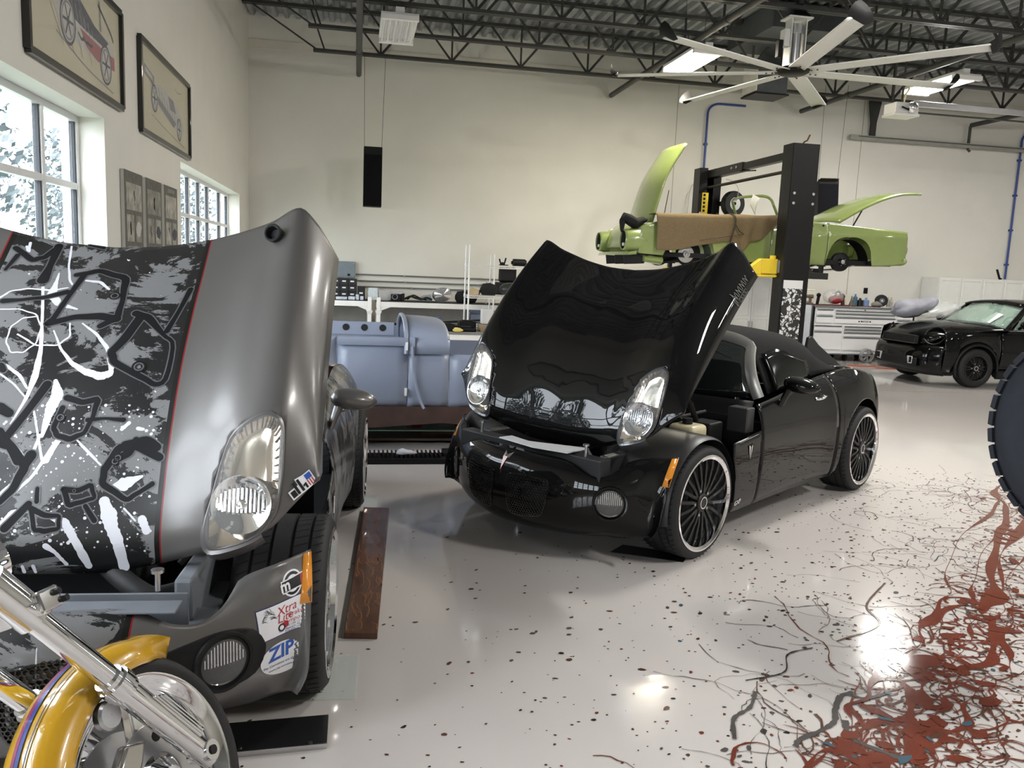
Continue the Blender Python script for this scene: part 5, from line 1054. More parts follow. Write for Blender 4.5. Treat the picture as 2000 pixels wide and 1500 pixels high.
    obj('windscreen', MB().grid([[gp(-.40 - .50 * k - .12 * q * q - .0, q * (.80 - .14 * k), 1.00 + .36 * k - .02 * q * q) for q in [2 * j / 12 - 1 for j in range(13)]] for k in [i / 6 for i in range(7)]]), gl, t, 60, solid=.005)
    rf = [[gp(x, q * w, zz + .05 * (1 - q * q)) for q in [2 * j / 14 - 1 for j in range(15)]] for x, w, zz in ((-.88, .64, 1.345), (-1.0, .66, 1.375), (-1.4, .67, 1.39), (-1.9, .67, 1.385), (-2.4, .66, 1.36), (-2.62, .64, 1.32))]
    obj('roof', MB().grid(rf), BP, t, 60, solid=.03)
    for sg in (1, -1):
        obj('a_pillar', MB().bar((-.50, sg * .83, .94), (-1.02, sg * .655, 1.36), .07, .045), BP, t, 40, .01)
        obj('b_pillar', MB().bar((-1.62, sg * .83, .93), (-1.66, sg * .665, 1.38), .05, .10, up=(1, 0, 0)), BP, t, 40, .01); obj('c_pillar', MB().bar((-2.75, sg * .80, .95), (-2.5, sg * .65, 1.36), .05, .16, up=(1, 0, 0)), BP, t, 40, .01)
        obj('side_window', MB().grid([[gp(x0, sg * (.84 - .17 * k), .95 + .40 * k) for x0 in (-.62 - .42 * k, -1.1 - .1 * k, -1.62)] for k in (0, .5, 1.)]), gl, t, 60, solid=.005); obj('rear_side_window', MB().grid([[gp(x0, sg * (.84 - .17 * k), .95 + .40 * k) for x0 in (-1.66, -2.2, -2.62 + .1 * k)] for k in (0, .5, 1.)]), gl, t, 60, solid=.005)
        obj('belt_trim', MB().tube([(-.55, sg * .845, .945), (-1.6, sg * .85, .945), (-2.7, sg * .83, .955)], .008, 6), CHROME, t)
        obj('seat', MB().mm((-1.75, sg * .36 - .22, .35), (-1.15, sg * .36 + .22, .5)).mm((-1.85, sg * .36 - .22, .5), (-1.65, sg * .36 + .22, 1.05)).mm((-1.84, sg * .36 - .11, 1.06), (-1.74, sg * .36 + .11, 1.24)), PLASTB, t, 40, .04)
    obj('rear_window', MB().grid([[gp(-2.64 - .2 * k, q * (.62 + .1 * k), 1.32 - .34 * k) for q in (-1, -.5, 0, .5, 1)] for k in (0, .5, 1)]), gl, t, 60, solid=.005); obj('tailgate', MB().grid([[gp(-2.86 - .06 * k, q * .74, .98 - .5 * k) for q in (-1, -.5, 0, .5, 1)] for k in (0, .5, 1)]), BP, t, 60, solid=.01)
    obj('dashboard', MB().mm((-.85, -.72, .82), (-.5, .72, .97)), PLASTB, t, 0, .04); sw = obj('steering_wheel', MB().tube([V((-1.0, .36 + .18 * cos(a), .98 + .17 * sin(a))) for a in [2 * pi * k / 24 for k in range(24)]], .016, 8, True), PLASTB, t)
    obj('rear_view_mirror', MB().ball((-.92, 0, 1.30), (.03, .11, .04)).cyl((-.92, 0, 1.30), (-.90, 0, 1.37), .012, n=8), PLASTB, t)
    return t
hatch()
def P_hatch(x, y, z): return V((9.93 - x, 12.56 - y, z))
_p = [P_hatch(-.52, .46, 1.03), P_hatch(-.60, .18, 1.055), P_hatch(-.80, .26, 1.21), P_hatch(-.72, .52, 1.18)]
tag(obj('window_notice', MB().add([p + V((-.03, 0, .012)) for p in _p], [(0, 1, 2, 3)]), pm('notice_paper', (.85, .85, .85), .6), None, 0, solid=.003), 'white paper sheet lying on the black hatchback\'s windscreen', 'paper')
_t = thing('grey_bundle', 'grey plastic-wrapped bundle resting on the black hatchback\'s bonnet', 'bundle', (9.60, 13.02, 1.03))
_rg = []
for x, zc, ry, rz_ in ((-.30, .14, .05, .04), (-.27, .15, .16, .12), (-.16, .17, .22, .165), (0., .18, .23, .165), (.12, .20, .22, .15), (.2, .22, .17, .12), (.28, .25, .19, .13), (.38, .28, .17, .12), (.45, .30, .10, .08), (.47, .30, .03, .03)):
    _rg.append([V((x + .02 * sin(3 * a), ry * cos(a) * (1 + .06 * sin(5 * a + 9 * x)), max(.01, zc + rz_ * sin(a) * (1 + .08 * sin(4 * a + 14 * x))))) for a in [2 * pi * k / 24 for k in range(24)]])
obj('bundle_body', MB().loft(_rg), pm('grey_padding', (.30, .30, .34), .55, var=.15, scale=5, bump=.4, bscale=14), _t, 80)
obj('plastic_wrap', MB().loft([[V((x, ry * cos(a) * (1 + .05 * sin(7 * a)), max(.005, zc + rz_ * sin(a)))) for a in [2 * pi * k / 22 for k in range(22)]] for x, zc, ry, rz_ in ((.22, .10, .22, .08), (.35, .14, .30, .12), (.55, .18, .34, .15), (.75, .2, .30, .13), (.9, .22, .1, .06))], cap=False), pm('clear_film', (.75, .78, .76), .15, alpha=.35, spec=.8), _t, 80)
# ------------------------------------------------------------------ motorcycle front end at lower left (x forward, y left, z up from the wheel's centre plane)
def bike():
    ph, le = 1.1546, -.4164
    t = thing('yellow_motorcycle', 'yellow custom motorcycle with chrome forks in the lower left corner', 'motorcycle', (-.5142, 2.0651, .325 * cos(le)))
    f = V((cos(ph), sin(ph), 0)); l = V((-sin(ph), cos(ph), 0)); u = V((0, 0, 1)); l2 = l * cos(le) + u * sin(le); u2 = u * cos(le) - l * sin(le)
    Mx = Matrix((f, l2, u2)).transposed(); t.rotation_euler = Mx.to_euler()
    YP = pm('pearl_yellow_paint', srgb(206, 158, 26), .28, coat=1., coatr=.02, var=.06)
    w = bpy.data.objects.new('front_wheel', None); link(w, t); r = .325; ax = (0, -1, 0)
    obj('tyre', MB().lathe([(.272, -.042), (.29, -.056), (.308, -.054), (.321, -.036), (.325, 0), (.321, .036), (.308, .054), (.29, .056), (.272, .042)], ax=ax, n=72), RUBBER, w, 50)
    obj('rim', MB().lathe([(.262, -.05), (.275, -.052), (.279, -.046), (.268, -.04), (.25, -.02), (.248, .02), (.256, .03), (.252, .038), (.264, .042), (.27, .047), (.279, .046), (.275, .052), (.262, .05), (.245, .034), (.235, .03), (.225, .012), (.225, -.03), (.245, -.034)], ax=ax, n=72, closed=True), CHROME, w, 35)
    for s in (1, -1):
        di = obj('brake_disc', MB().lathe([(.075, .058), (.15, .058), (.15, .064), (.075, .064)], ax=(0, -s, 0), n=56, closed=True), STEEL, w, 35)
        for k in range(10): a = 2 * pi * k / 10; obj('disc_hole', MB().cyl((.115 * cos(a), -s * .0635, .115 * sin(a)), (.115 * cos(a), -s * .0655, .115 * sin(a)), .014, n=12), PLASTB, di)
    sp = None
    for k in range(5):
        a = 2 * pi * k / 5
        if sp is None:
            sp = obj('spoke', MB().loft([[V((x, y * q, zz * q2)) for y, zz in ((-.03, -.03), (-.03, .03), (.03, .03), (.03, -.03))] for x, q, q2 in ((.05, 1., 1.), (.12, .6, .7), (.18, .5, .8), (.245, .8, 1.5))]), CHROME, w, 40, .006)
        else: share('spoke', sp, w, rot=(0, -a, 0))
    obj('hub', MB().lathe([(.001, -.10), (.035, -.10), (.045, -.085), (.06, -.07), (.062, .07), (.045, .085), (.035, .10), (.001, .10)], ax=ax, n=32), CHROME, w)
    # fender
    fe = []; a0, a1 = rad(46), rad(205)
    for i in range(61):
        q = i / 60; a = a0 + (a1 - a0) * q; R_ = .372 + .03 * max(0, 1 - q * 6); wd = .088 * (1 - max(0, 1 - q * 4.2) ** 2 * .98) * (1 - .10 * max(0, q - .8) * 5)
        fe.append([V(((R_ - .075 * abs(s_) ** 2.4) * cos(a), wd * sin(s_ * pi / 2), (R_ - .075 * abs(s_) ** 2.4) * sin(a))) for s_ in [2 * j / 16 - 1 for j in range(17)]])
    fo = obj('fender', MB().grid(fe), YP, t, 70, solid=.005)
    for nm, sy, ww, col in (('magenta_stripe', .018, .006, (.30, .01, .10)), ('blue_stripe', .004, .007, (.02, .05, .30)), ('dark_stripe', -.030, .0022, (.04, .06, .12))):
        st = []
        for i in range(40):
            q = .14 + .84 * i / 39; a = a0 + (a1 - a0) * q; k = 1 - .25 * (q - .5)
            st.append([V((.3745 * cos(a), (sy * (1.2 - q) * 1.2 + d), .3745 * sin(a))) for d in (-ww, ww)])
        obj(nm, MB().grid(st), pm('moto_' + nm, col, .3, coat=1.), fo, 60)
    for s in (1, -1): obj('fender_bracket', MB().lathe([(.001, .012), (.03, .012), (.036, .006), (.036, -.01)], (-.10, -s * .088, .235), (0, -s, 0), 24), STEEL, t)
    # forks
    A0, A1 = V((.09, 0, .015)), V((-.262, 0, .596)); dv = (A1 - A0).normalized()
    for s in (1, -1):
        o = V((0, -s * .128, 0)); fk = bpy.data.objects.new('fork_leg', None); link(fk, t); P_ = lambda d: A0 + dv * d + o
        obj('slider', MB().cyl(P_(-.03), P_(.30), .030, .033, n=28).cyl(P_(.30), P_(.315), .038, n=28), CHROME, fk, 35)
        rb = MB(); side = V((0, -s, 0)); nn = dv.cross(side).normalized()
        for k in range(4): rb.bar(P_(.05) + nn * (.012 + .008 * k) + side * .026, P_(.24 - .01 * k) + nn * (.012 + .008 * k) + side * .026, .004, .010, up=side)
        obj('slider_fin', rb, CHROME, fk, 0)
        obj('end_lug', MB().cyl(P_(.0) + side * .034, P_(.0) - side * .03, .026, n=20), CHROME, fk); obj('pinch_bolt', MB().cyl(P_(.0) + side * .034, P_(.0) + side * .038, .012, n=12), PLASTB, fk)
        obj('dust_collar', MB().cyl(P_(.315), P_(.345), .042, n=28).cyl(P_(.345), P_(.36), .036, n=28), CHROME, fk, 35)
        obj('tube', MB().cyl(P_(.36), P_(.70), .028, n=28), CHROME, fk, 35)
        obj('upper_cover', MB().cyl(P_(.60), P_(.74), .040, n=28), CHROME, fk, 35)
        obj('brake_caliper', MB().loft([[V((x, -s * (.062 + d), zz)) for x, zz in ((-.13, .02), (-.06, .09), (-.03, .13), (-.09, .15), (-.15, .10), (-.17, .04))] for d in (0, .035)]), pm('caliper_chrome', (.6, .58, .55), .15, metal=1), fk, 30, .008)
    tc = bpy.data.objects.new('triple_clamp', None); link(tc, t)
    for d in (.60, .80): obj('clamp_plate', MB().loft([[(A0 + dv * (d + q)) + V((cos(a) * .05, (.17 if abs(sin(a)) > .5 else .1) * (1 if sin(a) > 0 else -1), sin(.3) * 0)) for a in [pi / 8 + 2 * pi * k / 8 for k in range(8)]] for q in (0, .045)]), CHROME, tc, 40, .008)
    obj('clamp_pinch', MB().box(A0 + dv * .635 + V((.03, -.165, .0)), (.06, .03, .05)), CHROME, tc, 0, .006)
    for k in (0, 1): obj('clamp_bolt', MB().cyl(A0 + dv * (.62 + .025 * k) + V((.05, -.17, 0)), A0 + dv * (.62 + .025 * k) + V((.055, -.19, 0)), .008, n=10), PLASTB, tc)
    obj('steering_stem', MB().cyl(A0 + dv * .56 + V((-.05, 0, 0)), A0 + dv * .88 + V((-.05, 0, 0)), .034, n=20), CHROME, tc)
    hb = crv([A0 + dv * .86 + V((0, 0, 0)), A0 + dv * .98 + V((-.02, -.08, 0)), A0 + dv * 1.05 + V((-.1, -.22, 0)), A0 + dv * 1.03 + V((-.3, -.36, 0))], 16); hb2 = [V((p.x, -p.y, p.z)) for p in hb]
    obj('handlebar', MB().tube(hb, .016, 10), CHROME, t); obj('handlebar', MB().tube(hb2, .016, 10), CHROME, t)
    obj('headlamp', MB().loft([[A0 + dv * .78 + V((x, r_ * cos(a), r_ * sin(a))) for a in [2 * pi * k / 24 for k in range(24)]] for x, r_ in ((-.0, .02), (.03, .06), (.10, .08), (.14, .08), (.145, .07))]), CHROME, t)
    # frame, engine, tank, rear wheel (behind the frame of the photo)
    obj('down_tube', MB().tube(crv([(-.34, 0, .62), (-.48, 0, .30), (-.56, 0, .02), (-.75, 0, -.08)], 20), .03, 12), YP, t); obj('tube_collar', MB().tube(crv([(-.345, 0, .615), (-.38, 0, .53)], 4), .036, 12), CHROME, t)
    obj('backbone', MB().tube(crv([(-.34, 0, .68), (-.7, 0, .66), (-1.2, 0, .45), (-1.55, 0, .05)], 20), .035, 12), YP, t)
    for s in (1, -1): obj('frame_rail', MB().tube(crv([(-.6, s * .06, .0), (-.8, s * .13, -.12), (-1.3, s * .13, -.12), (-1.6, s * .12, .0)], 18), .022, 10), YP, t)
    en = bpy.data.objects.new('engine', None); link(en, t)
    obj('crankcase', MB().cyl((-1.0, -.14, .06), (-1.0, .14, .06), .15, n=28), CHROME, en, 40, .01)
    for dx, a in ((-.12, -.4), (.10, .4)):
        for k in range(7): obj('cooling_fin', MB().cyl((-1.0 + sin(a) * (.16 + .035 * k) + 0, 0, .06 + cos(a) * (.16 + .035 * k)), (-1.0 + sin(a) * (.175 + .035 * k), 0, .06 + cos(a) * (.175 + .035 * k)), .085, n=20), STEEL, en)
    obj('exhaust', MB().tube(crv([(-.88, -.10, .28), (-.70, -.17, .18), (-.78, -.2, -.02), (-1.2, -.2, -.08), (-1.9, -.2, -.02)], 24), .028, 12), CHROME, en)
    obj('fuel_tank', MB().loft([[V((x, wy * cos(a), .72 + .13 * hh * sin(a) - .04 * (x + .4) * -1)) for a in [2 * pi * k / 22 for k in range(22)]] for x, wy, hh in ((-.36, .03, .2), (-.42, .10, .75), (-.58, .15, 1.), (-.78, .15, .95), (-.98, .09, .6), (-1.05, .03, .2))]), YP, t, 70)
    obj('saddle', MB().loft([[V((x, wy * cos(a), zz + .05 * sin(a))) for a in [2 * pi * k / 18 for k in range(18)]] for x, wy, zz in ((-1.03, .05, .60), (-1.15, .13, .54), (-1.35, .17, .50), (-1.5, .15, .55), (-1.58, .05, .62))]), PLASTB, t, 70)
    rw = bpy.data.objects.new('rear_wheel', None); link(rw, t); rw.location = (-1.68, 0, 0)
    obj('tyre', MB().lathe([(.22, -.08), (.27, -.10), (.31, -.08), (.322, 0), (.31, .08), (.27, .10), (.22, .08)], ax=ax, n=56), RUBBER, rw, 50); obj('rim', MB().lathe([(.225, -.085), (.235, -.08), (.20, -.05), (.04, -.05), (.04, .05), (.20, .05), (.235, .08), (.225, .085)], ax=ax, n=48), CHROME, rw, 40)
    obj('rear_fender', MB().grid([[V((-1.68 + (.36 - .08 * abs(s_) ** 2.5) * cos(a), .13 * sin(s_ * pi / 2), (.36 - .08 * abs(s_) ** 2.5) * sin(a))) for s_ in [2 * j / 12 - 1 for j in range(13)]] for a in [rad(50 + 130 * k / 30) for k in range(31)]]), YP, t, 70, solid=.005)
    obj('side_stand', MB().tube([(-.95, .12, -.10), (-1.0, .22, -.16), (-1.05, .30, -.185)], .014, 8), CHROME, t)
    return t
bike()
# ------------------------------------------------------------------ grey vintage roadster body on stands
PRIM = pm('grey_primer', srgb(138, 146, 164), .42, coat=.15, var=.03, scale=3)
def vintage():
    t = thing('grey_roadster_body', 'unpainted grey vintage roadster body on a brown chassis behind the silver car', 'car body', (0, 7.2, .22))
    z = lambda w: w - .22; D = 1.42
    def skin(name, x0, x1, nx, ztop, zbot=.395, bulge=.03):
        rows = [[V((x, -bulge * sin(pi * k / 8) + .0, z(zbot + (ztop - zbot) * k / 8))) for k in range(9)] for x in [x0 + (x1 - x0) * i / nx for i in range(nx + 1)]]
        return obj(name, MB().grid(rows), PRIM, t, 60, solid=.012)
    skin('rear_side', -1.25, -.155, 8, 1.0); dr = skin('door', -.145, .452, 6, .93)
    obj('door_cap', MB().loft([[V((x, -.03 + a, z(.93 + b))) for a, b in ((0, 0), (-.012, .03), (-.005, .07), (.04, .075), (.06, .06))] for x in (-.145, .455)]), PRIM, dr, 40)
    for zz in (.95, .55): obj('hinge', MB().mm((.43, -.055, z(zz) - .035 - .02), (.452, -.03, z(zz) + .035 - .02)), WHITE, dr, 0, .003)
    skin('cowl_side', .46, .812, 5, .862); skin('bonnet_side', .822, 1.9, 8, .862)
    obj('front_pillar', MB().loft([[V((.462 + a, -.03 + b, zz)) for a, b in ((0, 0), (.05, -.012), (.055, .04), (0, .05))] for zz in (z(.86), z(.94), z(1.01))]), PRIM, t, 40)
    far = [('rear_side', -1.25, -.155, 1.0), ('door', -.145, .452, 1.0), ('cowl_side', .46, .812, .862), ('bonnet_side', .822, 1.9, .862)]
    for nm, a, b, h in far: obj(nm, MB().mm((a, D - .01, z(.395)), (b, D, z(h))), PRIM, t, 0)
    # rounded cowl top and dashboard
    cw = []
    for x, k in ((.45, 1.0), (.62, .985), (.74, .95), (.79, .91), (.815, .85), (.82, .80)):
        cw.append([V((x, -.03 + (D + .03) * (.5 - .5 * cos(pi * j / 20)), z(.862 + (.29 * k) * sin(pi * j / 20) ** .55))) for j in range(21)])
    obj('cowl_top', MB().grid(cw), PRIM, t, 60, solid=.012)
    obj('cowl_rim', MB().tube([p + V((-.012, 0, 0)) for p in cw[0]], .02, 8), PRIM, t)
    obj('dash_panel', MB().mm((.60, .0, z(.75)), (.62, D, z(1.0))), PLASTB, t, 0)
    rl = obj('inner_rail', MB().mm((-.9, .2, z(1.0)), (.34, .22, z(1.115))), PRIM, t, 0, .004)
    for k in range(5): obj('rail_hole', MB().cyl((-.40 + .16 * k, .196, z(1.065)), (-.40 + .16 * k, .203, z(1.065)), .03, n=16), pm('hollow_black', (.01, .01, .01), .8), rl)
    obj('body_floor', MB().mm((-1.25, 0, z(.40)), (1.9, D, z(.43))), PRIM, t, 0)
    obj('cowl_bulkhead', MB().mm((.80, 0, z(.42)), (.815, D, z(1.0))), PRIM, t, 0)
    ch = pm('red_brown_chassis', srgb(78, 58, 52), .6, var=.15)
    for y in (-.012, D - .05): obj('chassis_rail', MB().loft([[V((x, y + a, zz + b)) for a, b in ((0, 0), (.06, 0), (.06, h), (0, h))] for x, zz, h in ((-1.4, z(.30), .09), (-.6, z(.24), .155), (.15, z(.205), .19), (.75, z(.25), .145), (1.0, z(.235), .16), (1.5, z(.26), .13), (2.1, z(.30), .09))]), ch, t, 30)
    obj('cross_member', MB().mm((-.9, 0, z(.30)), (-.82, D, z(.36))), ch, t, 0); obj('cross_member', MB().mm((1.2, 0, z(.30)), (1.28, D, z(.36))), ch, t, 0)
    obj('drain_hose', MB().tube(crv([(.49, -.055, z(.93)), (.50, -.06, z(.75)), (.53, -.06, z(.58)), (.57, -.07, z(.45)), (.60, -.085, z(.39))], 18), .012, 8), PRIM, t)
    for x in (-1.0, 1.35):
        for y in (.0, D - .05): obj('axle_stand', MB().loft([[V((x + s * a, y + .03 + s * b, zz)) for a, b in ((-1, -1), (1, -1), (1, 1), (-1, 1))] for s, zz in ((.12, -.22), (.035, -.0), (.05, .0), (.05, .03))]), BLACKM, t, 30)
    return t
vintage()
# cart under the body and things on it
_t = thing('glass_top_cart', 'low cart with green-edged glass top under the grey roadster body', 'cart', (.55, 7.85, 0))
obj('glass_top', MB().mm((-.62, -.42, .125), (.62, .42, .137)), pm('green_edge_glass', (.35, .55, .42), .1, coat=.5), _t, 0, .002)
obj('deck', MB().mm((-.60, -.38, .03), (.60, .38, .05)), pm('brown_board', (.16, .12, .10), .7), _t, 0)
for x in (-.55, .55):
    for y in (-.34, .34): obj('leg', MB().cyl((x, y, 0), (x, y, .125), .02, n=10), STEEL, _t)
for k, (x, w, c) in enumerate(((-.33, .22, (.06, .10, .08)), (.02, .10, (.30, .03, .04)), (.30, .16, (.35, .35, .33)))):
    nm = ('circuit_board', 'red_wired_motor', 'clear_part_tray')[k]; lb = ('dark green circuit board on the low glass cart', 'red wired motor on the low glass cart', 'clear tray of small parts on the low glass cart')[k]
    mb = MB().mm((-w / 2, -.06, 0), (w / 2, .06, .03 + .03 * (k == 1)))
    if k == 0: [mb.mm((-w / 2 + .03 + .05 * i, -.03, .03), (-w / 2 + .06 + .05 * i, .03, .045 + .01 * (i % 2))) for i in range(4)]
    if k == 1: mb.cyl((-.03, -.07, .04), (.03, -.07, .04), .03, n=12).tube(crv([(.0, -.05, .06), (.06, -.06, .1), (-.05, -.04, .12), (-.1, -.02, .06)], 14), .004, 5)
    if k == 2: [mb.ball((-.05 + .035 * i, -.02, .05), .018, 10, 6) for i in range(4)]
    o = obj(nm, mb, pm('part_' + nm, c, .4), None, 30); o.location = (.55 + x, 7.62, .138); tag(o, lb, 'part')
tag(obj('cardboard_box', MB().mm((-.2, -.16, 0), (.2, .16, .065)).mm((-.2, -.18, .05), (.2, -.16, .055)), pm('cardboard_brown', (.17, .11, .08), .8), None, 0), 'low brown cardboard box on the cart below the grey body', 'box').location = (.82, 7.75, .052)
_t = thing('floor_tray', 'long black ribbed plastic tray on the floor below the grey body', 'tray', (.40, 6.78, 0))
obj('tray_base', MB().mm((-.46, -.10, 0), (.36, .12, .05)), PLASTB, _t, 0, .008)
for k in range(22): obj('tray_rib', MB().mm((-.45 + .036 * k, -.09, .05), (-.437 + .036 * k, .11, .075)), PLASTB, _t, 0)
obj('tray_extension', MB().mm((.34, -.02, 0), (.62, .14, .085)), PLASTB, _t, 0, .01)
tag(obj('white_rag', MB().loft([[V((x, r * cos(a) * (1 + .2 * sin(3 * a)), max(0, r * .8 * sin(a)) + .0)) for a in [2 * pi * k / 14 for k in range(14)]] for x, r in ((-.07, .01), (-.05, .04), (-.02, .055), (.02, .035), (.06, .03), (.10, .006))]), pm('white_rag_cloth', (.62, .63, .68), .9), None, 70), 'crumpled white rag lying on the black floor tray', 'rag').location = (.42, 6.76, .076)
# ------------------------------------------------------------------ workbenches along the back wall
BTOP = pm('bench_black_mat', (.02, .02, .022), .7)
def bench(label, x0, x1):
    t = thing('workbench', label, 'workbench', ((x0 + x1) / 2, 15.55, 0), group='white steel workbenches'); h = (x1 - x0) / 2
    obj('bench_top', MB().mm((-h, -.36, .90), (h, .36, .935)), BTOP, t, 0, .004); obj('front_beam', MB().mm((-h, -.375, .83), (h, -.345, .925)), WHITE, t, 0, .004); obj('rear_beam', MB().mm((-h, .345, .83), (h, .375, .925)), WHITE, t, 0, .004)
    for sx in (-1, 1):
        for y in (-.36, .36):
            obj('leg', MB().mm((sx * (h - .04) - .035, y - .03, 0), (sx * (h - .04) + .035, y + .03, 1.0)), WHITE, t, 0, .004)
            obj('leg_collar', MB().loft([[V((sx * (h - .04) + a * s, y + b * s, zz)) for a, b in ((-1, -1), (1, -1), (1, 1), (-1, 1))] for s, zz in ((.037, .70), (.058, .755), (.037, .765))]), WHITE, t, 0)
            obj('gusset', MB().prism([(sx * (h - .075), y - .008, .84), (sx * (h - .28), y - .008, .84), (sx * (h - .075), y - .008, .76)], (0, 0, 0), (0, .016, 0)), WHITE, t, 0)
    obj('back_panel', MB().mm((-h + .08, .33, .20), (h - .08, .345, .80)), pm('bench_grey_panel', (.28, .28, .27), .7), t, 0)
    return t
bench('white steel workbench in the left corner under the electric panel', -1.85, .29); bench('white steel workbench behind the grey body, carrying a loose headlamp', .37, 3.06)
# drawer bins
_t = thing('drawer_bin_rack', 'black small-parts drawer bins with white labels under the electric panel', 'drawer bins', (-.27, 15.72, .936))
obj('bin_case', MB().mm((-.46, -.10, 0), (.29, .12, .37)), pm('bin_black', (.01, .01, .011), .5), _t, 0, .004); obj('side_case', MB().mm((.30, -.12, 0), (.44, .10, .24)), pm('bin_black', (.01, .01, .011), .5), _t, 0, .004)
for r in range(3):
    for c in range(5):
        d = obj('drawer', MB().mm((-.45 + .148 * c, -.115, .02 + .118 * r), (-.313 + .148 * c, -.10, .125 + .118 * r)), pm('bin_drawer', (.018, .018, .02), .4), _t, 0, .003)
        obj('drawer_label', MB().mm((-.42 + .148 * c, -.118, .075 + .118 * r), (-.355 + .148 * c, -.1155, .10 + .118 * r)), WHITE, d, 0)
obj('drawer_label', MB().mm((.335, -.123, .10), (.40, -.1205, .13)), WHITE, _t, 0)
def small(name, label, cat, mb, mat, loc, smooth=40, group=None, bevel=0, rz=0):
    o = obj(name, mb, mat, None, smooth, bevel); o.location = loc; o.rotation_euler = (0, 0, rz); return tag(o, label, cat, group)
ZT = .936
small('paper_stack', 'stack of pale blue boxes on the bench beside the drawer bins', 'boxes', MB().mm((-.09, -.1, 0), (.09, .1, .06)).mm((-.085, -.1, .06), (.09, .1, .11)).mm((-.09, -.095, .11), (.08, .1, .17)).mm((-.08, -.1, .17), (.09, .09, .22)), pm('pale_box', (.62, .68, .70), .6, var=.08, scale=30), (.31, 15.62, ZT), 0)
small('grey_carton', 'grey carton on the bench right of the pale boxes', 'carton', MB().mm((-.10, -.09, 0), (.10, .09, .17)).mm((-.1, -.09, .17), (.1, -.02, .176)), pm('grey_carton', (.45, .44, .44), .7), (.52, 15.62, ZT), 0)
_t = thing('engine_part', 'black and silver throttle assembly on the white workbench', 'engine part', (.76, 15.5, ZT)); obj('casting', MB().mm((-.12, -.07, 0), (.06, .07, .12)).mm((.06, -.05, .0), (.13, .05, .14)), PLASTB, _t, 0, .012); obj('bore_ring', MB().lathe([(.055, .0), (.055, .02), (.04, .02), (.03, .0)], (-.05, -.07, .075), (0, -1, 0), 20), CHROME, _t); obj('cover', MB().mm((-.10, -.05, .12), (.10, .06, .17)), pm('grey_carton', (.45, .44, .44), .7), _t, 0, .02)
small('hose_bundle', 'tangle of black hoses on the bench left of the loose headlamp', 'hoses', MB().tube(crv([(-.2, 0, .03), (-.1, -.05, .08), (0, .03, .05), (.1, -.04, .03), (.2, .02, .06), (.3, -.03, .03)], 30), .02, 8).tube(crv([(-.15, .06, .02), (-.05, 0, .10), (.08, .05, .05), (.2, .0, .02)], 20), .015, 8), RUBBER, (1.10, 15.52, ZT + .01))
small('tool_tray', 'pale tool tray leaning on the bench by the hoses', 'tray', MB().prism([(-.12, 0, 0), (.12, 0, 0), (.10, 0, .13), (-.06, 0, .10)], (0, -.02, 0), (0, .05, 0)), pm('pale_tray', (.40, .43, .48), .5), (1.30, 15.75, ZT), 0)
_t = thing('loose_headlamp', 'chrome headlamp unit standing loose on the white workbench', 'headlamp', (1.58, 15.5, ZT)); obj('lamp_body', MB().loft([[V((.17 * r * cos(a) + .05 * d, -.08 * d + .02, .14 + .135 * r * sin(a) + .02 * r * cos(a))) for a in [2 * pi * k / 24 for k in range(24)]] for r, d in ((.4, -1.), (.85, -.6), (1., 0.), (.98, .4))]), STEEL, _t, 50); obj('lamp_reflector', MB().loft([[V((.16 * r * cos(a) + .02, -.03 - .03 * (1 - r), .14 + .125 * r * sin(a))) for a in [2 * pi * k / 24 for k in range(24)]] for r in (1., .7, .4, .1)], cap=False), CHROME, _t, 50); obj('lamp_glass', MB().loft([[V((.165 * r * cos(a) + .02, -.04 - .05 * (1 - r * r), .14 + .13 * r * sin(a))) for a in [2 * pi * k / 24 for k in range(24)]] for r in (1., .7, .4, .05)], cap=False), LENS, _t, 60)
small('black_bag', 'black soft tool bag on the bench right of the loose headlamp', 'bag', MB().loft([[V((x, .12 * r * cos(a), max(0, .12 * r * sin(a) + .10))) for a in [2 * pi * k / 16 for k in range(16)]] for x, r in ((-.18, .3), (-.14, .9), (-.02, 1.05), (.1, 1.), (.2, .8), (.24, .2))]), pm('black_cloth', (.012, .012, .012), .95), (2.02, 15.55, ZT), 70)
small('white_parts_heap', 'white and blue packaged parts on the bench below the drawer bins', 'parts', MB().mm((-.25, -.05, 0), (-.05, .05, .05)).mm((-.03, -.06, 0), (.09, .04, .06)).mm((.10, -.03, 0), (.16, .03, .10)).mm((.18, -.05, 0), (.24, .03, .07)), pm('blister_pack', (.55, .60, .68), .4, var=.3, scale=20), (-.10, 15.32, ZT), 0, bevel=.008)
# electric panel and conduits
_t = thing('electric_panel', 'grey electric panel box on the back wall above the bins', 'electric panel', (-.21, YB, 1.31)); obj('panel_box', MB().mm((-.20, -.12, 0), (.20, 0, .31)), pm('panel_grey', (.22, .26, .29), .45), _t, 0, .006); obj('panel_door', MB().mm((-.185, -.128, .015), (.185, -.12, .295)), pm('panel_grey', (.22, .26, .29), .45), _t, 0, .004); obj('door_latch', MB().mm((.05, -.136, .04), (.10, -.128, .08)), BLACKM, _t, 0)
for s in (-1, 1): obj('lug', MB().cyl((s * .17, -.13, .275), (s * .17, -.134, .275), .01, n=8), STEEL, _t)
for z_, x0, lb in ((1.385, .0, 'uppermost of three thin conduits along the back wall'), (1.265, .02, 'middle of three thin conduits along the back wall'), (1.155, .15, 'lowest of three thin conduits along the back wall')):
    _t = thing('conduit', lb, 'conduit', (x0, YB - .03, z_), group='wall conduits'); obj('conduit_run', MB().cyl((0, 0, 0), (4.9, 0, 0), .013, n=8), pm('conduit_grey', (.22, .22, .20), .5, metal=.4), _t)
    for k in (.9, 2.4, 3.9): obj('conduit_strap', MB().mm((k, -.016, -.018), (k + .03, .03, .022)), STEEL, _t, 0)
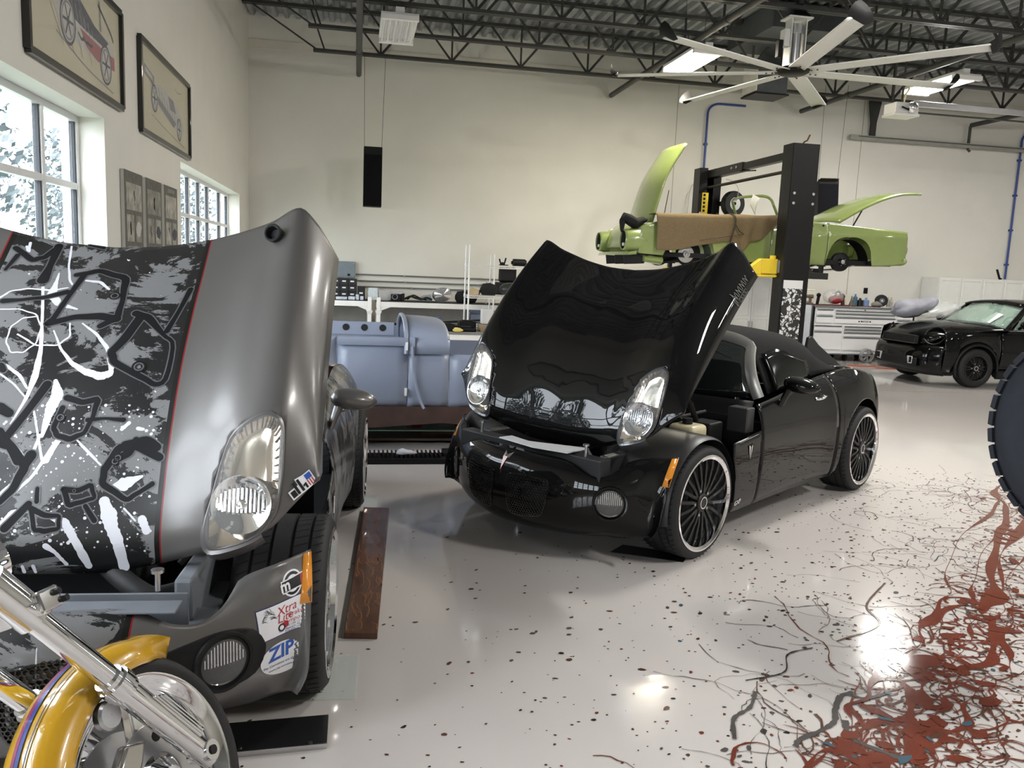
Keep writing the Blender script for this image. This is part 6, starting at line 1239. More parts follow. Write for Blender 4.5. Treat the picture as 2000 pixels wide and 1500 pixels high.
_t = thing('wall_drop', 'thin conduit dropping to a grey socket box under the left bench', 'conduit', (-.16, YB, .0)); obj('drop_pipe', MB().cyl((0, -.03, .42), (0, -.03, .9), .012, n=8), pm('conduit_grey', (.22, .22, .20), .5), _t); obj('socket_box', MB().mm((-.05, -.06, .28), (.07, 0, .42)), pm('panel_grey', (.22, .26, .29), .45), _t, 0, .01)
# ------------------------------------------------------------------ wire shelving
WIRE = pm('white_wire_coat', (.74, .74, .72), .3, metal=.2, var=.02)
def rack(label, x0, x1, y0, y1, h, shelves):
    t = thing('wire_shelf_rack', label, 'shelf rack', (x0, y0, 0), group='white wire shelving'); w, d = x1 - x0, y1 - y0
    for x in (0, w):
        for y in (0, d): obj('post', MB().cyl((x, y, 0), (x, y, h), .014, n=10), WIRE, t)
    for s in shelves:
        sh = bpy.data.objects.new('wire_shelf', None); link(sh, t)
        for y in (0, d):
            for dz in (0, -.035): obj('edge_wire', MB().cyl((0, y, s + dz), (w, y, s + dz), .006, n=6), WIRE, sh)
            zz = MB(); n = int(w / .05)
            for k in range(n): zz.bar((w * k / n, y, s - .035 * (k % 2)), (w * (k + 1) / n, y, s - .035 * ((k + 1) % 2)), .005, .005)
            tag(obj('truss_wire', zz, WIRE, sh, 0), kind='stuff')
        for x in (0, w): obj('edge_wire', MB().cyl((x, 0, s), (x, d, s), .006, n=6).cyl((x, 0, s - .035), (x, d, s - .035), .006, n=6), WIRE, sh)
        dk = MB(); n = int(w / .03)
        for k in range(n): dk.bar((w * k / n, 0, s + .004), (w * k / n, d, s + .004), .004, .004)
        tag(obj('shelf_wires', dk, WIRE, sh, 0), kind='stuff')
        for x in (0, w):
            for y in (0, d): obj('post_clip', MB().cyl((x, y, s - .03), (x, y, s + .02), .02, n=10), WIRE, sh)
    return t
rack('white wire shelf rack in front of the bench, left of the black bonnet', 1.79, 3.25, 13.3, 13.76, 1.97, (1.655, 1.155, .70))
rack('white wire shelf rack farther back against the wall, behind the first', 2.42, 3.80, 14.62, 15.06, 1.85, (1.64, 1.13))
small('clamp_tool', 'black forked clamp standing on the top wire shelf', 'clamp', MB().mm((-.07, -.04, 0), (.09, .04, .03)).bar((-.04, 0, .03), (-.07, 0, .13), .02, .025).bar((.02, 0, .03), (.05, 0, .15), .02, .025).ball((-.01, 0, .04), .035), BLACKM, (2.60, 14.8, 1.65), 30)
small('black_canister', 'black cylinder lying on the top wire shelf', 'canister', MB().cyl((-.12, 0, .07), (.10, 0, .07), .07, n=24).cyl((.10, 0, .07), (.125, 0, .07), .055, n=24).cyl((-.15, 0, .07), (-.12, 0, .07), .03, n=16), BLACKM, (2.90, 14.8, 1.65), 40)
_t = thing('black_case', 'black case with a pale oval emblem on the rear wire shelf', 'case', (2.70, 14.82, 1.14)); obj('case_body', MB().mm((-.24, -.12, 0), (.10, .12, .22)), PLASTB, _t, 0, .02); obj('case_side', MB().mm((.11, -.12, 0), (.34, .12, .20)), PLASTB, _t, 0, .015); obj('case_lid', MB().mm((-.16, -.02, .22), (.16, .10, .50)), PLASTB, _t, 0, .04); obj('oval_emblem', MB().lathe([(.001, .003), (.05, .003), (.052, .0)], (-.05, -.12, .13), (0, -1, 0), 24), WHITE, _t)
small('dark_helmet', 'dark rounded plastic shell on the wire shelf', 'shell', MB().ball((0, 0, .112), (.20, .14, .11)), pm('shell_dark', (.03, .03, .03), .35), (2.52, 13.5, 1.165))
small('black_pouch', 'black fabric pouch on the wire shelf left of the shell', 'pouch', MB().loft([[V((x, .1 * r * cos(a), max(0, .12 * r * sin(a) + .08))) for a in [2 * pi * k / 14 for k in range(14)]] for x, r in ((-.14, .3), (-.1, .9), (.02, 1.05), (.10, .8), (.15, .2))]), pm('black_cloth', (.012, .012, .012), .95), (2.15, 13.5, 1.168), 70)
small('manila_packet', 'tan paper packet at the left end of the wire shelf', 'packet', MB().prism([(-.07, 0, 0), (.07, 0, 0), (.08, 0, .09), (-.02, 0, .12), (-.08, 0, .08)], (0, -.05, 0), (0, .06, 0)), pm('manila', (.50, .40, .24), .7), (1.90, 13.5, 1.168), 0)
_t = thing('caliper_gauge', 'small black gauge frame standing on the workbench', 'gauge', (2.50, 15.6, ZT)); obj('gauge_bar', MB().mm((-.18, -.01, .24), (.18, .01, .27)).bar((-.18, 0, .255), (-.21, 0, .12), .02, .02).bar((.18, 0, .255), (.21, 0, .12), .02, .02), BLACKM, _t, 0); obj('gauge_post', MB().cyl((-.06, 0, 0), (-.06, 0, .42), .012, n=8).cyl((.1, 0, 0), (.1, 0, .42), .012, n=8), STEEL, _t)
# ------------------------------------------------------------------ table with black trays between grey body and black bonnet
_t = thing('parts_table', 'grey-topped parts table behind the grey body, heaped with black trays', 'table', (1.42, 12.1, 0))
obj('table_top', MB().mm((-.95, -.45, .66), (.62, .45, .70)), pm('table_grey', (.20, .20, .19), .5), _t, 0, .006); obj('table_apron', MB().mm((-.93, -.44, .48), (.60, -.41, .66)), WHITE, _t, 0)
for x in (-.9, .57):
    for y in (-.4, .4): obj('leg', MB().mm((x - .03, y - .03, 0), (x + .03, y + .03, .66)), WHITE, _t, 0)
_rr = random.Random(21)
for k, (x, y, w, h, z0, a, lb) in enumerate(((.64, 11.82, .30, .07, .70, .0, 'widest black tray at the left of the parts table'), (.97, 11.82, .32, .06, .70, .0, 'black tray on the parts table below the blue box'), (1.29, 11.82, .26, .09, .70, .05, 'black tray in the middle of the parts table'), (1.57, 11.82, .26, .05, .70, .0, 'black tray at the right end of the parts table'), (.78, 12.12, .46, .05, .70, .05, 'long black lid tilted over the trays at left'), (1.26, 12.12, .42, .06, .70, -.05, 'long black lid behind the middle tray'), (1.62, 12.14, .24, .12, .70, .05, 'tall black box at the back of the parts table'))):
    small('parts_tray', lb, 'tray', MB().mm((-w / 2, -.12, 0), (w / 2, .12, .012)).mm((-w / 2, -.12, 0), (-w / 2 + .012, .12, h)).mm((w / 2 - .012, -.12, 0), (w / 2, .12, h)).mm((-w / 2, -.12, 0), (w / 2, -.108, h)).mm((-w / 2, .108, 0), (w / 2, .12, h)).mm((-w / 3, -.06, .012), (w / 4, .05, h + .02)), PLASTB, (x, y, z0 + .001), 0, 'black trays on the parts table', rz=a)
small('blue_box', 'blue and white box on top of the black trays', 'box', MB().mm((-.10, -.07, 0), (.07, .07, .07)), pm('box_white_blue', (.55, .62, .72), .5), (1.10, 12.10, .792), 0); small('blue_box_end', 'blue carton end beside the white box on the trays', 'carton', MB().mm((0, -.075, 0), (.04, .075, .08)).mm((.002, -.08, .01), (.03, -.075, .07)), pm('box_blue', (.03, .08, .30), .5), (1.176, 12.10, .792), 0)
small('long_rod', 'dark rod lying across the parts table', 'rod', MB().cyl((-.8, 0, 0), (.6, .15, .10), .016, n=10).cyl((-.82, -.002, -.002), (-.7, .012, .008), .024, n=10), BLACKM, (1.35, 12.33, .725))
small('yellow_rag', 'yellow cloth on the front of the parts table', 'cloth', MB().loft([[V((x, .05 * r * cos(a), max(0, .04 * r * sin(a) + .02))) for a in [2 * pi * k / 12 for k in range(12)]] for x, r in ((-.07, .2), (-.04, 1.), (.03, .9), (.08, .2)) ]), pm('yellow_cloth', (.62, .52, .15), .9), (1.43, 11.665, .702), 70)
small('white_carton', 'white carton at the right end of the parts table', 'carton', MB().mm((-.06, -.1, 0), (.10, .1, .20)).mm((-.06, -.1, .2), (.10, -.02, .205)), pm('carton_white', (.60, .60, .58), .6), (1.87, 11.95, .812), 0); small('kraft_box', 'kraft cardboard box under the white carton', 'box', MB().mm((-.10, -.14, 0), (.14, .14, .10)).mm((-.1, -.145, .04), (.14, -.14, .06)), pm('kraft', (.34, .24, .15), .8), (1.88, 11.95, .702), 0)
small('blue_bin', 'grey-blue storage bin on the lowest wire shelf', 'bin', MB().mm((-.14, -.15, 0), (.14, .15, .012)).mm((-.14, -.15, 0), (.14, -.14, .14)).mm((-.14, .14, 0), (.14, .15, .2)).mm((-.14, -.15, 0), (-.13, .15, .17)).mm((.13, -.15, 0), (.14, .15, .17)), pm('bin_blue_grey', (.10, .12, .17), .5), (1.97, 13.5, .71), 0)
# ------------------------------------------------------------------ white cabinets and tool chest
def cabinet(label, x0, x1, yf, h, doors, z0=.0, handles=True):
    t = thing('white_cabinet', label, 'cabinet', ((x0 + x1) / 2, yf, z0), group='white storage cabinets'); w = x1 - x0; hw = w / 2
    obj('carcass', MB().mm((-hw, .02, 0), (hw, YB - yf - .02, h)), WHITEC, t, 0, .004)
    n = doors; dw = w / n
    for k in range(n):
        a, b = -hw + dw * k + .004, -hw + dw * (k + 1) - .004
        d = obj('door', MB().mm((a, 0, .06), (b, .018, h - .01)), WHITEC, t, 0, .003)
        for p, q in ((.10, h * .48), (h * .52, h - .06)):
            for m in (((a + .05, p), (b - .05, p)), ((b - .05, p), (b - .05, q)), ((b - .05, q), (a + .05, q)), ((a + .05, q), (a + .05, p))): obj('panel_moulding', MB().bar((m[0][0], -.003, m[0][1]), (m[1][0], -.003, m[1][1]), .012, .008), WHITEC, d, 0, .003)
        if handles: hx = b - .035 if k % 2 == 0 else a + .035; obj('handle', MB().tube(crv([(hx, 0, h * .38), (hx, -.03, h * .385), (hx, -.03, h * .44), (hx, 0, h * .445)], 8), .008, 8), STEEL, d)
    obj('plinth', MB().mm((-hw + .02, .04, 0), (hw - .02, .06, .06)), WHITEC, t, 0)
    return t
cabinet('tall white cabinet with four doors behind the black hatchback', 12.12, 14.20, 15.6, 1.80, 4)
cabinet('tall white double-door cabinet left of the lift column', 7.46, 8.30, 15.6, 1.67, 2)
cabinet('white double-door cabinet farther left behind the black bonnet', 5.0, 5.9, 15.6, 1.715, 2)
cabinet('low white cabinet between the two tall ones', 5.96, 7.40, 15.62, .92, 3)
def chest():
    t = thing('tool_chest', 'wide white rolling tool chest with many drawers against the back wall', 'tool chest', (10.25, 15.3, 0)); W2, Z0, Z1 = 1.115, .16, 1.115
    TW = pm('tool_chest_white', (.80, .80, .80), .25, coat=.3, var=.01); AL = pm('drawer_pull_alu', (.60, .60, .62), .3, metal=.9)
    obj('case', MB().mm((-W2, .02, Z0), (W2, .70, Z1 - .02)), TW, t, 0, .006)
    obj('right_side', MB().mm((W2, .01, Z0 + .02), (W2 + .03, .70, Z1)), BLACKM, t, 0, .003); obj('left_side', MB().mm((-W2 - .04, .01, Z0 + .02), (-W2 - .005, .70, Z1)), BLACKM, t, 0, .003)
    obj('worktop', MB().mm((-W2 - .03, -.01, Z1 - .02), (W2 + .03, .72, Z1 + .012)), STEEL, t, 0, .004)
    obj('top_mat', MB().mm((-W2, .02, Z1 + .012), (.35, .65, Z1 + .024)), pm('dark_red_mat', (.10, .02, .02), .7), t, 0)
    for k in (-.81, .0, .81): obj('lock', MB().cyl((k, .02, Z1 - .055), (k, .008, Z1 - .055), .011, n=10), BLACKM, t)
    sx = lambda q: -W2 + (q - 250) * (2 * W2) / 1490; sz = lambda q: Z1 + .015 - (q - 285) * .00135
    DR = [(265, 515, (330, 425, 545)), (540, 1460, (340, 388, 442, 545)), (1480, 1720, (352, 462, 512, 560)), (250, 665, (572, 662, 945)), (690, 1265, (575, 622, 668, 740, 950)), (1285, 1715, (595, 640, 686, 950))]
    for a, b, ys in DR:
        for p, q in zip(ys, ys[1:]):
            d = obj('drawer', MB().mm((sx(a), -.004, sz(q) + .006), (sx(b), .02, sz(p) - .004)), TW, t, 0, .003)
            obj('drawer_pull', MB().prism([(sx(a) + .01, -.004, sz(p) - .006), (sx(a) + .01, -.022, sz(p) - .012), (sx(a) + .01, -.022, sz(p) - .022), (sx(a) + .01, -.004, sz(p) - .028)], (0, 0, 0), (sx(b) - sx(a) - .02, 0, 0)), AL, d, 0)
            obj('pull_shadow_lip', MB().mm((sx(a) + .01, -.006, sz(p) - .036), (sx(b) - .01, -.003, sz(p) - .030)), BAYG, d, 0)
    obj('brand_letters', text_mb('MATCO', .05, frame((0, -.006, sz(508)), (1, 0, 0), (0, 0, 1)), ext=.001, bold=.001), BLACKM, t, 0)
    for k in (-.125, .125): obj('brand_dot', MB().cyl((k, -.004, sz(508)), (k, -.007, sz(508)), .016, n=12), BLACKM, t)
    for x in (-.95, -.3, .3, .95):
        for y in (.12, .6): c = obj('caster', MB().cyl((x - .02, y, .075), (x + .02, y, .075), .075, n=20).mm((x - .035, y - .03, .09), (x + .035, y + .03, .17)), PLASTB, t, 40)
    obj('base_rail', MB().mm((-W2, .02, Z0 - .02), (W2, .70, Z0)), BAYG, t, 0)
    return t
chest()
_t = thing('side_locker', 'pale grey side locker between lift column and tool chest', 'locker', (8.90, 15.34, 0)); obj('locker_case', MB().mm((-.14, .0, .16), (.18, .66, 1.13)), pm('locker_pale', (.58, .61, .64), .35), _t, 0, .005); obj('locker_door', MB().mm((-.125, -.012, .2), (.16, 0, 1.10)), pm('locker_pale', (.58, .61, .64), .35), _t, 0, .004); obj('locker_trim', MB().mm((.162, -.014, .16), (.19, .02, 1.13)), STEEL, _t, 0); obj('locker_foot', MB().mm((-.12, .05, 0), (-.04, .6, .16)).mm((.06, .05, 0), (.14, .6, .16)), PLASTB, _t, 0)
CT = 1.14
small('cordless_drill', 'brown cordless drill standing on the left of the tool chest', 'drill', MB().cyl((-.12, 0, .16), (.08, 0, .16), .03, .04, n=16).bar((.03, 0, .13), (.03, 0, .02), .035, .05, up=(1, 0, 0)).mm((-.02, -.04, 0), (.08, .04, .035)), pm('drill_brown', (.12, .09, .07), .5), (9.08, 15.5, CT), 40)
small('white_drum', 'white carton standing behind the cordless drill', 'carton', MB().mm((-.09, -.09, 0), (.09, .09, .27)).mm((-.095, -.095, .27), (.095, .095, .30)), pm('carton_cream', (.72, .70, .62), .6), (9.18, 15.72, CT), 0, bevel=.01)
small('angle_grinder', 'black grinder leaning beside the cream carton', 'grinder', MB().cyl((0, 0, .0), (.02, 0, .16), .03, n=12).ball((.02, 0, .19), .045), BLACKM, (9.33, 15.6, CT + .001))
_t = thing('polisher', 'red polisher in a clear plastic bag on the tool chest', 'polisher', (9.76, 15.55, CT)); obj('polisher_head', MB().ball((-.06, 0, .11), (.15, .09, .09)), pm('polisher_red', (.30, .03, .04), .4), _t, 60); obj('polisher_body', MB().cyl((.02, 0, .14), (.12, 0, .20), .05, n=14).bar((.10, 0, .18), (.12, 0, .0), .05, .06, up=(1, 0, 0)), pm('polisher_maroon', (.10, .02, .02), .5), _t, 40); obj('polisher_handle', MB().tube(crv([(-.06, 0, .18), (-.05, 0, .26), (.02, 0, .27), (.05, 0, .20)], 12), .014, 8), PLASTB, _t); obj('plastic_bag', MB().ball((-.08, .03, .165), (.24, .12, .155), 18, 10), pm('clear_film', (.75, .78, .76), .15, alpha=.35, spec=.8), _t, 80)
small('cream_sheet', 'cream paper sheet standing behind the tool chest items', 'paper', MB().mm((-.11, 0, 0), (.11, .01, .22)), pm('cream_paper', (.74, .70, .58), .7), (10.08, 15.9, CT), 0)
small('cone_brush', 'dark cone brush on the tool chest beside the polisher', 'brush', MB().lathe([(.05, 0), (.05, .02), (.02, .12), (.008, .20), (.001, .20)], n=14), pm('drill_brown', (.12, .09, .07), .5), (9.95, 15.36, CT + .001))
for x, lb, c, h, r in ((10.12, 'blue spray bottle at the middle of the tool chest', (.08, .15, .22), .24, .045), (10.235, 'black squat bottle beside the blue spray bottle', (.01, .01, .012), .16, .06), (10.37, 'pale blue square jar on the tool chest', (.20, .28, .48), .17, .065), (10.88, 'first of two thin cans at the right of the tool chest', (.42, .38, .32), .20, .03), (10.95, 'second of two thin cans, nearer the tool chest\'s right end', (.42, .36, .30), .20, .03)):
    small('bottle', lb, 'bottle', MB().lathe([(.001, 0), (r, 0), (r, h * .72), (r * .4, h * .84), (r * .4, h), (.001, h)], n=18), pm('bottle_%d' % int(x * 100), c, .3), (x, 15.5, CT + .001), 40, 'bottles on the tool chest')
small('grey_rag', 'crumpled grey rag on the tool chest right of the jar', 'rag', MB().loft([[V((x, .08 * r * cos(a) * (1 + .2 * sin(3 * a)), max(0, .07 * r * sin(a) + .03))) for a in [2 * pi * k / 14 for k in range(14)]] for x, r in ((-.12, .2), (-.08, .9), (.0, 1.2), (.07, .7), (.12, .2))]), pm('grey_rag', (.24, .22, .20), .9), (10.56, 15.40, CT), 70)
_t = thing('wound_cable', 'black wound cable coil standing on the tool chest', 'cable', (10.72, 15.5, CT)); obj('coil', MB().lathe([(.05, -.05), (.12, -.05), (.125, 0), (.12, .05), (.05, .05)], (0, 0, .125), (.3, 1, 0), 28), RUBBER, _t); obj('coil_hub', MB().lathe([(.05, -.055), (.05, -.06), (.02, -.06)], (0, 0, .125), (.3, 1, 0), 20), BAYG, _t)
small('white_box_low', 'low white box on the tool chest below the thin cans', 'box', MB().mm((-.09, -.06, 0), (.09, .06, .11)).mm((-.09, -.062, .08), (.09, -.06, .085)), pm('carton_white', (.60, .60, .58), .6), (10.98, 15.4, CT), 0); small('knife_tray', 'tan sanding blocks at the right end of the tool chest', 'blocks', MB().mm((-.1, -.05, 0), (0, .05, .05)).mm((.01, -.04, 0), (.16, .04, .03)), pm('tan_block', (.40, .34, .20), .8), (11.2, 15.5, CT + .002), 0)
small('wall_outlet', 'small dark outlet on the back wall above the tool chest', 'outlet', MB().mm((-.045, -.015, -.06), (.045, 0, .06)).mm((-.03, -.02, -.04), (.03, -.015, .04)), BLACKM, (10.80, YB, 1.45), 0)
small('alloy_rim', 'loose pale alloy rim under the tool chest', 'rim', MB().lathe([(.12, -.04), (.14, -.045), (.145, .04), (.12, .045)], (0, 0, .146), (0, 1, .05), 30, True).bar((-.12, -.03, .146), (.12, -.03, .146), .03, .02).bar((0, -.03, .03), (0, -.03, .265), .03, .02, up=(0, 1, 0)).bar((-.08, -.03, .06), (.08, -.03, .23), .03, .02), pm('alloy_pale', (.42, .42, .42), .35, metal=.7), (10.28, 15.16, 0), 40)
small('orange_hose', 'orange air hose on the floor beside the black hatchback', 'hose', MB().tube(crv([(0, 0, .012), (.25, -.15, .012), (.55, -.1, .012), (.4, -.4, .012), (.9, -.5, .012), (1.3, -.45, .012)], 40), .011, 8), pm('hose_orange', (.55, .14, .06), .5), (9.5, 14.6, 0))
small('cord_reel_box', 'dark box on the floor under the tool chest\'s right end', 'box', MB().mm((-.2, -.1, 0), (.2, .1, .13)).mm((-.05, -.03, .13), (.05, .03, .15)), PLASTB, (10.85, 15.2, 0), 0, bevel=.01)
small('black_pry_bar', 'black pry bar leaning on top of the white cabinet', 'tool', MB().bar((0, 0, 0), (-.09, 0, .20), .035, .03).bar((0, 0, 0), (.05, 0, .01), .03, .03), BLACKM, (13.72, 15.8, 1.818), 0)
# ------------------------------------------------------------------ ceiling fan
def fan():
    t = thing('ceiling_fan', 'large white seven-blade ceiling fan hanging in front of the grey duct', 'ceiling fan', (5.733, 10.716, 4.40))
    FW = pm('fan_white', (.74, .75, .73), .4, var=.02); bl = None
    for k in range(7):
        a = 2 * pi * k / 7
        if bl is None:
            rows = [[V((x, .115 * q - .01, .018 * (1 - q * q) - .011 * q)) for q in [2 * j / 8 - 1 for j in range(9)]] for x in [.20 + 2.18 * i / 10 for i in range(11)]]
            b = bpy.data.objects.new('fan_blade', None); link(b, t)
            obj('blade_foil', MB().grid(rows), FW, b, 70, solid=.014)
            obj('winglet', MB().loft([[V((x, y * s, zz + h)) for y, zz in ((-.12, .03), (-.04, .05), (.06, .0), (.12, -.05), (.05, -.055), (-.06, -.0))] for x, s, h in ((2.37, 1.0, 0), (2.42, 1.15, .02), (2.45, 1.0, .07), (2.46, .7, .12))]), PLASTB, b, 50)
            for x in (.26, .34): obj('blade_bolt', MB().cyl((x, 0, -.01), (x, 0, -.022), .012, n=8), STEELD, b)
            bl = b
        else:
            b2 = dup(bl, parent=t); b2.rotation_euler = (0, 0, a)
    obj('hub_plate', MB().lathe([(.001, -.04), (.16, -.04), (.20, -.02), (.24, .0), (.24, .03), (.16, .05), (.001, .05)], n=28), BLACKM, t)
    obj('lower_plate', MB().mm((-.11, -.11, .06), (.11, .11, .08)), FW, t, 0); obj('upper_plate', MB().mm((-.17, -.13, .66), (.17, .13, .68)), FW, t, 0)
    for x in (-.105, .105): obj('motor_side', MB().mm((x - .008, -.09, .07), (x + .008, .09, .67)), FW, t, 0, .003)
    obj('motor', MB().cyl((0, 0, .10), (0, 0, .60), .075, n=24), STEEL, t); obj('motor_cap', MB().cyl((0, 0, .48), (0, 0, .60), .085, n=24), CHROME, t)
    for k in range(9): obj('vent_slot', MB().mm((.114, -.03, .16 + .05 * k), (.116, .03, .185 + .05 * k)), BLACKM, t, 0)
    obj('control_box', MB().mm((-.20, -.08, .30), (-.115, .05, .52)), FW, t, 0, .01); obj('control_pod', MB().mm((-.26, -.06, .16), (-.20, .03, .38)), BLACKM, t, 0, .008)
    obj('down_rod', MB().cyl((0, 0, .68), (0, 0, 1.45), .028, n=12), BLACKM, t); obj('rod_mount', MB().loft([[V((s * a, s * b, zz)) for a, b in ((-1, -1), (1, -1), (1, 1), (-1, 1))] for s, zz in ((.13, .69), (.05, .80), (.05, .86))]), BLACKM, t, 0)
    obj('safety_cable', MB().cyl((.1, .1, .68), (.5, .35, 1.46), .005, n=6), STEELD, t)
    return t
fan()
# ------------------------------------------------------------------ air duct
_t = thing('air_duct', 'dark grey vertical air duct hanging behind the ceiling fan', 'air duct', (7.22, 14.45, 4.90)); DG = pm('duct_grey', (.055, .062, .068), .5, var=.08)
obj('duct_drop', MB().mm((-.28, -.25, 0), (.30, .28, 1.0)), DG, _t, 0, .004); obj('duct_foot', MB().mm((-.31, -.28, -.03), (.33, .31, .0)), BLACKM, _t, 0)
obj('lit_side_face', MB().mm((-.300, -.26, .02), (-.282, .29, .98)), pm('duct_lit_side_cream', (.62, .60, .54), .5), _t, 0); obj('duct_tag', MB().mm((-.02, -.256, .74), (.06, -.251, .90)), pm('tag_grey', (.4, .4, .4), .5), _t, 0)  # lamplight on the duct's left face, put into a cream colour
obj('duct_run', MB().mm((-.9, -1.9, .62), (.6, -.25, 1.0)), DG, _t, 0, .004)
# ------------------------------------------------------------------ door opener on its rail
_t = thing('door_opener', 'white garage-door opener motor on a steel rail right of the fan', 'door opener', (8.30, 12.0, 4.22)); obj('motor_box', MB().mm((-.20, -.15, 0), (.20, .15, .18)), WHITE, _t, 0, .015); obj('base_pan', MB().mm((-.22, -.16, -.02), (.22, .16, .02)), WHITE, _t, 0, .008); obj('motor_drum', MB().lathe([(.001, .09), (.05, .09), (.075, .07), (.08, .0)], (.06, -.15, .10), (0, -1, 0), 24), CHROME, _t); obj('drive_belt', MB().bar((-.12, -.19, .10), (.06, -.19, .04), .02, .02), PLASTB, _t, 0)
obj('rail', MB().mm((.18, -.04, .16), (4.2, .04, .24)), STEEL, _t, 0, .004); obj('rail_lower', MB().mm((.18, -.03, .06), (4.2, .03, .075)), STEELD, _t, 0); obj('yellow_lead', MB().tube(crv([(-.03, -.1, .18), (-.02, -.1, .30), (.03, -.1, .38), (.05, -.08, .5)], 10), .012, 6), pm('lead_cream', (.6, .5, .25), .5), _t)
for x in (-.16, .0): obj('hanger', MB().bar((x, 0, .18), (x + .02, 0, 1.65), .03, .008, up=(0, 1, 0)), STEELD, _t, 0)
obj('hanger', MB().bar((3.4, 0, .24), (3.4, 0, 1.65), .03, .008, up=(0, 1, 0)), STEELD, _t, 0)
# wall track with its hanger at upper right
_t = thing('wall_track', 'long pale door track on the back wall at upper right', 'track', (10.0, YB - .12, 4.55)); obj('track_channel', MB().mm((0, -.06, 0), (5.5, .03, .09)), pm('track_grey', (.34, .34, .31), .5), _t, 0, .004); obj('track_slot', MB().mm((.18, -.064, .055), (5.5, -.058, .07)), STEELD, _t, 0); obj('track_hanger', MB().loft([[V((.50 + a, b, zz)) for a, b in ((-w, -.05), (w, -.05), (w, .0), (-w, .0))] for w, zz in ((.06, .08), (.06, .35), (.13, .75), (.13, .80))]), STEELD, _t, 0); obj('wall_bracket', MB().mm((1.5, -.02, .02), (1.56, .12, .08)).mm((4.5, -.02, .02), (4.56, .12, .08)), STEEL, _t, 0)
# blue air lines on the back wall
BL = pm('blue_air_line', (.03, .07, .28), .4)
for x, z0, z1, lb in ((6.88, 1.68, 5.05, 'blue air line running down the back wall left of the lift'), (14.16, 1.82, 5.0, 'blue air line running down the back wall at the right edge')):
    _t = thing('air_line', lb, 'air line', (x, YB - .05, z0), group='blue air lines on the back wall'); obj('pipe', MB().tube([(0, 0, 0), (0, 0, z1 - z0 - .2)] + [V((.25 - .25 * cos(a), 0, z1 - z0 - .2 + .2 * sin(a))) for a in [pi / 2 * k / 6 for k in range(7)]] + [V((.8, 0, z1 - z0))], .022, 10), BL, _t)
    for k in range(4): obj('pipe_clip', MB().mm((-.032, -.03, .3 + .75 * k), (.032, .05, .34 + .75 * k)), BL, _t, 0)
_t = thing('cable_loop', 'thin grey cable loop on the back wall left of the far lift column', 'cable', (6.60, YB - .03, 1.7)); obj('cable', MB().tube(crv([(0, 0, 0), (.0, 0, 1.2), (.02, -.01, 1.62), (.08, -.03, 1.76), (.16, -.03, 1.72), (.14, -.02, 1.55)], 30), .007, 6).tube(crv([(-.08, 0, 0), (-.08, 0, 1.1), (-.05, 0, 1.5), (.02, -.01, 1.62)], 20), .005, 6), pm('grey_cord', (.5, .5, .48), .6), _t)
# control joints of the back wall
for k, x in enumerate((6.25, 10.35)): _o = obj('trim_%d' % (k + 2), MB().mm((x, YB - .002, 0), (x + .012, YB + .001, 5.36)), pm('joint_line', srgb(160, 154, 138), .8), None, 0); _o['kind'] = 'structure'
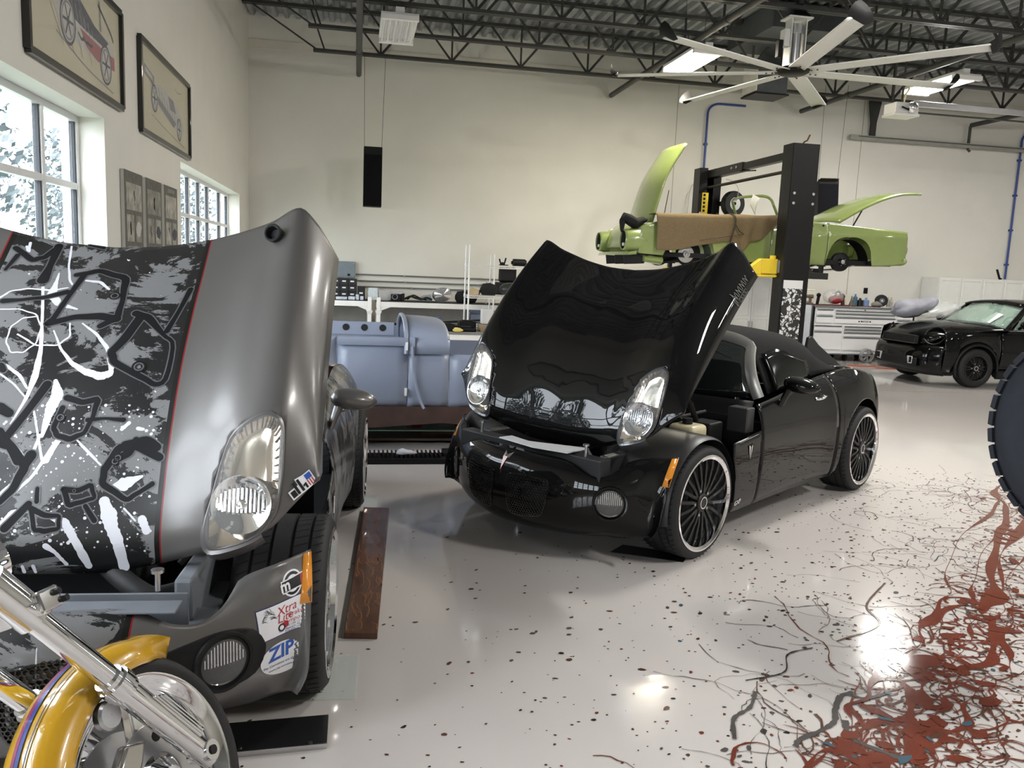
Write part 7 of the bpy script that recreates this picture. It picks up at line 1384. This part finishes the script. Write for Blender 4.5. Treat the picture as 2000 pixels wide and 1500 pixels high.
# ------------------------------------------------------------------ framed pictures and printed panels on the window wall
INK = pm('ink_dark', (.05, .05, .07), .6); INKG = pm('ink_grey', (.22, .22, .24), .6); INKR = pm('ink_red', (.34, .09, .10), .6); INKP = pm('ink_pale', (.50, .49, .46), .6)
def picture(label, y0, y1, z0, z1, red):
    t = thing('framed_picture', label, 'picture', (XL, (y0 + y1) / 2, (z0 + z1) / 2), group='framed racing-car sketches'); hw, hh = (y1 - y0) / 2, (z1 - z0) / 2
    fm = pm('black_frame', (.008, .008, .008), .3, coat=.4)
    for a in (((.02, -hw, -hh), (.02, hw, -hh)), ((.02, hw, -hh), (.02, hw, hh)), ((.02, hw, hh), (.02, -hw, hh)), ((.02, -hw, hh), (.02, -hw, -hh))): obj('frame_bar', MB().bar(a[0], a[1], .04 if a[0][1] == a[1][1] else .04, .05, up=(0, 0, 1) if a[0][2] == a[1][2] else (1, 0, 0)), fm, t, 0, .004)
    pg = obj('print_sheet', MB().mm((.004, -hw, -hh), (.012, hw, hh)), pm('print_paper', srgb(196, 190, 164), .5, var=.05, scale=2), t, 0)
    X = .0135
    def patch(name, pts, m, d=0): return obj(name, MB().add([(X + d, y, z) for y, z in pts], [tuple(range(len(pts)))]), m, pg, 0)
    def line(name, pts, w, m, d=.0006):
        q = crv([(X + d, y, z) for y, z in pts], max(6, len(pts) * 4)); L_, R_ = [], []
        for i, p in enumerate(q):
            tg = (q[min(i + 1, len(q) - 1)] - q[max(i - 1, 0)]).normalized(); n = V((0, -tg.z, tg.y)); L_.append(p + n * w); R_.append(p - n * w)
        return obj(name, MB().grid([L_, R_]), m, pg, 0)
    def wheelp(y, z, r):
        for rr, m, d in ((r, INK, .001), (r * .86, INKP, .0013), (r * .8, INKG, .0016), (r * .7, INKP, .0018), (r * .18, INK, .002)): obj('wheel_ink', MB().add([(X + d, y + rr * cos(a), z + rr * sin(a)) for a in [2 * pi * k / 28 for k in range(28)]], [tuple(range(28))]), m, pg, 0)
        for k in range(6): a = k * pi / 3; line('spoke_ink', [(y + .15 * r * cos(a), z + .15 * r * sin(a)), (y + .68 * r * cos(a), z + .68 * r * sin(a))], r * .06, INK, .0022)
    s = hw / 1.03
    if red:
        patch('body_ink', [(-.40 * s, -.10), (.75 * s, -.16), (.86 * s, -.02), (.80 * s, .08), (.30 * s, .10), (-.1 * s, .20), (-.55 * s, .22), (-.62 * s, .10)], INKP)
        patch('shade_ink', [(-.5 * s, .10), (.0, .20), (.35 * s, .10), (.70 * s, .06), (.60 * s, .00), (.0, .02), (-.3 * s, .05)], INK, .0004); patch('red_ink', [(.0, .0), (.50 * s, -.02), (.86 * s, -.02), (.86 * s, -.12), (.40 * s, -.14), (.15 * s, -.10)], INKR, .0005); patch('canopy_ink', [(-.60 * s, .12), (-.68 * s, .24), (-.58 * s, .33), (-.40 * s, .31), (-.2 * s, .20)], INK, .0006)
        wheelp(-.26 * s, -.02, .16); wheelp(.62 * s, -.12, .15)
        line('wing_ink', [(.45 * s, .28), (.75 * s, .16), (.84 * s, .10)], .012, INK); line('wing_ink', [(.48 * s, .32), (.50 * s, .10)], .02, INKG); line('ground_ink', [(-.5 * s, -.14), (.1 * s, -.24), (.8 * s, -.30)], .005, INKG)
        for k in range(3): line('script_ink', [(-.05 * s + .1 * k, -.04 - .01 * k), (.02 * s + .1 * k, -.07), (.08 * s + .1 * k, -.06)], .010, INK, .0012)
        for k in range(10): line('hatch_ink', [(-.55 * s + .09 * k, .24 - .02 * k), (-.50 * s + .09 * k, .14 - .02 * k)], .006, INKG, .001)
        for k in range(4): line('sweep_ink', [(-.95 * s + .25 * k, .33), (-.7 * s + .25 * k, .1), (-.35 * s + .2 * k, -.2)], .003, INKG)
    else:
        patch('body_ink', [(-.62 * s, -.05), (.70 * s, -.22), (.80 * s, -.12), (.55 * s, .05), (.1 * s, .12), (-.3 * s, .14), (-.6 * s, .08)], INKP); patch('cockpit_ink', [(.05 * s, .10), (.28 * s, .10), (.42 * s, -.02), (.15 * s, -.02)], INKG, .0004); patch('side_ink', [(-.40 * s, .02), (.40 * s, -.12), (.30 * s, -.18), (-.35 * s, -.06)], INKG, .0005)
        wheelp(-.50 * s, -.03, .13); wheelp(.55 * s, -.16, .12)
        patch('wing_ink', [(-.86 * s, .22), (-.5 * s, .17), (-.5 * s, .08), (-.86 * s, .13)], INKG, .0004); patch('wing_gap', [(-.82 * s, .195), (-.56 * s, .16), (-.56 * s, .12), (-.82 * s, .15)], INKP, .0008); line('strut_ink', [(-.62 * s, .12), (-.5 * s, .04)], .012, INK)
        for k in range(8): line('hatch_ink', [(-.35 * s + .12 * k, .10 - .02 * k), (-.28 * s + .12 * k, .0 - .025 * k)], .006, INK, .001)
        line('ground_ink', [(-.6 * s, -.20), (0, -.26), (.8 * s, -.32)], .004, INKG); line('signature_ink', [(.35 * s, .24), (.5 * s, .22), (.68 * s, .25)], .004, INKG)
    obj('glazing', MB().mm((.017, -hw + .02, -hh + .02), (.019, hw - .02, hh - .02)), pm('picture_glass', (1, 1, 1), .03, alpha=.08, spec=.6), t, 0)
    return t
picture('black-framed red and dark racing-car sketch above the near window', 5.60, 7.64, 2.82, 3.58, True)
picture('black-framed grey racing-car sketch above the three photo panels', 8.26, 10.50, 2.75, 3.56, False)
for k, (a, b, lb) in enumerate(((7.59, 8.20, 'first narrow photo panel beside the near window reveal'), (8.32, 8.96, 'middle of three narrow photo panels on the window wall'), (9.08, 9.70, 'third narrow photo panel, nearest the far window'))):
    t = thing('photo_panel', lb, 'photo panel', (XL + .004, (a + b) / 2, 1.75), group='narrow photo panels'); w = (b - a) / 2; R = random.Random(k)
    obj('panel_board', MB().mm((0, -w, -.58), (.03, w, .58)), pm('panel_edge_pale', (.55, .55, .52), .5), t, 0); bk = obj('panel_print', MB().mm((.03, -w, -.58), (.032, w, .58)), pm('panel_print_dark', (.10, .095, .085), .5, var=.3, scale=20), t, 0)
    for j in range(4):
        for i in range(1 + (j % 2)):
            y0, y1 = -w + .05 + i * w * .95, -w + .05 + (i + 1) * (2 * w - .1) / (1 + j % 2) - .02 * (j % 2); z1 = .48 - .27 * j; 
            ph = obj('photo', MB().mm((.0322, y0, z1 - .23), (.034, y1, z1)), pm('photo_%d%d%d' % (k, j, i), (lambda q: (.20 + .16 * q, .19 + .155 * q, .165 + .13 * q))(R.random()), .45, var=.6, scale=9), bk, 0)
            obj('photo_subject', MB().add([(.0345, (y0 + y1) / 2 + .09 * (1 if i else -.2) * cos(q) + .03 * R.uniform(-1, 1), z1 - .12 + .07 * sin(q) * R.uniform(.7, 1.1)) for q in [2 * pi * n / 12 for n in range(12)]], [tuple(range(12))]), INK if R.random() < .6 else INKP, ph, 0)
    if k == 2: obj('panel_title', text_mb('ROAD TRIP', .06, frame((.0335, 0, .53), (0, 1, 0), (0, 0, 1)), ext=.0005), INKP, bk, 0)
# ------------------------------------------------------------------ boards and plates on the floor
_p = [(.07, 5.22), (.23, 5.19), (.11, 3.37), (-.03, 3.39)]
_p = [(.073, 5.40), (.240, 5.37), (.115, 3.48), (-.030, 3.50)]
def flat(name, label, cat, pts, z0, z1, mat): return tag(obj(name, MB().prism([(x, y, 0) for x, y in pts], (0, 0, z0), (0, 0, z1)), mat, None, 0, .003), label, cat)
def burl():
    m = pm('scrolled_brown_wood', srgb(86, 52, 34), .35, coat=.4, var=.3, scale=6, stretch=(6, 1, 1)); return m
_wb = flat('wood_board', 'long brown wooden board on the floor beside the silver roadster', 'board', _p, 0.001, .028, burl())
_mb = MB(); _r = random.Random(6)
for k in range(60):
    q = _r.random(); y = 3.5 + 1.85 * q; xm = .042 + (.156 - .042) * q; x = xm + _r.uniform(-.055, .055); a = _r.uniform(0, 6.3); pts = []
    for i in range(8): a += _r.gauss(.35 * (1 if k % 2 else -1), .3); x += cos(a) * .010; y += sin(a) * .035; x = min(max(x, xm - .065), xm + .065); y = min(max(y, 3.52), 5.36); pts.append(V((x, y, .0288)))
    L_ = [p + V((.0022, .001, 0)) for p in pts]; R_ = [p - V((.0022, .001, 0)) for p in pts]; _mb.grid([L_, R_])
tag(obj('scroll_inlay', _mb, pm('inlay_tan', srgb(150, 98, 60), .4), _wb, 0), kind='stuff')
_t = thing('black_ramp_board', 'black board with bright edge strip under the silver bumper', 'board', (-.26, 2.74, 0)); obj('board', MB().prism([(-.30, .09, 0), (.185, .115, 0), (.185, -.07, 0), (-.30, -.095, 0)], (0, 0, .002), (0, 0, .018)), pm('board_black', (.012, .012, .013), .35), _t, 0, .002); obj('edge_strip', MB().prism([(-.30, -.095, 0), (.185, -.07, 0), (.185, -.075, 0), (-.30, -.101, 0)], (0, 0, .001), (0, 0, .020)), STEEL, _t, 0)
for x in (-.1, .13): obj('screw', MB().cyl((x, -.062, .018), (x, -.062, .021), .008, n=10), STEEL, _t)
GP = pm('clear_plate_glass', (.80, .88, .84), .05, alpha=.30, coat=.5, var=.01)
for pts, lb in (([(-.36, 3.36), (.035, 3.34), (.02, 2.98), (-.38, 3.0)], 'clear plate under the silver roadster\'s front tyre'), ([(-.22, 5.78), (.17, 5.76), (.155, 5.42), (-.24, 5.44)], 'clear plate under the silver roadster\'s rear tyre')): flat('floor_plate', lb, 'plate', pts, .0005, .004, GP)['group'] = 'clear plates under the tyres'
flat('black_floor_mat', 'thin black sheet under the black roadster\'s front tyre', 'mat', [(1.62, 4.62), (1.96, 4.42), (1.88, 4.30), (1.50, 4.50)], .0004, .003, pm('board_black', (.012, .012, .013), .35))
# ------------------------------------------------------------------ off-road tyre at the right edge on its stand
def knobbly():
    t = thing('off_road_tyre', 'knobbly black off-road tyre on a stand at the right edge', 'tyre', (2.80, 2.62, 1.10)); ax = V((-1, -.08, 0)).normalized(); R_ = .40; TR = pm('off_road_rubber', (.010, .012, .018), .75, var=.2, scale=20)
    obj('carcass', MB().lathe([(.22, -.11), (.27, -.135), (.34, -.135), (.385, -.11), (.388, 0), (.385, .11), (.34, .135), (.27, .135), (.22, .11)], ax=ax, n=56), TR, t, 50)
    obj('rim', MB().lathe([(.225, -.11), (.22, -.06), (.06, -.04), (.001, -.04)], ax=-ax, n=36), STEEL, t); kb = None; s = V((0, 0, 1)).cross(ax).normalized()
    for k in range(34):
        a = 2 * pi * k / 34; rd_ = s * cos(a) + V((0, 0, 1)) * sin(a); tg = ax.cross(rd_)
        for q, o in ((.10, 0), (.035, .5), (-.035, 0), (-.10, .5)):
            a2 = a + o * 2 * pi / 34; r2 = s * cos(a2) + V((0, 0, 1)) * sin(a2); t2 = ax.cross(r2); M = Matrix((t2, ax, r2)).transposed()
            if kb is None: kb = obj('tread_block', MB().loft([[V((x * s_, y * s_, zz)) for x, y in ((-.028, -.026), (.028, -.026), (.028, .026), (-.028, .026))] for s_, zz in ((1.1, -.012), (1., .012), (.9, .016))]), TR, t, 0); kb.matrix_local = Matrix.Translation(ax * q + r2 * (R_ - .012)) @ M.to_4x4()
            else: share('tread_block', kb, t, M=Matrix.Translation(ax * q + r2 * (R_ - .012)) @ M.to_4x4())
    obj('stand_post', MB().cyl((.30, -.1, -1.10), (.30, -.1, .05), .035, n=14), BLACKM, t); obj('stand_arm', MB().cyl((.30, -.1, 0), (0, 0, 0), .03, n=12), BLACKM, t); obj('stand_base', MB().mm((.10, -.35, -1.10), (.7, .0, -1.07)), BLACKM, t, 0, .005)
knobbly()
# ------------------------------------------------------------------ trees outside the windows
def tree(label, x, y, h, r, seed):
    t = thing('tree', label, 'tree', (x, y, -.3), group='trees outside the windows'); R = random.Random(seed)
    obj('trunk', MB().tube(crv([(0, 0, 0), (.1, .05, h * .3), (-.05, .1, h * .6), (.05, 0, h * .85)], 10), .14, 10, rs=[.18 - .012 * k for k in range(10)]), pm('bark', (.02, .016, .014), .9), t)
    mb = MB()
    for k in range(4200):
        a = R.uniform(0, 2 * pi); b = math.acos(R.uniform(-1, 1)); q = R.random() ** .4; c = V((r * q * sin(b) * cos(a), r * q * sin(b) * sin(a), h * .62 + h * .42 * q * cos(b)))
        n = V((R.gauss(0, 1), R.gauss(0, 1), R.gauss(0, 1))).normalized(); u = n.orthogonal().normalized(); w = n.cross(u); s = R.uniform(.07, .17)
        mb.add([c + u * s, c + w * s * .5, c - u * s, c - w * s * .5], [(0, 1, 2, 3)])
    tag(obj('foliage', mb, pm('leaf_green', (.035, .05, .055), .6, var=.4, scale=3), t, 0), kind='stuff')
for k, (x, y, h, r, lb) in enumerate(((-7.5, 13.0, 6.4, 2.5, 'leafy tree outside, filling the near window\'s left panes'), (-9.5, 19.5, 6.5, 2.4, 'leafy tree outside the near window, farther back'), (-8.5, 30.5, 6.0, 2.6, 'leafy tree outside the far window'), (-9.0, 40.5, 6.4, 2.8, 'leafy tree outside beyond the far window'), (-8.5, 5.0, 6.2, 2.2, 'leafy tree outside, left of the picture'))): tree(lb, x, y, h, r, k)
tag(obj('ground', MB().mm((-40, -30, -.5), (XL - .32, 60, -.3)), pm('lawn', (.10, .12, .08), .9, var=.3, scale=2), None, 0), kind='structure')
